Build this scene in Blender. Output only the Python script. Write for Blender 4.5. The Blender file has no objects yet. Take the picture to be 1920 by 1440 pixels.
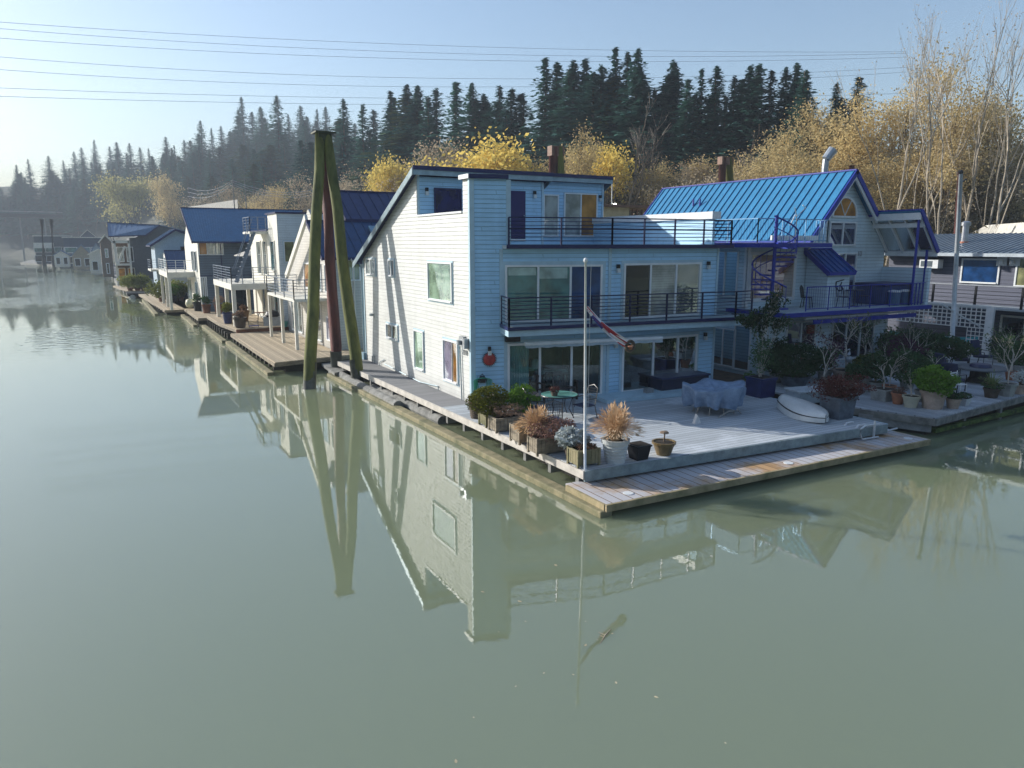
import bpy, math, random
import numpy as np
from mathutils import Vector as V, Matrix
random.seed(7)
SC = bpy.context.scene
rad = math.radians
# ---------------------------------------------------------------- camera
CAMH = 6.15; FPX = 1383.0; PITCH = 10.727; YAW = 29.21
cam = bpy.data.cameras.new('camera'); cam.sensor_width = 36; cam.lens = FPX / 1920 * 36
cam.clip_start = .1; cam.clip_end = 6000
camo = bpy.data.objects.new('camera', cam); SC.collection.objects.link(camo); SC.camera = camo
camo.location = (0, 0, CAMH); camo.rotation_euler = (rad(90 - PITCH), 0, rad(-YAW))
# ---------------------------------------------------------------- world + sun
SUNEL = 23.0; SUNAZ = -38.4      # azimuth measured from +Y towards +X
w = bpy.data.worlds.new('World'); SC.world = w; w.use_nodes = True
nt = w.node_tree; bg = nt.nodes['Background']
sky = nt.nodes.new('ShaderNodeTexSky'); sky.sky_type = 'NISHITA'; sky.sun_disc = False
sky.sun_elevation = rad(SUNEL); sky.sun_rotation = rad(SUNAZ); sky.altitude = 50
sky.air_density = 1.0; sky.dust_density = 1.0; sky.ozone_density = 1.6
nt.links.new(sky.outputs[0], bg.inputs[0]); bg.inputs[1].default_value = .080
sl = bpy.data.lights.new('sun', 'SUN'); sl.energy = 2.85; sl.angle = rad(.53); sl.color = (1, .955, .885)
so = bpy.data.objects.new('sun', sl); SC.collection.objects.link(so)
sd = V((math.sin(rad(SUNAZ)) * math.cos(rad(SUNEL)), math.cos(rad(SUNAZ)) * math.cos(rad(SUNEL)), math.sin(rad(SUNEL))))
so.rotation_euler = sd.to_track_quat('Z', 'Y').to_euler(); so.location = (-30, 40, 40)
SC.view_settings.view_transform = 'Standard'; SC.view_settings.look = 'None'
SC.view_settings.exposure = 1.28; SC.view_settings.gamma = 1
SC.cycles.volume_step_rate = 4; SC.cycles.volume_max_steps = 64; SC.cycles.max_bounces = 8
SC.cycles.volume_bounces = 0
# ---------------------------------------------------------------- geometry of the view, used to read off real positions
th = rad(PITCH); ya = rad(YAW)
F3 = V((math.sin(ya) * math.cos(th), math.cos(ya) * math.cos(th), -math.sin(th)))
R3 = V((math.cos(ya), -math.sin(ya), 0)); U3 = R3.cross(F3)
C3 = V((0, 0, CAMH))
def ray(x, y): return F3 * FPX + R3 * (x - 960) + U3 * (720 - y)
def gz(x, y, z=.65):
    d = ray(x, y); return C3 + d * ((z - CAMH) / d.z)
def gx(x, y, X):
    d = ray(x, y); return C3 + d * (X / d.x)
def gy(x, y, Y):
    d = ray(x, y); return C3 + d * (Y / d.y)
def gd(x, y, D):
    d = ray(x, y); h = math.hypot(d.x, d.y); return C3 + d * (D / h)
# ---------------------------------------------------------------- materials
MATS = {}
def new_mat(name):
    m = bpy.data.materials.new(name); m.use_nodes = True; return m, m.node_tree, m.node_tree.nodes['Principled BSDF']
def M(name, col, rough=.6, metal=0., var=.18, scale=3., bump=0., bscale=None, spec=.5, col2=None, stretch=None, wet=0):
    """plain procedural surface: base colour broken up by two noises, optional bump"""
    if name in MATS: return MATS[name]
    m, t, b = new_mat(name); N = t.nodes; L = t.links
    g = N.new('ShaderNodeNewGeometry'); src = g.outputs['Position']
    mp = N.new('ShaderNodeMapping'); L.new(src, mp.inputs[0])
    if stretch: mp.inputs['Scale'].default_value = stretch
    n = N.new('ShaderNodeTexNoise'); n.inputs['Scale'].default_value = scale; n.inputs['Detail'].default_value = 6
    n.inputs['Roughness'].default_value = .65
    L.new(mp.outputs[0], n.inputs['Vector'])
    r = N.new('ShaderNodeValToRGB'); r.color_ramp.elements[0].position = .3; r.color_ramp.elements[1].position = .72
    c2 = col2 if col2 else tuple(c * (1 - var * 1.6) for c in col)
    c1 = tuple(min(1, c * (1 + var * .5)) for c in col)
    r.color_ramp.elements[0].color = (*c2, 1); r.color_ramp.elements[1].color = (*c1, 1)
    L.new(n.outputs[0], r.inputs[0]); L.new(r.outputs[0], b.inputs['Base Color'])
    b.inputs['Roughness'].default_value = rough; b.inputs['Metallic'].default_value = metal
    b.inputs['Specular IOR Level'].default_value = spec
    if bump:
        n2 = N.new('ShaderNodeTexNoise'); n2.inputs['Scale'].default_value = bscale or scale * 6; n2.inputs['Detail'].default_value = 4
        L.new(mp.outputs[0], n2.inputs['Vector'])
        bp = N.new('ShaderNodeBump'); bp.inputs['Strength'].default_value = bump; bp.inputs['Distance'].default_value = .02
        L.new(n2.outputs[0], bp.inputs['Height']); L.new(bp.outputs[0], b.inputs['Normal'])
    MATS[name] = m; return m
def planks(name, col, width=.14, axis='X', frost=0., gap=.5, var=.25, rough=.75, frostcol=(.62, .66, .7)):
    """boards laid side by side along one axis, each a little different; optional frost lying on them in patches"""
    if name in MATS: return MATS[name]
    m, t, b = new_mat(name); N = t.nodes; L = t.links
    g = N.new('ShaderNodeNewGeometry'); sp = N.new('ShaderNodeSeparateXYZ'); L.new(g.outputs['Position'], sp.inputs[0])
    dv = N.new('ShaderNodeMath'); dv.operation = 'DIVIDE'; dv.inputs[1].default_value = width
    L.new(sp.outputs[axis], dv.inputs[0])
    fl = N.new('ShaderNodeMath'); fl.operation = 'FLOOR'; L.new(dv.outputs[0], fl.inputs[0])
    fr = N.new('ShaderNodeMath'); fr.operation = 'FRACT'; L.new(dv.outputs[0], fr.inputs[0])
    wn = N.new('ShaderNodeTexWhiteNoise'); wn.noise_dimensions = '1D'; L.new(fl.outputs[0], wn.inputs['W'])
    n = N.new('ShaderNodeTexNoise'); n.inputs['Scale'].default_value = 2.2; n.inputs['Detail'].default_value = 7
    mp = N.new('ShaderNodeMapping'); L.new(g.outputs['Position'], mp.inputs[0])
    mp.inputs['Scale'].default_value = (6, 1, 1) if axis == 'X' else (1, 6, 1) if axis == 'Y' else (1, 1, 6)
    L.new(mp.outputs[0], n.inputs['Vector'])
    ad = N.new('ShaderNodeMath'); ad.operation = 'ADD'; L.new(wn.outputs['Value'], ad.inputs[0]); L.new(n.outputs[0], ad.inputs[1])
    r = N.new('ShaderNodeMapRange'); r.inputs[1].default_value = .3; r.inputs[2].default_value = 1.7
    r.inputs[3].default_value = 1 - var; r.inputs[4].default_value = 1 + var; L.new(ad.outputs[0], r.inputs[0])
    mx = N.new('ShaderNodeMix'); mx.data_type = 'RGBA'; mx.blend_type = 'MULTIPLY'; mx.inputs[0].default_value = 1
    mx.inputs[6].default_value = (*col, 1); L.new(r.outputs[0], mx.inputs[7])
    # gap between boards
    gp = N.new('ShaderNodeMath'); gp.operation = 'LESS_THAN'; gp.inputs[1].default_value = .09; L.new(fr.outputs[0], gp.inputs[0])
    mg = N.new('ShaderNodeMix'); mg.data_type = 'RGBA'; mg.inputs[7].default_value = tuple(c * (1 - gap) for c in col) + (1,)
    L.new(mx.outputs[2], mg.inputs[6]); L.new(gp.outputs[0], mg.inputs[0])
    out = mg.outputs[2]
    if frost:
        nf = N.new('ShaderNodeTexNoise'); nf.inputs['Scale'].default_value = .55; nf.inputs['Detail'].default_value = 9; nf.inputs['Roughness'].default_value = .62
        L.new(g.outputs['Position'], nf.inputs['Vector'])
        rf = N.new('ShaderNodeMapRange'); rf.inputs[1].default_value = .62 - .25 * frost; rf.inputs[2].default_value = .7 - .2 * frost
        L.new(nf.outputs[0], rf.inputs[0])
        ng = N.new('ShaderNodeMath'); ng.operation = 'SUBTRACT'; L.new(rf.outputs[0], ng.inputs[0]); L.new(gp.outputs[0], ng.inputs[1]); ng.use_clamp = True
        m2 = N.new('ShaderNodeMath'); m2.operation = 'MULTIPLY'; m2.inputs[1].default_value = .75; L.new(ng.outputs[0], m2.inputs[0])
        mf = N.new('ShaderNodeMix'); mf.data_type = 'RGBA'; mf.inputs[7].default_value = (*frostcol, 1)
        L.new(out, mf.inputs[6]); L.new(m2.outputs[0], mf.inputs[0]); out = mf.outputs[2]
    L.new(out, b.inputs['Base Color']); b.inputs['Roughness'].default_value = rough
    inv = N.new('ShaderNodeMath'); inv.operation = 'SUBTRACT'; inv.inputs[0].default_value = 1; L.new(gp.outputs[0], inv.inputs[1])
    bp = N.new('ShaderNodeBump'); bp.inputs['Strength'].default_value = .6; bp.inputs['Distance'].default_value = .01
    L.new(inv.outputs[0], bp.inputs['Height']); L.new(bp.outputs[0], b.inputs['Normal'])
    MATS[name] = m; return m
def lap(name, col, pitch=.15, lap_shade=.25, rough=.55):
    """painted lap siding: a thin shadow line painted into the colour under each board, chalky patches"""
    if name in MATS: return MATS[name]
    m, t, b = new_mat(name); N = t.nodes; L = t.links
    g = N.new('ShaderNodeNewGeometry'); sp = N.new('ShaderNodeSeparateXYZ'); L.new(g.outputs['Position'], sp.inputs[0])
    dv = N.new('ShaderNodeMath'); dv.operation = 'DIVIDE'; dv.inputs[1].default_value = pitch; L.new(sp.outputs['Z'], dv.inputs[0])
    fr = N.new('ShaderNodeMath'); fr.operation = 'FRACT'; L.new(dv.outputs[0], fr.inputs[0])
    fl = N.new('ShaderNodeMath'); fl.operation = 'FLOOR'; L.new(dv.outputs[0], fl.inputs[0])
    gp = N.new('ShaderNodeMath'); gp.operation = 'GREATER_THAN'; gp.inputs[1].default_value = .86; L.new(fr.outputs[0], gp.inputs[0])
    mp = N.new('ShaderNodeMapping'); mp.inputs['Scale'].default_value = (.5, .5, 5); L.new(g.outputs['Position'], mp.inputs[0])
    n = N.new('ShaderNodeTexNoise'); n.inputs['Scale'].default_value = 1.3; n.inputs['Detail'].default_value = 8; n.inputs['Roughness'].default_value = .7
    L.new(mp.outputs[0], n.inputs['Vector'])
    r = N.new('ShaderNodeMapRange'); r.inputs[1].default_value = .3; r.inputs[2].default_value = .7; r.inputs[3].default_value = .84; r.inputs[4].default_value = 1.05
    L.new(n.outputs[0], r.inputs[0])
    mx = N.new('ShaderNodeMix'); mx.data_type = 'RGBA'; mx.blend_type = 'MULTIPLY'; mx.inputs[0].default_value = 1
    mx.inputs[6].default_value = (*col, 1); L.new(r.outputs[0], mx.inputs[7])
    mg = N.new('ShaderNodeMix'); mg.data_type = 'RGBA'; mg.inputs[7].default_value = tuple(c * (1 - lap_shade * 2) for c in col) + (1,)  # shadow line of the lap, put into the paint colour
    L.new(mx.outputs[2], mg.inputs[6]); L.new(gp.outputs[0], mg.inputs[0])
    # butt joints between boards and rain streaks running down
    uu_ = N.new('ShaderNodeMath'); uu_.operation = 'ADD'; L.new(sp.outputs['X'], uu_.inputs[0]); L.new(sp.outputs['Y'], uu_.inputs[1])
    wn = N.new('ShaderNodeTexWhiteNoise'); wn.noise_dimensions = '1D'; L.new(fl.outputs[0], wn.inputs['W'])
    ja = N.new('ShaderNodeMath'); ja.operation = 'MULTIPLY_ADD'; ja.inputs[1].default_value = 9; L.new(wn.outputs['Value'], ja.inputs[0]); L.new(uu_.outputs[0], ja.inputs[2])
    jd = N.new('ShaderNodeMath'); jd.operation = 'DIVIDE'; jd.inputs[1].default_value = 3.66; L.new(ja.outputs[0], jd.inputs[0])
    jf = N.new('ShaderNodeMath'); jf.operation = 'FRACT'; L.new(jd.outputs[0], jf.inputs[0])
    jl = N.new('ShaderNodeMath'); jl.operation = 'LESS_THAN'; jl.inputs[1].default_value = .006; L.new(jf.outputs[0], jl.inputs[0])
    mj = N.new('ShaderNodeMix'); mj.data_type = 'RGBA'; mj.inputs[7].default_value = tuple(c * .72 for c in col) + (1,); L.new(jl.outputs[0], mj.inputs[0]); L.new(mg.outputs[2], mj.inputs[6])
    m2 = N.new('ShaderNodeMapping'); m2.inputs['Scale'].default_value = (2.1, 2.1, .3); L.new(g.outputs['Position'], m2.inputs[0])
    n2 = N.new('ShaderNodeTexNoise'); n2.inputs['Scale'].default_value = 1.4; n2.inputs['Detail'].default_value = 6; L.new(m2.outputs[0], n2.inputs['Vector'])
    r2 = N.new('ShaderNodeMapRange'); r2.inputs[1].default_value = .35; r2.inputs[2].default_value = .6; r2.inputs[3].default_value = .93; r2.inputs[4].default_value = 1; L.new(n2.outputs[0], r2.inputs[0])
    # darker towards the float
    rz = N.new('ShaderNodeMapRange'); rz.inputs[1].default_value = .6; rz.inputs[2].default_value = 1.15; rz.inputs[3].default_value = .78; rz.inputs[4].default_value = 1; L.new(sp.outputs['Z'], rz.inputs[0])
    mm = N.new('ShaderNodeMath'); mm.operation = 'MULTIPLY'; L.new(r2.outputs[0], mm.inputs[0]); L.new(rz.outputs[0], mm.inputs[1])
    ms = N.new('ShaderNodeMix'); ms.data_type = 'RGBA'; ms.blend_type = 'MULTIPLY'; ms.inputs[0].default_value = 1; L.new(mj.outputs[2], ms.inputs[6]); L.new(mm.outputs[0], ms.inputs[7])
    L.new(ms.outputs[2], b.inputs['Base Color']); b.inputs['Roughness'].default_value = rough
    b.inputs['Specular IOR Level'].default_value = .3
    MATS[name] = m; return m
def glass(name, col, refl=.16, rough=.03, blind=0., wav=.0):
    """window pane: what stands behind it (dark room, drawn blind) under a reflecting surface"""
    if name in MATS: return MATS[name]
    m, t, b = new_mat(name); N = t.nodes; L = t.links
    out = N['Material Output']; N.remove(b)
    d = N.new('ShaderNodeBsdfDiffuse'); g = N.new('ShaderNodeNewGeometry')
    n = N.new('ShaderNodeTexNoise'); n.inputs['Scale'].default_value = 1.6; n.inputs['Detail'].default_value = 3; L.new(g.outputs['Position'], n.inputs['Vector'])
    r = N.new('ShaderNodeMapRange'); r.inputs[1].default_value = .35; r.inputs[2].default_value = .65; r.inputs[3].default_value = .55; r.inputs[4].default_value = 1.3
    L.new(n.outputs[0], r.inputs[0])
    mx = N.new('ShaderNodeMix'); mx.data_type = 'RGBA'; mx.blend_type = 'MULTIPLY'; mx.inputs[0].default_value = 1
    mx.inputs[6].default_value = (*col, 1); L.new(r.outputs[0], mx.inputs[7]); o = mx.outputs[2]
    if blind:
        sp = N.new('ShaderNodeSeparateXYZ'); L.new(g.outputs['Position'], sp.inputs[0])
        dv = N.new('ShaderNodeMath'); dv.operation = 'MULTIPLY'; dv.inputs[1].default_value = 1 / blind; L.new(sp.outputs['Z'], dv.inputs[0])
        fr = N.new('ShaderNodeMath'); fr.operation = 'FRACT'; L.new(dv.outputs[0], fr.inputs[0])
        rr = N.new('ShaderNodeMapRange'); rr.inputs[3].default_value = .72; rr.inputs[4].default_value = 1.05; L.new(fr.outputs[0], rr.inputs[0])
        m2 = N.new('ShaderNodeMix'); m2.data_type = 'RGBA'; m2.blend_type = 'MULTIPLY'; m2.inputs[0].default_value = 1
        L.new(o, m2.inputs[6]); L.new(rr.outputs[0], m2.inputs[7]); o = m2.outputs[2]
    L.new(o, d.inputs[0])
    gl = N.new('ShaderNodeBsdfGlossy'); gl.inputs['Roughness'].default_value = rough; gl.inputs['Color'].default_value = (.9, .97, 1, 1)
    fz = N.new('ShaderNodeFresnel'); fz.inputs['IOR'].default_value = 1.5
    a = N.new('ShaderNodeMath'); a.operation = 'MULTIPLY_ADD'; a.inputs[1].default_value = .5; a.inputs[2].default_value = refl * .6; a.use_clamp = True
    L.new(fz.outputs[0], a.inputs[0])
    n3 = N.new('ShaderNodeTexNoise'); n3.inputs['Scale'].default_value = .9; L.new(g.outputs['Position'], n3.inputs['Vector'])
    bp = N.new('ShaderNodeBump'); bp.inputs['Strength'].default_value = .12; bp.inputs['Distance'].default_value = .03 + wav
    L.new(n3.outputs[0], bp.inputs['Height']); L.new(bp.outputs[0], gl.inputs['Normal'])
    ms = N.new('ShaderNodeMixShader'); L.new(a.outputs[0], ms.inputs[0]); L.new(d.outputs[0], ms.inputs[1]); L.new(gl.outputs[0], ms.inputs[2])
    L.new(ms.outputs[0], out.inputs[0]); MATS[name] = m; return m
# ---------------------------------------------------------------- mesh helpers
ORG = {}
def org(p): return ORG.get(p.name, V((0, 0, 0))) if p else V((0, 0, 0))
class MB:
    def __init__(s): s.v = []; s.f = []; s.smooth = False
    def quad(s, *p):
        i = len(s.v); s.v += [tuple(q) for q in p]; s.f.append(tuple(range(i, i + len(p)))); return s
    def hexa(s, p):     # 8 points: bottom 4 ccw, top 4 ccw
        i = len(s.v); s.v += [tuple(q) for q in p]
        for f in ((3, 2, 1, 0), (4, 5, 6, 7), (0, 1, 5, 4), (1, 2, 6, 5), (2, 3, 7, 6), (3, 0, 4, 7)): s.f.append(tuple(i + k for k in f))
        return s
    def box(s, x0, x1, y0, y1, z0, z1):
        return s.hexa([(x0, y0, z0), (x1, y0, z0), (x1, y1, z0), (x0, y1, z0), (x0, y0, z1), (x1, y0, z1), (x1, y1, z1), (x0, y1, z1)])
    def cbox(s, c, sx, sy, sz, rz=0):
        c = V(c); ca, sa = math.cos(rz), math.sin(rz); P = []
        for z in (0, sz):
            for a, b in ((-1, -1), (1, -1), (1, 1), (-1, 1)):
                x, y = a * sx / 2, b * sy / 2; P.append((c.x + x * ca - y * sa, c.y + x * sa + y * ca, c.z + z))
        return s.hexa(P)
    def slab(s, pts, z0, z1):       # horizontal polygon with thickness (ccw)
        i = len(s.v); n = len(pts)
        s.v += [(p[0], p[1], z0) for p in pts] + [(p[0], p[1], z1) for p in pts]
        s.f.append(tuple(i + k for k in range(n - 1, -1, -1))); s.f.append(tuple(i + n + k for k in range(n)))
        for k in range(n): s.f.append((i + k, i + (k + 1) % n, i + n + (k + 1) % n, i + n + k))
        return s
    def extr(s, pts, d):            # any planar polygon pushed along vector d
        i = len(s.v); n = len(pts); d = V(d)
        s.v += [tuple(p) for p in pts] + [tuple(V(p) + d) for p in pts]
        s.f.append(tuple(i + k for k in range(n - 1, -1, -1))); s.f.append(tuple(i + n + k for k in range(n)))
        for k in range(n): s.f.append((i + k, i + (k + 1) % n, i + n + (k + 1) % n, i + n + k))
        return s
    def bar(s, a, b, w, h=None):    # square bar from a to b
        a, b = V(a), V(b); h = h or w; d = (b - a).normalized()
        u = d.cross(V((0, 0, 1)))
        if u.length < .01: u = V((1, 0, 0))
        u.normalize(); v = u.cross(d)
        P = [a - u * w / 2 - v * h / 2, a + u * w / 2 - v * h / 2, a + u * w / 2 + v * h / 2, a - u * w / 2 + v * h / 2]
        return s.hexa([tuple(p) for p in P] + [tuple(p + (b - a)) for p in P])
    def tube(s, pts, r, n=8, cap=True):
        pts = [V(p) for p in pts]; rr = r if isinstance(r, (list, tuple)) else [r] * len(pts)
        i0 = len(s.v); up = V((0, 0, 1))
        for k, p in enumerate(pts):
            d = (pts[min(k + 1, len(pts) - 1)] - pts[max(k - 1, 0)])
            d = d.normalized() if d.length > 1e-9 else V((0, 0, 1))
            u = d.cross(up)
            if u.length < .05: u = d.cross(V((1, 0, 0)))
            u.normalize(); v = d.cross(u)
            for j in range(n):
                a = 2 * math.pi * j / n; s.v.append(tuple(p + (u * math.cos(a) + v * math.sin(a)) * rr[k]))
        for k in range(len(pts) - 1):
            for j in range(n):
                a = i0 + k * n + j; b = i0 + k * n + (j + 1) % n; s.f.append((a, b, b + n, a + n))
        if cap:
            s.f.append(tuple(i0 + j for j in range(n))); e = i0 + (len(pts) - 1) * n; s.f.append(tuple(e + j for j in range(n - 1, -1, -1)))
        return s
    def lathe(s, c, prof, n=20, sx=1, sy=1):     # prof: (r,z) from bottom
        c = V(c); i0 = len(s.v)
        for r, z in prof:
            for j in range(n):
                a = 2 * math.pi * j / n; s.v.append((c.x + r * sx * math.cos(a), c.y + r * sy * math.sin(a), c.z + z))
        for k in range(len(prof) - 1):
            for j in range(n):
                a = i0 + k * n + j; b = i0 + k * n + (j + 1) % n; s.f.append((a, b, b + n, a + n))
        s.f.append(tuple(i0 + j for j in range(n - 1, -1, -1))); e = i0 + (len(prof) - 1) * n; s.f.append(tuple(e + j for j in range(n)))
        return s
    def leaf(s, c, d, n, l, wd):    # one leaf-sized quad: centre, direction, side
        c, d, n = V(c), V(d), V(n)
        return s.quad(c - d * l / 2, c + n * wd / 2, c + d * l / 2, c - n * wd / 2)
    def mesh(s, name, o=V((0, 0, 0))):
        me = bpy.data.meshes.new(name); me.from_pydata([(v[0] - o[0], v[1] - o[1], v[2] - o[2]) for v in s.v], [], s.f)
        if s.smooth: me.shade_smooth()
        return me
    def build(s, name, mat, parent=None, label=None, kind=None, bev=0, o=None, smooth=False):
        po = org(parent); o = V(o) if o is not None else po
        s.smooth = s.smooth or smooth
        me = s.mesh(name, o); me.materials.append(mat)
        ob = bpy.data.objects.new(name, me); SC.collection.objects.link(ob); ob.parent = parent; ob.location = o - po
        ORG[ob.name] = o
        if label: ob['label'] = label
        if kind: ob['kind'] = kind
        if bev:
            b = ob.modifiers.new('bevel', 'BEVEL'); b.width = bev; b.segments = 2; b.limit_method = 'ANGLE'
        return ob
def tag(o, label, cat, group=None, kind=None):
    if label: o['label'] = label
    if cat: o['category'] = cat
    if group: o['group'] = group
    if kind: o['kind'] = kind
    return o
def thing(name, label, cat, loc, group=None):
    o = bpy.data.objects.new(name, None); SC.collection.objects.link(o); o.empty_display_size = .2
    o.location = loc; ORG[o.name] = V(loc); return tag(o, label, cat, group)
def struct(mb, name, mat, label=None, kind='structure', smooth=False):
    ob = mb.build(name, mat, smooth=smooth); ob['kind'] = kind
    if label: ob['label'] = label
    return ob
def copy_tree(o, parent=None):
    c = o.copy(); SC.collection.objects.link(c)
    if parent is not None: c.parent = parent
    for ch in list(o.children): copy_tree(ch, c)
    return c
def place(proto, used, loc, rz=0, sc=1., label=None, group=None):
    """first call moves the prototype itself, later calls copy it"""
    o = proto if not used.get(proto.name) else copy_tree(proto)
    used[proto.name] = True; o.location = loc; o.rotation_euler = (0, 0, rz)
    o.scale = sc if isinstance(sc, (tuple, list)) else (sc, sc, sc)
    if label: o['label'] = label
    if group: o['group'] = group
    return o
USED = {}
class Wall:
    """vertical plane through a and b (ground points); u runs from a to b, off is outward distance"""
    def __init__(s, a, b, flip=False):
        s.a = V((a[0], a[1], 0)); s.b = V((b[0], b[1], 0)); s.d = (s.b - s.a).normalized(); s.L = (s.b - s.a).length
        s.n = V((s.d.y, -s.d.x, 0)) * (-1 if flip else 1)
    def pt(s, u, z, off=0): return s.a + s.d * u + s.n * off + V((0, 0, z))
    def px(s, x, y, off=0):
        d = ray(x, y); o = s.a + s.n * off - C3; t = o.dot(s.n) / d.dot(s.n); p = C3 + d * t
        return (p - s.a).dot(s.d), p.z
    def box(s, mb, u0, u1, z0, z1, o0, o1):
        return mb.hexa([s.pt(u0, z0, o0), s.pt(u1, z0, o0), s.pt(u1, z0, o1), s.pt(u0, z0, o1), s.pt(u0, z1, o0), s.pt(u1, z1, o0), s.pt(u1, z1, o1), s.pt(u0, z1, o1)])
def siding(wall, poly, mat, parent, pitch=.15, lip=.016, name='wall', label=None, thick=.12):
    """real lapped boards over a polygon (u,z), scanline by scanline, plus the body of the wall behind"""
    mb = MB(); zs = [p[1] for p in poly]; z = math.floor(min(zs) / pitch) * pitch; n = len(poly)
    def spans(zz):
        xs = []
        for i in range(n):
            (u0, a), (u1, b) = poly[i], poly[(i + 1) % n]
            if (a <= zz < b) or (b <= zz < a): xs.append(u0 + (u1 - u0) * (zz - a) / (b - a))
        xs.sort(); return [(xs[i], xs[i + 1]) for i in range(0, len(xs) - 1, 2)]
    cuts = sorted(set([min(zs), max(zs)] + zs + [z + k * pitch for k in range(1, int((max(zs) - z) / pitch) + 2)]))
    cuts = [c for c in cuts if min(zs) - 1e-6 <= c <= max(zs) + 1e-6]
    for a, b in zip(cuts[:-1], cuts[1:]):
        if b - a < 1e-4: continue
        k = math.floor(((a + b) / 2) / pitch); fa = (a - k * pitch) / pitch; fb = (b - k * pitch) / pitch
        oa = lip * (1 - fa) + .002; ob = lip * (1 - fb) + .002
        for (a0, a1), (b0, b1) in zip(spans(a + 1e-4), spans(b - 1e-4)):
            mb.quad(wall.pt(a0, a, oa), wall.pt(a1, a, oa), wall.pt(b1, b, ob), wall.pt(b0, b, ob))
            if fa < .01: mb.quad(wall.pt(a0, a, 0), wall.pt(a1, a, 0), wall.pt(a1, a, oa), wall.pt(a0, a, oa))
    mb.extr([wall.pt(u, z_, 0) for u, z_ in poly], -wall.n * thick)
    return mb.build(name, mat, parent, label)
def window(wall, u0, u1, z0, z1, parent, panes, frame, fw=.06, sill=True, name='window', off=0, trim=None, tw=.1, split=None, label=None, mw=None):
    """frame with mullions standing a little proud of the wall; panes: list of materials left to right"""
    n = len(panes); sp = split or [i / n for i in range(n + 1)]
    if trim is not None:
        t = MB()
        wall.box(t, u0 - tw, u0, z0 - tw, z1 + tw, off, off + .03); wall.box(t, u1, u1 + tw, z0 - tw, z1 + tw, off, off + .03)
        wall.box(t, u0, u1, z1, z1 + tw, off, off + .03); wall.box(t, u0, u1, z0 - tw, z0, off, off + .03)
    mb = MB(); o0, o1 = off, off + .07; mw = mw or fw
    wall.box(mb, u0, u0 + fw, z0, z1, o0, o1); wall.box(mb, u1 - fw, u1, z0, z1, o0, o1)
    wall.box(mb, u0 + fw, u1 - fw, z1 - fw, z1, o0, o1); wall.box(mb, u0 + fw, u1 - fw, z0, z0 + fw, o0, o1 + (.03 if sill else 0))
    for q in sp[1:-1]:
        c = u0 + (u1 - u0) * q; wall.box(mb, c - mw / 2, c + mw / 2, z0 + fw, z1 - fw, o0, o1 - .004)
    f = mb.build(name, frame, parent, label)
    if trim is not None: t.build('casing', trim, f)
    for i, m in enumerate(panes):
        a = u0 + (u1 - u0) * sp[i] + (fw if i == 0 else mw / 2); b = u0 + (u1 - u0) * sp[i + 1] - (fw if i == n - 1 else mw / 2)
        p = MB(); wall.box(p, a, b, z0 + fw, z1 - fw, o0 + .004, o0 + .03 - .0015 * (i % 2)); p.build('pane', m, f)
    return f
def wpx(wall, tl, br, parent, panes, frame, **k):
    """window whose opening is read off by two opposite corners"""
    u0, z1 = wall.px(*tl); u1, z0 = wall.px(*br); u0, u1 = min(u0, u1), max(u0, u1)
    return window(wall, u0, u1, z0, z1, parent, panes, frame, **k)
def railing(pts, z, h, parent, mat, rails=8, posts=None, top=.05, r=.012, pw=.05, balus=0, name='railing', mid=None):
    """posts, a flat top rail and thin horizontal rails (or balusters) along a ground polyline"""
    mb = MB(); P = [V((p[0], p[1], z)) for p in pts]
    for a, b in zip(P[:-1], P[1:]):
        L = (b - a).length; np_ = posts or max(1, round(L / 1.6)); H = V((0, 0, h))
        mb.bar(a + H, b + H, top, .04)
        if mid: mb.bar(a + H * mid, b + H * mid, .03, .03)
        for k in range(np_ + 1):
            p = a + (b - a) * k / np_
            mb.bar(p - V((0, 0, .05)), p + V((0, 0, h)), pw)
        if balus:
            nb = max(2, int(L / balus)); mb.bar(a + V((0, 0, .09)), b + V((0, 0, .09)), .03)
            for k in range(1, nb):
                p = a + (b - a) * k / nb; mb.tube([p + V((0, 0, .09)), p + H], .008, 4, False)
        else:
            for k in range(1, rails):
                q = V((0, 0, h * k / rails)); mb.tube([a + q, b + q], r, 4, False)
    return mb.build(name, mat, parent)
# ================================================================ materials in use
WHITE = M('white_paint', (.74, .76, .76), .45, var=.08)
SID = lap('shade_blue_siding_paint', (.42, .68, .88), lap_shade=.22)  # same paint as the side wall, with blue shade put into the colour
SIDE = lap('sunlit_siding_paint', (.66, .67, .64), lap_shade=.14)  # sunlit copy of the front siding, the sun's warmth in its colour
TRIMG = M('grey_blue_trim', (.42, .58, .66), .5, var=.1)
NAVY = M('navy_paint', (.010, .014, .085), .35, var=.15)
NAVYD = M('navy_door_paint', (.008, .006, .09), .4, var=.1)
GUT = M('grey_metal_gutter', (.30, .40, .45), .35, .3, var=.2)
CURT = glass('pale_curtain_pane', (.34, .36, .33), .22)
BLIND = glass('window_blind_pane', (.42, .44, .40), .2, blind=.09)
GREENB = glass('green_tinted_blind_pane', (.44, .62, .46), .1, blind=.05)
LILAC = glass('lilac_curtain_pane', (.36, .32, .44), .12)
TEAL = glass('teal_pane', (.05, .17, .17), .26)
BANDT = glass('sky_reflection_pane', (.35, .48, .45), .2)  # pale colour standing in for reflected sky
DARKG = glass('dark_pane', (.006, .008, .014), .1)
NAVG = glass('navy_pane', (.008, .012, .09), .12)
BLUEG = glass('blue_pane', (.01, .05, .16), .14)
OLIVE = glass('olive_curtain_pane', (.25, .25, .12), .12)
AMBER = glass('amber_pane', (.44, .20, .05), .06)
BLK = M('black_metal', (.015, .016, .02), .4, .3, var=.2)
RAILM = M('navy_rail_paint', (.010, .014, .065), .35, .2, var=.1)
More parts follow.
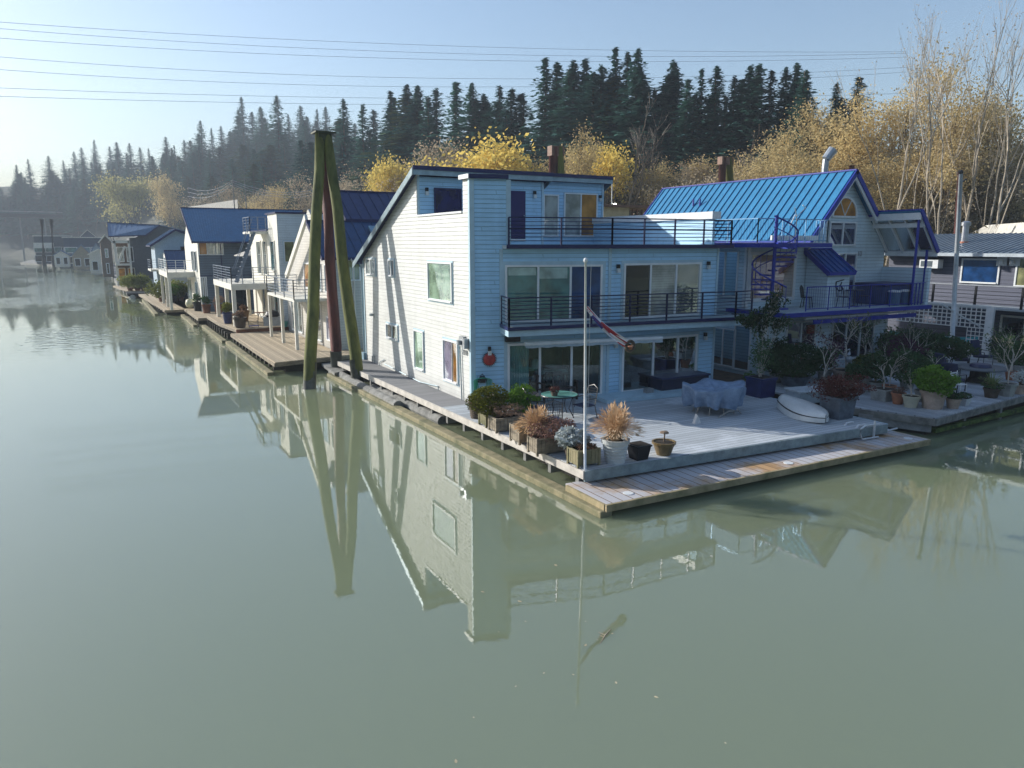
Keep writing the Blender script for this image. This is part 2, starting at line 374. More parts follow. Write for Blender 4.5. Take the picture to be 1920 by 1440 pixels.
STEEL = M('steel', (.55, .57, .6), .3, .8, var=.15)
CONC = M('concrete', (.30, .31, .31), .85, var=.25, bump=.3)
GALV = M('galvanised_metal', (.42, .45, .48), .4, .6, var=.2)
WOODW = M('weathered_wood', (.30, .25, .18), .8, var=.4, scale=2.5, bump=.4, stretch=(1, 1, 4))
WOODG = M('grey_weathered_wood', (.26, .26, .24), .85, var=.4, scale=2.5, bump=.4)
MOSSW = M('mossy_wood', (.26, .22, .13), .85, var=.5, scale=2, col2=(.09, .10, .045), bump=.4)
WETW = M('wet_dark_wood', (.035, .03, .022), .45, var=.5, scale=2, bump=.5)
CLEAR = bpy.data.materials.new('clear_pane'); CLEAR.use_nodes = True; N = CLEAR.node_tree.nodes; L = CLEAR.node_tree.links; N.remove(N['Principled BSDF'])
_t = N.new('ShaderNodeBsdfTransparent'); _t.inputs[0].default_value = (.62, .80, .82, 1); _g = N.new('ShaderNodeBsdfGlossy'); _g.inputs['Roughness'].default_value = .02; _g.inputs['Color'].default_value = (.9, .97, 1, 1)
_f = N.new('ShaderNodeFresnel'); _f.inputs['IOR'].default_value = 1.5; _a = N.new('ShaderNodeMath'); _a.operation = 'MULTIPLY_ADD'; _a.inputs[1].default_value = .6; _a.inputs[2].default_value = .03; L.new(_f.outputs[0], _a.inputs[0])
_m = N.new('ShaderNodeMixShader'); L.new(_a.outputs[0], _m.inputs[0]); L.new(_t.outputs[0], _m.inputs[1]); L.new(_g.outputs[0], _m.inputs[2]); L.new(_m.outputs[0], N['Material Output'].inputs[0])
ROOMS = '''
RW = M('room_wall', (.10, .22, .24), .8, var=.2); RD = M('dark_room_wall', (.03, .03, .035), .8, var=.3); RF = M('room_floor', (.14, .09, .05), .5, var=.3)
for wl, a, b_, wm in ((FL, oL0, oL1, RW), (FRR, oR0, oR1, RD)):
    m_ = MB(); zt = 2.75; dp = 3.6; i, j = a - .25, b_ + .2
    m_.quad(wl.pt(i, .7, -dp), wl.pt(j, .7, -dp), wl.pt(j, zt, -dp), wl.pt(i, zt, -dp)); m_.quad(wl.pt(i, .7, -.13), wl.pt(i, .7, -dp), wl.pt(i, zt, -dp), wl.pt(i, zt, -.13)); m_.quad(wl.pt(j, .7, -.13), wl.pt(j, .7, -dp), wl.pt(j, zt, -dp), wl.pt(j, zt, -.13)); m_.quad(wl.pt(i, zt, -.13), wl.pt(j, zt, -.13), wl.pt(j, zt, -dp), wl.pt(i, zt, -dp)); m_.build('room_wall', wm, house)
    m_ = MB(); m_.quad(wl.pt(i, .7, -.0), wl.pt(j, .7, -.0), wl.pt(j, .7, -dp), wl.pt(i, .7, -dp)); m_.build('room_floor', RF, house)
def ibox(wl, u0, u1, z0, z1, o0, o1, nm, mt): m_ = MB(); wl.box(m_, u0, u1, z0, z1, o0, o1); m_.build(nm, mt, house)
m_ = MB(); n_ = 16
for k in range(n_):
    u0 = oL0 + .1 + k * .045; m_.quad(FL.pt(u0, .75, -.16 - .03 * (k % 2)), FL.pt(u0 + .045, .75, -.16 - .03 * ((k + 1) % 2)), FL.pt(u0 + .045, oLt - .1, -.16 - .03 * ((k + 1) % 2)), FL.pt(u0, oLt - .1, -.16 - .03 * (k % 2)))
m_.build('curtain', M('pale_curtain_cloth', (.50, .62, .58), .8), house)
c = FL.pt(oL0 + 1.25, 0, -1.0); m_ = MB(); m_.lathe((c.x, c.y, 1.65), [(.22, 0), (.13, .36)], 14); m_.build('lamp_shade', M('lamp_cloth', (.75, .72, .62), .8), house); m_ = MB(); m_.tube([(c.x, c.y, 1.2), (c.x, c.y, 1.7)], .05, 8); m_.build('lamp_stand', BLK, house)
c = FL.pt(oL0 + .95, 0, -.6); m_ = MB(); m_.lathe((c.x, c.y, 1.45), [(.13, 0), (.2, .22)], 14); m_.build('basket', M('basket', (.40, .24, .09), .8), house)
ibox(FL, oL0 + .75, oL0 + 1.5, 1.17, 1.2, -1.3, -.4, 'side_table', DKROOM); ibox(FL, oL0 + 1.55, oL0 + 2.6, .7, 1.15, -1.4, -.5, 'sofa', M('sofa_cloth', (.30, .20, .14), .9)); ibox(FL, oL0 + 1.55, oL0 + 2.6, 1.15, 1.55, -1.4, -1.15, 'sofa_back', M('pale_sofa_back', (.45, .42, .36), .9))
ibox(FL, oL0 + 2.9, oL0 + 3.7, .7, 1.5, -2.4, -1.8, 'cabinet', DKROOM); ibox(FL, oL0 + .7, oL0 + 1.0, .7, 1.3, -.9, -.5, 'chair', M('orange_chair', (.35, .13, .06), .8))
ibox(FRR, oR0 + .4, oR0 + 1.7, .7, 1.45, -2.4, -1.6, 'counter', M('counter', (.12, .09, .07), .6)); ibox(FRR, oR0 + 2.2, oR0 + 2.9, .7, 1.6, -1.8, -1.2, 'cabinet', DKROOM); ibox(FRR, oR0 + 2.0, oR0 + 2.5, 1.7, 2.3, -3.5, -3.45, 'picture', M('picture', (.25, .2, .14), .7))
c = FRR.pt(oR0 + 1.75, 0, -.5); m_ = MB(); m_.lathe((c.x, c.y, 2.2), [(.01, 0), (.07, .06), (.05, .14), (.01, .2)], 10); m_.tube([(c.x, c.y, 2.4), (c.x, c.y, 2.7)], .008, 4); m_.build('hanging_ornament', WHITE, house)
m_ = MB()
for k in range(5): u0 = oR1 - .55 + k * .09; m_.quad(FRR.pt(u0, .75, -.16 - .03 * (k % 2)), FRR.pt(u0 + .09, .75, -.16 - .03 * ((k + 1) % 2)), FRR.pt(u0 + .09, oRt - .1, -.16 - .03 * ((k + 1) % 2)), FRR.pt(u0, oRt - .1, -.16 - .03 * (k % 2)))
m_.build('curtain', M('teal_curtain_cloth', (.12, .24, .25), .8), house)
'''
DKROOM = M('dark_furniture', (.05, .035, .025), .6)
# ================================================================ main house
X0, YF = 11.15, 22.79
house = thing('floating_house', 'three storey pale blue grey floating house with shed roof and navy railings', 'house', (14, 26, .65))
WS = Wall((X0, 34.4), (X0, YF))                 # side wall, faces the river
FL = Wall((X0, YF), (15.9, 21.42)); FRR = Wall((15.9, 21.42), (21.15, 21.42)); WR = Wall((21.15, 21.42), (21.15, 34.4))
yu = lambda Y: 34.4 - Y
ridgeY, ridgeZ = 27.5, 8.86
slope = (ridgeZ - 5.46) / (34.4 - ridgeY)
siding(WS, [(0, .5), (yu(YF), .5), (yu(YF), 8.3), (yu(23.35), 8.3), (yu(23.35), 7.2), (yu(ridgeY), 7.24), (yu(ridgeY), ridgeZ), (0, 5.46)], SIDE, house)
oL0, oLt = FL.px(951, 644); oL1, _ = FL.px(1127.5, 644); oR0, oRt = FRR.px(1166, 637); oR1, _ = FRR.px(1307, 627)
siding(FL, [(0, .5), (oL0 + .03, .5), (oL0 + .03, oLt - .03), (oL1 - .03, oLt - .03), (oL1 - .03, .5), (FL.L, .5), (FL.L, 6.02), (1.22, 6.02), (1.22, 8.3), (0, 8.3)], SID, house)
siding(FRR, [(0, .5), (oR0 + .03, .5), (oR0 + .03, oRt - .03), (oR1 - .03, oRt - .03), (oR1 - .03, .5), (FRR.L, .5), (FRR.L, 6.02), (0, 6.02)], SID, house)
# back + right walls, plain body
mb = MB(); mb.extr([(21.14, 21.56, .5), (21.14, 34.3, .5), (21.14, 34.3, 6), (21.14, 21.56, 6)], (-.1, 0, 0))
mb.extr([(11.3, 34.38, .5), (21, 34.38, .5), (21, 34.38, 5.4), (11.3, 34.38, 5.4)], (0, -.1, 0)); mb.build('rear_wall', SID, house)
# corner boards and floor bands
def board(wl, *a, mat=TRIMG, par=house): m_ = MB(); wl.box(m_, *a); m_.build('corner_board', mat, par)
for wl, a in ((WS, (WS.L - .11, WS.L, .5, 8.3, .019, .045)), (FL, (-.045, .12, .5, 8.3, .019, .045)), (FL, (1.22, 1.38, 6.15, 8.28, -.02, .03)), (FRR, (-.02, .1, .5, 6.0, .02, .04)), (FRR, (FRR.L - .1, FRR.L, .5, 6.0, .02, .04)), (FL, (.98, 1.10, 3.5, 6.0, .02, .036)), (WS, (.0, .1, .5, 5.4, .02, .045))): board(wl, *a)
# tower: inner face and cap
mb = MB(); e = FL.pt(1.22, 0); mb.slab([(X0 + .02, YF + .1), (e.x, e.y + .12), (e.x, e.y + .75), (X0 + .02, 23.34)], 6.15, 8.28); mb.build('stair_tower', SID, house)
mb = MB(); q = FL.pt(1.28, 0, .12); mb.slab([(X0 - .1, YF - .12), (q.x, q.y), (q.x, q.y + .95), (X0 - .1, 23.45)], 8.30, 8.44); mb.build('tower_cap', NAVY, house)
mb = MB(); WS.box(mb, yu(23.45), WS.L + .1, 8.30, 8.445, .10, .125); WS.box(mb, yu(27.45), yu(23.42), 7.2, 7.27, -.3, .05); mb.build('cap_trim', WHITE, house)
# upper volume A, front wall behind the notch and door
WA = Wall((X0 + .02, 27.5), (16.9, 27.5))
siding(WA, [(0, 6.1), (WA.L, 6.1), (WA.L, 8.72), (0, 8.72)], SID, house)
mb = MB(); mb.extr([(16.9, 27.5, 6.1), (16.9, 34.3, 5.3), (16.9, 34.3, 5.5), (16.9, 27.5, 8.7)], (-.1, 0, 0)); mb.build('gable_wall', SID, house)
def shed(name, x0, x1, yf, zf, yb, zb, th=.09, seam=.42):
    f = MB(); f.extr([(x0, yf, zf), (x0, yb, zb), (x0, yb, zb - th), (x0, yf, zf - th)], (x1 - x0, 0, 0))
    k = x0 + .05
    while k < x1: f.extr([(k, yf, zf + .03), (k, yb, zb + .03), (k, yb, zb), (k, yf, zf)], (.025, 0, 0)); k += seam
    r = f.build(name, NAVY, house)
    g = MB(); g.box(x0, x1, yf - .03, yf + .0, zf - .30, zf - .05)       # pale fascia under the dark edge
    d = (V((0, yb, zb)) - V((0, yf, zf))).normalized(); nn = V((0, -d.z, d.y)) if d.y > 0 else V((0, d.z, -d.y))
    A = V((x0 - .035, yf, zf - .02)); B = V((x0 - .035, yb, zb - .02)); dn = V((0, 0, -.26))
    g.extr([A, B, B + dn, A + dn], (.03, 0, 0)); A.x = B.x = x1 + .005; g.extr([A, B, B + dn, A + dn], (.03, 0, 0))
    g.build('fascia', GUT, r); g = MB(); g.box(x0 - .02, x1 + .02, yf - .075, yf - .035, zf - .11, zf + .045); g.build('roof_edge', NAVY, r)
sl_ = slope
shed('roof', X0 - .28, 17.1, 27.15, ridgeZ + .19 + .35 * sl_ * 0, 35.1, 5.30)
shed('roof', 16.6, 21.95, 29.45, 9.28, 35.1, 6.35)
# upper volume B
WB = Wall((16.9, 29.8), (21.7, 29.8))
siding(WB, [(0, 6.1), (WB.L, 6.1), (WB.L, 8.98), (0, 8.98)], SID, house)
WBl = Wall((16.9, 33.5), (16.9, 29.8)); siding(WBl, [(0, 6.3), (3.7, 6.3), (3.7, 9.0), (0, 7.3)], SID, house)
mb = MB(); mb.extr([(21.6, 29.85, 6.1), (21.6, 34, 6.1), (21.6, 34, 7), (21.6, 29.85, 9)], (.1, 0, 0)); mb.build('gable_wall', SID, house)
for wl, a in ((WB, (WB.L - .1, WB.L, 6.15, 8.98, .02, .045)), (WA, (WA.L - .1, WA.L, 6.15, 8.7, .02, .045)), (WA, (0, .08, 7.2, 8.7, .02, .045))): board(wl, *a)
# side parapet C on the right of the roof terrace, sunlit on top
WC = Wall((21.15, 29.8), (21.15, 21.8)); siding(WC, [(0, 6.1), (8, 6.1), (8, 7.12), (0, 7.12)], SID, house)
mb = MB(); mb.box(21.05, 21.5, 21.75, 29.8, 7.12, 7.40); mb.build('parapet_cap', WHITE, house)
# roof terrace
mb = MB(); a = FL.pt(1.15, 0); b = FL.pt(1.15, 0, .35); c = FL.pt(FL.L, 0, .35)
lip = [(b.x, b.y), (c.x, c.y - .02), (21.55, 21.1), (21.55, 21.75), (21.15, 21.75), (21.15, 29.9), (16.85, 29.9), (16.85, 27.6), (11.2, 27.6), (11.2, 23.3), (a.x, a.y + .8)]
mb.slab(lip, 6.0, 6.12); mb.build('terrace_floor', M('terrace_membrane', (.55, .60, .62), .6), house)
mb = MB(); out = [(b.x, b.y), (c.x, c.y - .02), (21.58, 21.08), (21.58, 21.4)]
for p, q in zip(out[:-1], out[1:]): mb.bar((p[0], p[1] - .012, 6.07), (q[0], q[1] - .012, 6.07), .03, .13)
mb.build('terrace_edge', NAVY, house)
t0 = FL.pt(1.25, 0, .28); t1 = FL.pt(FL.L, 0, .28)
railing([(t0.x, t0.y), (t1.x, t1.y), (21.5, 21.15), (21.5, 22.6)], 6.14, .9, house, RAILM, rails=7, mid=.6)
# door and windows of the top storey
u0, z1 = WA.px(944, 357); u1, z0 = WA.px(984, 448)
mb = MB(); WA.box(mb, u0, u1, z0, z1, .02, .05); dr = mb.build('door', NAVYD, house)
mb = MB(); mb.lathe(WA.pt(u1 - .09, z0 + .95, .085), [(.0, -.03), (.035, -.015), (.035, .015), (0, .03)], 8); mb.build('handle', STEEL, dr)
mb = MB(); WA.box(mb, u0 + .05, u1, z0 - .09, z0 - .01, .02, .07); mb.build('threshold', WHITE, dr)
wpx(WA, (813, 352), (865, 405), house, [NAVG], NAVY, fw=.05, sill=False)
wpx(WB, (1018, 364), (1046, 444), house, [CURT], WHITE)
wpx(WB, (1057, 361), (1118, 444), house, [CURT, AMBER], WHITE)
# side windows
wpx(WS, (687, 484), (706, 517), house, [CURT, CURT], WHITE, trim=TRIMG, tw=.05)
wpx(WS, (729, 486), (741, 519), house, [CURT, DARKG], WHITE, trim=TRIMG, tw=.05)
wpx(WS, (803, 490), (850, 569), house, [GREENB], WHITE, trim=TRIMG, tw=.06)
wpx(WS, (725, 605), (748, 640), house, [CURT, OLIVE], WHITE, trim=TRIMG, tw=.05)
wpx(WS, (777, 617), (797, 697), house, [GREENB], WHITE, trim=TRIMG, tw=.05)
wpx(WS, (832, 634), (861, 722), house, [LILAC, AMBER], WHITE, trim=TRIMG, tw=.06, split=[0, .62, 1], mw=.012)
# first floor glazing
wpx(FL, (946.5, 497), (1127, 600), house, [TEAL, TEAL, BLUEG], WHITE, fw=.07, trim=TRIMG, tw=.12)
wpx(FRR, (1169, 494), (1309, 590), house, [DARKG, BLIND, CURT], WHITE, fw=.07, trim=TRIMG, tw=.1)
# reflected sky put in as pale bands at the head of the two left panes
u0, z1 = FL.px(950, 500); u1, _ = FL.px(1066, 500); _, z0 = FL.px(950, 519)
mb = MB(); FL.box(mb, u0 + .05, (u0 + u1) / 2 - .08, z1 - .30, z1 - .04, .035, .04); FL.box(mb, (u0 + u1) / 2 + .02, u1 - .05, z1 - .42, z1 - .04, .035, .04); mb.build('sky_reflection_band', BANDT, house)
# balcony
bl = [FL.pt(.98, 0, .0), FL.pt(.98, 0, 1.35)]; BZ = 3.42
b0 = gz(936, 612, BZ); fr = [FL.pt(1.0, 0, 1.32), V((21.0, 20.15, 0)), V((22.0, 20.3, 0)), V((22.0, 21.4, 0))]
poly = [FL.pt(1.0, 0, .03), fr[0], fr[1], fr[2], fr[3], V((15.9, 21.39, 0))]
mb = MB(); mb.slab([(p.x, p.y) for p in poly], BZ - .06, BZ); mb.build('balcony_floor', M('balcony_deck', (.33, .40, .42), .7), house)
mb = MB(); mb.slab([(p.x + .03 * (i == 1), p.y + .06 * (i in (1, 2, 3)), ) for i, p in enumerate(poly)], BZ - .30, BZ - .062); mb.build('balcony_fascia', TRIMG, house)
mb = MB()
for p, q in zip(poly[:4], poly[1:5]): mb.bar((p.x, p.y - .01, BZ - .03), (q.x, q.y - .01, BZ - .03), .05, .12)
mb.build('balcony_edge', NAVY, house)
railing([(p.x + (.05 if i < 2 else -.04), p.y + (.05 if i in (1, 2, 3) else 0)) for i, p in enumerate(poly[:4])], BZ, .98, house, RAILM, rails=8, mid=.62)
# awning rolled under the balcony
A = [FL.pt(1.75, 2.78, .55), V((17.9, 20.75, 2.78))]
mb = MB(); mb.tube([A[0], A[1]], .07, 10); mb.build('awning_roller', WHITE, house)
mb = MB(); d = (A[1] - A[0]); n = 44
for k in range(n):
    a = A[0] + d * k / n; b = A[0] + d * (k + 1) / n; za = -.13 - .03 * abs(math.sin(k * .7)); zb = -.13 - .03 * abs(math.sin((k + 1) * .7))
    mb.quad(a, b, b + V((0, -.06, zb)), a + V((0, -.06, za)))
mb.build('awning_valance', M('awning_cloth', (.42, .50, .54), .8), house)
# ground floor glazing
wpx(FL, (951, 644), (1127.5, 740), house, [CLEAR, CLEAR, CLEAR], WHITE, fw=.08, trim=TRIMG, tw=.12)
u0, z1 = FRR.px(1166, 637); u1, _ = FRR.px(1307, 627)
window(FRR, u0, u1, .74, z1, house, [CLEAR, CLEAR, CLEAR], WHITE, fw=.08, trim=TRIMG, tw=.1, split=[0, .4, .73, 1])
exec(ROOMS)
# little things fixed to the walls
def wall_lamp(wall, x, y, s=1):
    u, z = wall.px(x, y); m = MB(); wall.box(m, u - .05, u + .05, z - .02, z + .12, .02, .13); l = m.build('wall_lamp', BLK, house)
    m = MB(); wall.box(m, u - .06, u + .06, z - .17, z - .02, .05, .15); m.build('lamp_shade', M('frosted_lamp_glass', (.62, .66, .66), .3), l)
for wl, x, y in ((WA, 799, 358), (WA, 1001, 364), (WB, 1124, 371), (FRR, 1157, 502), (FRR, 1326, 496), (FRR, 1320, 629), (FRR, 1152, 643), (FL, 917, 656)): wall_lamp(wl, x, y)
def pipe(ps, r=.02, wall=WS, mat=GUT, off=.06):
    m = MB(); P = []
    for x, y in ps:
        u, z = wall.px(x, y); P.append(wall.pt(u, z, off))
    m.tube(P, r, 6); m.build('pipe', mat, house)
pipe([(700, 685), (700, 668), (705, 667), (705, 684)]); pipe([(714, 690), (715, 678), (723, 674)])
pipe([(723, 682), (790, 716), (824, 724), (826, 745)]); pipe([(673, 484), (677, 500)], .03); pipe([(678, 500), (684, 672)], .035, off=.02)
pipe([(865, 640), (869, 752)], .025)
u, z = WS.px(686, 668); mb = MB(); WS.box(mb, u - .15, u + .15, z - .2, z + .2, .02, .16); mb.build('meter_box', M('blue_grey_box', (.22, .36, .44), .5), house)
u, z = WS.px(872, 641); mb = MB(); WS.box(mb, u - .25, u + .1, z - .15, z + .2, .02, .12); mb.lathe(WS.pt(u, z + .0, .2), [(.0, -.1), (.12, -.08), (.13, .08), (0, .1)], 10); WS.box(mb, u + .15, u + .35, z - .2, z + .15, .02, .2); mb.build('meter_box', GALV, house)
u, z = WS.px(701, 590); mb = MB(); mb.lathe(WS.pt(u, z, .12), [(.0, -.07), (.1, -.05), (.1, .05), (0, .07)], 8); mb.build('security_camera', WHITE, house)
# house number on the side wall
def text(s, loc, h, mat, parent, rot, name='number', depth=.012):
    c = bpy.data.curves.new(name, 'FONT'); c.body = s; c.size = h; c.extrude = depth; c.align_x = 'CENTER'
    o = bpy.data.objects.new(name, c); SC.collection.objects.link(o); dg = bpy.context.evaluated_depsgraph_get()
    me = bpy.data.meshes.new_from_object(o.evaluated_get(dg)); bpy.data.objects.remove(o)
    me.materials.append(mat); ob = bpy.data.objects.new(name, me); SC.collection.objects.link(ob)
    ob.parent = parent; ob.location = V(loc) - org(parent); ob.rotation_euler = rot; return ob
u, z = WS.px(873, 661); text('218', WS.pt(u, z - .08, .035), .26, M('grey_number', (.3, .32, .33), .5), house, (rad(90), 0, rad(-90)))
mb = MB(); u, z = FL.px(951, 641); FL.box(mb, u - .12, u + .4, z + .03, z + .2, .1, .32); mb.build('speaker_box', BLK, house)
# ---------------------------------------------------------------- deck
dA, dB = V((10.14, 14.43, 0)), V((21.1, 13.82, 0))
DECK = planks('blue_grey_deck_boards', (.43, .465, .49), .19, 'Y', frost=.30, gap=.7, var=.2)
WALKM = planks('side_walk_boards', (.22, .22, .225), .14, 'Y', gap=.4, var=.15)
deck = thing('deck', 'broad grey plank deck with thin frost in front of the three storey house', 'deck', (15, 18, 0))
mb = MB(); mb.slab([(dA.x, dA.y), (dB.x, dB.y), (21.1, 21.3), (15.9, 21.3), (11.12, 22.7), (11.12, 22.79), (9.98, 22.79)], .60, .65); mb.build('deck_boards', DECK, deck)
mb = MB(); mb.slab([(9.98, 22.79), (11.12, 22.79), (11.12, 34.6), (9.8, 34.6)], .60, .649); mb.build('side_walk', WALKM, deck)
mb = MB(); fz0 = .30
mb.bar((10.10, 14.40, .505), (21.1, 13.79, .505), .05, .27); mb.build('front_fascia', M('weathered_fascia', (.27, .34, .35), .6, var=.3), deck)
mb = MB(); mb.bar((10.09, 14.40, .54), (9.76, 34.6, .54), .05, .21); mb.build('side_fascia', M('pale_fascia_paint', (.60, .56, .50), .6, var=.2), deck)
mb = MB(); mb.bar((21.13, 13.8, .5), (21.13, 19.5, .5), .05, .3); mb.build('end_fascia', TRIMG, deck)
# float under it: beams with gaps between, a long log
for k in range(16):
    Y = 14.75 + k * 1.28; x = 10.09 - (Y - 14.4) * .0164
    mb = MB(); mb.box(x + .04, x + 1.6, Y - .07, Y + .07, .16, .44); mb.build('float_beam', WOODG, deck)
mb = MB(); mb.box(10.6, 20.9, 14.6, 34.2, .05, .42); mb.build('float_core', WETW, deck)
mb = MB(); mb.bar((9.72, 12.95, .02), (9.30, 34.3, .02), .34, .26); mb.build('float_timber', MOSSW, deck, bev=.03)
mb = MB(); mb.tube([(9.6, 26.0, .10), (9.55, 34.8, .12)], .22, 10); mb.tube([(10.1, 23, .08), (10, 30, .08)], .2, 10); mb.build('float_log', WOODG, deck)
# low swim dock in front
ORW = planks('orange_cedar_boards', (.44, .27, .13), .30, 'X', frost=.95, gap=.6, var=.28, frostcol=(.50, .54, .60))
low = thing('swim_dock', 'low cedar plank dock with frosty boards along the front of the deck', 'dock', (15, 13.6, 0))
lp = [(9.72, 12.98), (21.75, 12.85), (21.9, 14.1), (21.2, 14.2), (10.2, 14.6), (9.72, 14.6)]
mb = MB(); mb.slab([(9.75, 13.0), (21.75, 12.85), (21.75, 14.1), (10.1, 14.7), (9.75, 14.7)], .25, .295); mb.build('dock_boards', ORW, low)
mb = MB(); mb.bar((9.70, 12.96, .21), (21.78, 12.81, .21), .07, .17); mb.bar((21.78, 12.83, .21), (21.78, 14.2, .21), .06, .17); mb.bar((9.71, 13.0, .21), (9.71, 14.6, .21), .06, .17); mb.build('dock_rim', M('cedar_rim', (.40, .31, .19), .7, var=.4, scale=2, col2=(.17, .16, .07), bump=.3), low)
mb = MB(); mb.box(10.3, 21.4, 13.35, 14.5, -.1, .22); mb.build('dock_float', WETW, low)
for x, y in ((10.65, 13.35), (16.0, 13.2), (21.3, 13.2)):
    mb = MB(); mb.lathe((x, y, .296), [(.13, 0), (.13, .012), (.02, .014)], 14); mb.build('float_cap', WHITE, low)
# step by the patio doors
mb = MB(); s0, s1 = FL.pt(3.3, 0, .05), FL.pt(FL.L, 0, .05)
mb.slab([(15.2, 20.4), (19.2, 20.05), (19.2, 21.4), (15.9, 21.38), (15.3, 21.5)], .66, .80); mb.build('door_step', TRIMG, deck)
# ================================================================ pile dolphin in front of the house
MOSSP = M('mossy_pile', (.14, .145, .035), .8, var=.6, scale=1.4, col2=(.05, .06, .012), bump=.6, stretch=(2, 2, .35))
RUST = M('rusty_pile', (.13, .035, .03), .6, var=.5, scale=1.5, col2=(.03, .008, .01), bump=.4, stretch=(2, 2, .4))
WETP = M('wet_pile_foot', (.10, .11, .10), .5, var=.5, scale=2, bump=.4)
dol = thing('mooring_piles', 'three tall mossy piles leaning together under one steel cap', 'pilings', (9.2, 33, 0))
T = V((9.45, 34.2, 11.0))
for (bx, by), mt, q in (((7.67, 31.76), MOSSP, V((-.15, -.08, 0))), ((9.80, 34.9), RUST, V((.02, .15, 0))), ((9.76, 31.45), MOSSP, V((.17, -.1, 0)))):
    a = V((bx, by, -1.2)); b_ = V((bx, by, 0)); e = T + q
    P = [b_ + (e - b_) * s for s in (-.1, .0, .12, .3, .5, .7, .85, 1)]
    mb = MB(); mb.tube([p + V((.035 * math.sin(i * 2.1 + bx), .03 * math.cos(i * 1.7 + by), 0)) * (i > 1) for i, p in enumerate(P)], [.27, .268, .265, .26, .25, .235, .22, .205], 18); mb.build('pile', mt, dol, smooth=True)
    mb = MB(); mb.tube([b_ + (e - b_) * s for s in (-.1, 0, .1)], [.278, .276, .272], 18); mb.build('pile_foot', WETP, dol, smooth=True)
mb = MB(); mb.box(T.x - .44, T.x + .46, T.y - .42, T.y + .42, 11.0, 11.07); mb.cbox((T.x, T.y - .05, 10.45), .56, .5, .55); mb.build('pile_cap', M('cap_steel', (.05, .06, .02), .6, .2, var=.5), dol)
# ---------------------------------------------------------------- seam roof on any sloped quad
def seam_roof(parent, A, B, Cc, D, mat, pitch=.45, th=.06, rib=.05, name='roof', edge=None, ribw=.03):
    """A-B eave (left,right), D-C ridge above them; ribs run from eave to ridge"""
    A, B, Cc, D = V(A), V(B), V(Cc), V(D); n = (B - A).cross(D - A).normalized()
    if n.z < 0: n = -n
    mb = MB(); mb.extr([A, B, Cc, D], -n * th); L = (B - A).length; k = .5 * pitch
    while k < L:
        s = k / L; p = A + (B - A) * s; q = D + (Cc - D) * s; w = (B - A).normalized() * ribw
        mb.extr([p, p + w, q + w, q], n * rib); k += pitch
    r = mb.build(name, mat, parent)
    if edge:
        mb = MB(); mb.bar(A - n * .05, B - n * .05, .05, .14); mb.bar(A - n * .06, D - n * .06, .06, .2); mb.bar(B - n * .06, Cc - n * .06, .06, .2); mb.bar(D + n * .02, Cc + n * .02, .12, .06); mb.build('roof_edge', edge, r)
    return r
BLUER = M('blue_metal_roof', (.02, .07, .18), .35, .2, var=.2)
DKBLUER = M('dark_blue_metal_roof', (.015, .035, .13), .35, .2, var=.2)
CORR = M('corrugated_blue_roof', (.03, .15, .30), .4, .3, var=.2)
SLATER = M('slate_blue_roof', (.16, .24, .36), .4, .3, var=.2)
BEIGE = lap('beige_siding', (.55, .53, .48), lap_shade=.16); WHITES = lap('white_siding', (.66, .72, .74), lap_shade=.14)
CREAM = M('cream_stucco', (.70, .68, .60), .7, var=.08)
SLATE = lap('slate_siding', (.16, .20, .25), .2, lap_shade=.2); LBLUE = M('light_blue_wall', (.32, .42, .50), .7, var=.1)
DGREY = M('dark_grey_wall', (.085, .10, .115), .7, var=.15); GREYL = M('railing_grey', (.20, .24, .30), .4, .4)
TIMBER = planks('sunny_timber_boards', (.42, .34, .23), .14, 'X', gap=.45, var=.3)
TIMBY = planks('sunny_cross_boards', (.42, .34, .23), .14, 'Y', gap=.45, var=.3)
REDW = M('reddish_wood', (.22, .09, .05), .75, var=.4, bump=.3)
def rowdock(name, label, poly, z=.6, mat=TIMBER, th=.16):
    cx_ = sum(p[0] for p in poly) / len(poly); cy_ = sum(p[1] for p in poly) / len(poly)
    t = thing(name, label, 'dock', (cx_, cy_, 0)); mb = MB(); mb.slab(poly, z - .05, z); mb.build('dock_boards', mat, t)
    mb = MB(); n = len(poly)
    for i in range(n):
        p, q = poly[i], poly[(i + 1) % n]; mb.bar((p[0], p[1], z - .13), (q[0], q[1], z - .13), .06, .17)
    mb.build('dock_rim', WOODW, t)
    return t
def floatunder(t, x0, x1, y0, y1, z, n):
    for k in range(n):
        Y = y0 + (y1 - y0) * (k + .5) / n; mb = MB(); mb.box(x0 + .05, x0 + 1.4, Y - .12, Y + .12, .12, z - .22); mb.build('float_beam', WETW, t)
    mb = MB(); mb.bar((x0 - .25, y0 - .3, .04), (x0 - .2, y1, .04), .3, .24); mb.build('float_timber', MOSSW, t)
    mb = MB(); mb.box(x0 + .6, x1, y0 + .4, y1 - .2, -.1, z - .24); mb.build('float_core', WETW, t)
# ================================================================ beige house behind the piles
h1 = thing('floating_house', 'beige floating house with dark blue metal roof behind the three tall piles', 'house', (13, 42, .6))
Y1, X1 = 38.6, 10.8
S1 = Wall((X1, Y1), (17, Y1)); F1 = Wall((X1, 50.0 - .6), (X1, Y1)); LW = F1.L
siding(S1, [(0, .5), (6.2, .5), (6.2, 5.5), (0, 5.5)], BEIGE, h1)
siding(F1, [(0, .5), (LW, .5), (LW, 5.45), (LW - 4.3, 8.1), (0, 3.6)], BEIGE, h1)
seam_roof(h1, (10.2, 38.1, 5.45), (16.5, 38.1, 5.45), (16.5, 41.0, 7.4), (10.2, 41.0, 7.4), BLUER, .55, edge=NAVY)
seam_roof(h1, (12.4, 41.0, 7.5), (18.5, 41.0, 7.5), (18.5, 43.6, 9.2), (12.4, 43.6, 9.2), DKBLUER, .6, edge=NAVY)
